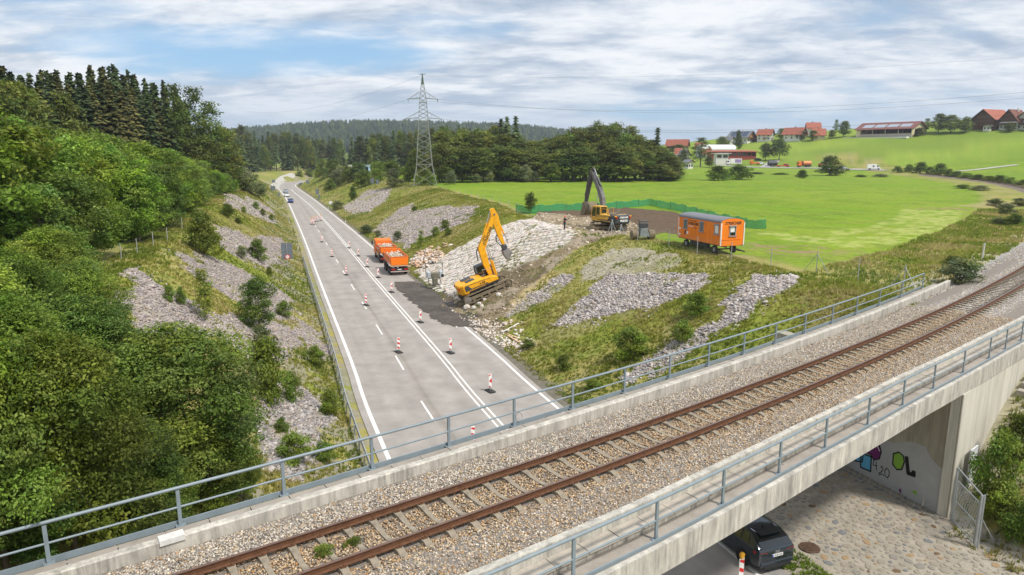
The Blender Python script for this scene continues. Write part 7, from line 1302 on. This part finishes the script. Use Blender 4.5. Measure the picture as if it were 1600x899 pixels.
def box_building(u, v, dims, az, label, roof, wall, name='building', bays=0, hip=1.2, extra=None):
    g = gnd(u, v); w_, l_, h = dims; t = thing(name, g, az, label, 'building'); mb = MB(); mb.bb((-w_/2, 0, -2), (w_/2, l_, h)); wl = mb.build('wall', wall, t)
    mb = MB(); o = 1.2; mb.loft([[V3(-w_/2-o, -o, h), V3(w_/2+o, -o, h), V3(w_/2+o, l_+o, h), V3(-w_/2-o, l_+o, h)], [V3(-w_/2-o, -o, h+.25), V3(w_/2+o, -o, h+.25), V3(w_/2+o, l_+o, h+.25), V3(-w_/2-o, l_+o, h+.25)], [V3(-w_/2+hip*3, l_*.45, h+hip), V3(w_/2-hip*3, l_*.45, h+hip), V3(w_/2-hip*3, l_*.55, h+hip), V3(-w_/2+hip*3, l_*.55, h+hip)]]); mb.build('roof', roof, t)
    for k in range(bays):
        x = -w_/2+w_*(k+.5)/bays; mb = MB(); mb.bb((x-w_/bays*.36, -.08, h-2.3), (x+w_/bays*.36, 0, h-.7)); mb.build('window', GLS, wl)
    return t
box_building(1147, 251, (27, 12, 5.2), 0, 'long low factory with a red hipped roof and a ribbon of windows', TILE, fmat('brick_red_wall', (.28, .055, .035), .8), bays=9)
box_building(1128, 257.5, (7, 5, 6.2), 0, 'white flat roofed extension of the red roofed factory', WHT, PLAS, bays=2, hip=.3)
g = gnd(1130, 247); t = thing('building', (g.x, g.y+14, g.z), 0, 'white round topped hall behind the red roofed factory', 'building'); mb = MB(); mb.loft([[V3(x, 8*math.sin(a), 6+2.6*math.cos(a)) for a in np.linspace(-1.57, 1.57, 9)]+[V3(x, 8, 0), V3(x, -8, 0)] for x in (-12, 10)]); mb.build('hall', fmat('white_membrane', (.7, .72, .74), .5), t)
# cattle barn on the hill
g = gnd(1380, 213); t = thing('cattle_barn', (g.x, g.y, g.z), R(-58), 'long open sided cattle barn with a red roof and cream end wall on the hilltop', 'barn'); Lb, Wb = 36., 15.
mb = MB(); mb.bb((-Lb/2, -.3, -6), (Lb/2, 0, 1.4)); mb.build('feed_wall', CONC, t); mb = MB(); mb.bb((-Lb/2, Wb-.3, -6), (Lb/2, Wb, 4.6)); mb.bb((-Lb/2, .2, -1.5), (Lb/2, Wb-.4, .4)); mb.build('wall', WOODD, t)
for x0, x1 in ((Lb/2-.4, Lb/2), (-Lb/2, -Lb/2+2.4)): mb = MB(); mb.v = [(x, y, z) for x in (x0, x1) for y, z in ((-.4, -6), (Wb, -6), (Wb, 4.8), (Wb/2, 8.2), (-.4, 4.8))]; mb.f = [(0, 1, 2, 3, 4), (9, 8, 7, 6, 5)]+[(i, (i+1) % 5, 5+(i+1) % 5, 5+i) for i in range(5)]; mb.build('end_wall', CREAM, t)
mb = MB(); mb.bb((Lb/2, 2.5, .6), (Lb/2+.1, 5.5, 4.2)); mb.build('gate_shade_panel', fmat('painted_gate_shade', (.02, .02, .02), .9), t); mb = MB(); mb.bb((Lb/2, 8, 1.), (Lb/2+.1, 10, 3.)); mb.build('door', WOODD, t)  # near-black panel on the solid end wall paints the shade inside the gateway
for k in range(13): x = -Lb/2+2.6+(Lb-3)*k/12; mb = MB(); mb.box((x, -.1, 3.0), (.3, .3, 3.4)); mb.build('column', WOODD if k % 3 else CREAM, t)
mb = MB()
for s_ in (-1, 1): mb.add([V3(x, Wb/2+s_*(Wb/2+1.6), 4.0+dz) for x in (-Lb/2-1, Lb/2+1.2) for dz in (0, .3)]+[V3(x, Wb/2, 8.5+dz) for x in (-Lb/2-1, Lb/2+1.2) for dz in (0, .3)], [(0, 1, 5, 4), (2, 3, 7, 6), (0, 2, 3, 1), (4, 6, 7, 5), (0, 4, 6, 2), (1, 5, 7, 3)])
rb_ = mb.build('roof', fmat('barn_roof_red', (.20, .075, .065), .7, .15), t)
for k in range(4): x0 = -Lb/2+3+k*8; mb = MB(); mb.add([V3(x0, .6, 5.45), V3(x0+6.8, .6, 5.45), V3(x0+6.8, 4.6, 7.40), V3(x0, 4.6, 7.40), V3(x0, .6, 5.35), V3(x0+6.8, .6, 5.35), V3(x0+6.8, 4.6, 7.3), V3(x0, 4.6, 7.3)], [(0, 1, 2, 3), (7, 6, 5, 4), (0, 4, 5, 1), (1, 5, 6, 2), (2, 6, 7, 3), (3, 7, 4, 0)]); mb.build('skylight', fmat('grey_skylight', (.32, .36, .42), .4), rb_)
mb = MB(); mb.bb((-Lb/2-6, -4.5, -1.6), (Lb/2-1, -1, -.6)); mb.build('apron_wall', PLAS, t)
# farmhouse
house(1534, 203, 42, R(-66), 'big farm barn with a dark weathered timber gable and red roof', 1.3, 7.0, 13.0, TILE, WOODD, None, 0, 0, over=1.2, chimney=False, name='farm_barn')
house(1574, 203, 30, R(-60), 'middle wing of the farmhouse with a brown roof, timber gable and white ground floor', 1.3, 6.4, 12.6, TILB, PLAS, WOODD, 4, 1, 1, over=1.5)
house(1608, 203, 42, R(-52), 'white farmhouse at the right border with brown shutters and balcony', 1.3, 8.2, 13.2, TILB, PLAS, None, 5, 2, 2, over=2)
house(1541, 205, 12, R(-55), 'small white outbuilding before the dark timber barn', .8, 3.2, 3.9, SLATE, PLAS, None, 2, 1, chimney=False)
# buildings seen through gaps in the trees
def block(p, dims, az, label, m, tower=None):
    t = thing('factory_building', p, az, label, 'building'); mb = MB(); w_, l_, h = dims; mb.bb((-w_/2, 0, -2), (w_/2, l_, h)); wl = mb.build('wall', m, t)
    for k in range(3): mb = MB(); x = -w_/2+w_*(k+.5)/3; mb.bb((x-w_*.1, -.1, h-3), (x+w_*.1, 0, h-1)); mb.build('window', GLS, wl)
    if tower: mb = MB(); mb.cyl((w_*.2, l_/2, h), (w_*.2, l_/2, h+tower), 3.5, 14); mb.cyl((w_*.2, l_/2, h+tower), (w_*.2, l_/2, h+tower+1.5), 3.5, 14, .6); mb.build('silo', m, t)
    return t
p = atY(624, 237, 640); g = float(zt(p.x, p.y)[0]); block((p.x, p.y, p.z-18), (11, 10, 22), 0, 'pale works tower seen between the forest edge and the pylon', PLAS, 4)
p = atY(634, 237, 660); block((p.x, p.y, p.z-18), (11, 10, 19), 0, 'lower pale works block beside the works tower', PLAS)
p = atY(565, 262, 345); g = float(zt(p.x, p.y)[0]); block((p.x, p.y, g), (7.5, 5, p.z-g+1.2), R(4), 'blue and white building half hidden behind the crest bushes', fmat('blue_white_wall', (.38, .50, .68), .6, .25, scale=.5))
p = atY(546, 262, 345); g = float(zt(p.x, p.y)[0]); block((p.x, p.y, g), (1.6, 3, p.z-g+1.2), 0, 'tiny white structure left of the blue and white building', PLAS)
p = atY(866, 236, 330); t = thing('building', (p.x, p.y, p.z-3), R(30), 'steep turquoise roof showing between the belt trees', 'building'); mb = MB(); mb.prism([(-6, 0), (6, 0), (5, 6), (0, 7), (-5, 5)], 0, 12); mb.bb((-5.5, .2, -10), (5.5, 11.8, 0)); mb.build('roof', fmat('turquoise_roof', (.10, .50, .42), .6, .3), t)
# ---- pylon
g = gnd(664, 290); pyl = thing('power_pylon', (g.x, g.y, g.z), R(8), 'tall grey steel lattice power pylon beyond the road crest', 'pylon'); PG_ = fmat('pylon_grey', (.24, .25, .225), .6, .12); HP = 31.5
def hw(z): return float(np.interp(z, [0, 5.5, 18.6, 24.0, HP], [3.4, 2.35, 1.35, 1.05, .12]))
mb = MB()
for sx, sy in ((-1, -1), (1, -1), (1, 1), (-1, 1)):
    zs_ = [0, 5.5, 18.6, 24., HP]
    mb = MB(); [mb.bar((sx*hw(a), sy*hw(a), a), (sx*hw(b), sy*hw(b), b), .20 if a < 18 else .14) for a, b in zip(zs_[:-1], zs_[1:])]; mb.build('leg', PG_, pyl)
lev = [0, 3.4, 6.2, 8.4, 10.3, 12.0, 13.6, 15.1, 16.5, 17.8, 19.0, 20.2, 21.4, 22.6, 23.8, 25.1, 26.4, 27.7, 29.0, 30.2]
for f_ in range(4):
    mb = MB(); a = R(90)*f_; c_, s_ = math.cos(a), math.sin(a); rr = lambda x, y, z: V3(x*c_-y*s_, x*s_+y*c_, z)
    for z0, z1 in zip(lev[:-1], lev[1:]): w0, w1 = hw(z0), hw(z1); th = .11 if z0 < 18 else .08; mb.bar(rr(-w0, -w0, z0), rr(w1, -w1, z1), th); mb.bar(rr(w0, -w0, z0), rr(-w1, -w1, z1), th)
    for z0 in (6.2, 18.6, 24.0): w0 = hw(z0); mb.bar(rr(-w0, -w0, z0), rr(w0, -w0, z0), .12)
    mb.build('lattice', PG_, pyl)
for z0, ln in ((19.6, 5.2), (25.2, 4.2)):
    for s_ in (-1, 1):
        mb = MB(); w0 = hw(z0); tip = V3(s_*ln, 0, z0-.3)
        for y in (-w0, w0): mb.bar((s_*w0, y, z0), tip, .15); mb.bar((s_*w0, y, z0+1.7), tip, .08); 
        for k in (.3, .6): p0 = V3(s_*w0, -w0, z0).lerp(tip, k); p1 = V3(s_*w0, -w0, z0+1.7).lerp(tip, k); p2 = V3(s_*w0, w0, z0).lerp(tip, k); mb.bar(p0, p1, .06); mb.bar(p0, p2, .06)
        mb.build('crossarm', PG_, pyl)
        mb = MB(); mb.cyl(tip, tip+V3(.15*s_, -1.0, -.3), .12, 8); mb.build('insulator', fmat('insulator_brown', (.12, .06, .04), .3), pyl); mb = MB(); mb.tube([tip+V3(0, -1.2*math.cos(a), -1.1*math.sin(a)) for a in np.linspace(0, math.pi, 9)], .03, 5); mb.build('jumper_cable', BLK, pyl)
mb = MB(); mb.cyl((0, 0, 29), (0, 0, 32), .28, 8, .2); mb.bar((-.9, 0, 31.9), (.9, 0, 31.9), .12); mb.build('peak', fmat('green_peak', (.03, .14, .10), .6), pyl)
def cable(a, b, sag, label, r=.035):
    a, b = Vector(a), Vector(b); P_ = [a.lerp(b, k/26)-V3(0, 0, sag*4*(k/26)*(1-k/26)) for k in range(27)]; o = MB().tube([p-a for p in P_], r, 4).build('power_line', fmat('cable_grey', (.10, .11, .13), .6)); o.location = a; tag(o, label, 'power line')
for z0, x_, uu, v1, l in ((25.2, -4.2, 1640, 141, 'power line from the far end of the upper arm, rising to the right'), (25.2, 4.2, 1640, 150, 'power line from the near end of the upper arm, rising to the right'), (19.6, -5.2, 1640, 174, 'power line from the lower arm, upper of the low pair, to the right'), (19.6, 5.2, 1640, 181, 'power line from the lower arm, lower of the low pair, to the right'), (31.9, 0, 1640, 86, 'thin earth wire from the pylon peak, rising to the right')):
    a = Vector((g.x+x_, g.y, g.z+z0-.3)); b = atY(uu, v1, 140 if z0 < 31 else 135); cable(a, b, 3.6 if z0 < 31 else 2.0, l, .02 if z0 < 31 else .013)
for z0, x_, v1, l in ((25.2, -4.2, 190, 'power line from the upper arm running left into the distance'), (19.6, -5.2, 206, 'power line from the lower arm running left into the distance'), (31.9, 0, 172, 'thin earth wire running left into the distance')): cable((g.x+x_, g.y, g.z+z0-.3), atY(372, v1, 420), 5., l, .022)
# ---- far vehicles
g = gnd(1365, 266); car((g.x, g.y, g.z+.2), R(112), WHT, 'white camper van driving on the village road below the barn', 6.0, 2.1, 2.7, van=True, name='camper_van', cat='van')
def rot_box(t, nm, a, b, m, bevel=.04): return MB().bb(a, b).build(nm, m, t, bevel=bevel)
g = gnd(1146, 258.5); t = thing('box_lorry', (g.x, g.y, g.z), R(88), 'white box lorry with a coloured side print by the factory', 'lorry'); rot_box(t, 'box', (-1.25, -4.2, .9), (1.25, 2.0, 3.7), WHT); rot_box(t, 'cab', (-1.2, 2.15, .6), (1.2, 4.1, 3.0), WHT, .15); rot_box(t, 'windscreen', (-1.0, 4.08, 1.7), (1.0, 4.14, 2.6), GLS, 0)
for s_ in (-1, 1): rot_box(t, 'side_print', (s_*1.25, -3.9, 1.5), (s_*1.28, -.4, 3.3), fmat('side_print', (.30, .22, .42), .5, .6, scale=1.5), 0); rot_box(t, 'side_window', (s_*1.2, 2.9, 1.7), (s_*1.24, 3.8, 2.6), GLS, 0); [wheel_part(t, (s_*1.0, y, .48), .48, .3, s_) for y in (-2.6, 3.1)]
g = gnd(1256, 261.5); t = thing('tanker_lorry', (g.x, g.y, g.z), R(92), 'orange tanker lorry on the village road left of the dark bush', 'lorry'); mb = MB(); mb.cyl((0, -3.6, 2.2), (0, 1.4, 2.2), 1.15, 18); mb.build('tank', fmat('faded_orange', (.75, .24, .08), .5, .1), t, smooth=True); rot_box(t, 'cab', (-1.2, 1.7, .7), (1.2, 3.6, 3.1), ORNG, .15); rot_box(t, 'chassis', (-1.0, -3.9, .6), (1.0, 3.4, 1.1), CHS); rot_box(t, 'windscreen', (-1.0, 3.58, 1.8), (1.0, 3.64, 2.7), GLS, 0); rot_box(t, 'equipment_locker', (-1.25, .9, 1.0), (1.25, 1.6, 3.3), WOODD)
for s_ in (-1, 1): [wheel_part(t, (s_*1.0, y, .5), .5, .3, s_) for y in (-2.8, -1.5, 2.7)]
g = gnd(1206, 261); t = thing('tank_trailer', (g.x, g.y, g.z), R(90), 'black slurry tank on wheels behind the red pickup', 'trailer'); mb = MB(); mb.cyl((0, -2.6, 1.9), (0, 2.2, 1.9), 1.2, 16); mb.build('tank', fmat('black_tank', (.035, .04, .045), .5, .2), t, smooth=True); rot_box(t, 'frame', (-.5, -3.6, .6), (.5, 3.5, .8), CHS); [wheel_part(t, (s_*1.1, 0, .6), .6, .4, s_) for s_ in (-1, 1)]
g = gnd(1224, 261.5); t = thing('red_pickup', (g.x, g.y, g.z), R(-92), 'red pickup truck towing the black tank on the village road', 'pickup'); rp2 = fmat('pickup_red', (.5, .05, .04), .4); rot_box(t, 'bed', (-.95, -4.2, .6), (.95, .2, 1.0), rp2); rot_box(t, 'cab', (-.95, .2, .5), (.95, 2.0, 1.9), rp2, .12); rot_box(t, 'hood', (-.9, 2.0, .5), (.9, 3.1, 1.2), rp2, .1); rot_box(t, 'windscreen', (-.98, .5, 1.15), (.98, 2.03, 1.75), GLS, 0); [wheel_part(t, (s_*.85, y, .38), .38, .25, s_) for s_ in (-1, 1) for y in (-2.6, 2.4)]
g = gnd(1178, 257.5); t = thing('orange_van', (g.x, g.y, g.z), R(80), 'orange flatbed truck parked between the lorry and the tank', 'truck'); rot_box(t, 'cab', (-1, .6, .5), (1, 2.4, 2.2), ORNG, .15); rot_box(t, 'bed', (-1, -3.0, .6), (1, .5, 1.3), ORNG); rot_box(t, 'windscreen', (-.9, 2.38, 1.4), (.9, 2.43, 2.0), GLS, 0); [wheel_part(t, (s_*.85, y, .38), .38, .25, s_) for s_ in (-1, 1) for y in (-2, 1.6)]
for u, v, c, l in ((1188, 257, (.7, .72, .75), 'white car beside the orange flatbed'), (1184, 251, (.05, .06, .09), 'dark car parked behind the orange flatbed'), (1058, 263, (.55, .6, .68), 'silver car parked by the white workshop'), (1317, 264.5, (.6, .62, .66), 'pale car half hidden right of the dark bush')): g = gnd(u, v); car((g.x, g.y, g.z), R(75), fmat('paint_%d' % (u+v*1), c, .3, .05, coat=.8), l, lod=1)
g = gnd(1285, 261); t = thing('loader', (g.x, g.y, g.z), R(90), 'dark red machine half hidden behind the dark meadow bush', 'machine'); rot_box(t, 'body', (-1, -2, .7), (1, 2, 1.8), fmat('machine_red', (.35, .04, .03), .5)); rot_box(t, 'cab', (-.8, -.6, 1.8), (.8, .8, 2.8), GLS); [wheel_part(t, (s_*.95, y, .55), .55, .35, s_) for s_ in (-1, 1) for y in (-1.3, 1.3)]
# ------------------------------------------------------------------ air
hz = MB(); hz.bb((-2600, -500, -4), (2600, 3200, 135)); hm = bpy.data.materials.new('haze'); hm.use_nodes = True; hn = hm.node_tree.nodes; hn.clear()
ho = hn.new('ShaderNodeOutputMaterial'); hv = hn.new('ShaderNodeVolumePrincipled'); hv.inputs['Color'].default_value = (.80, .88, 1, 1); hv.inputs['Density'].default_value = .00016; hv.inputs['Anisotropy'].default_value = .2; hm.node_tree.links.new(hv.outputs[0], ho.inputs['Volume'])
tag(hz.build('haze', hm), kind='stuff')
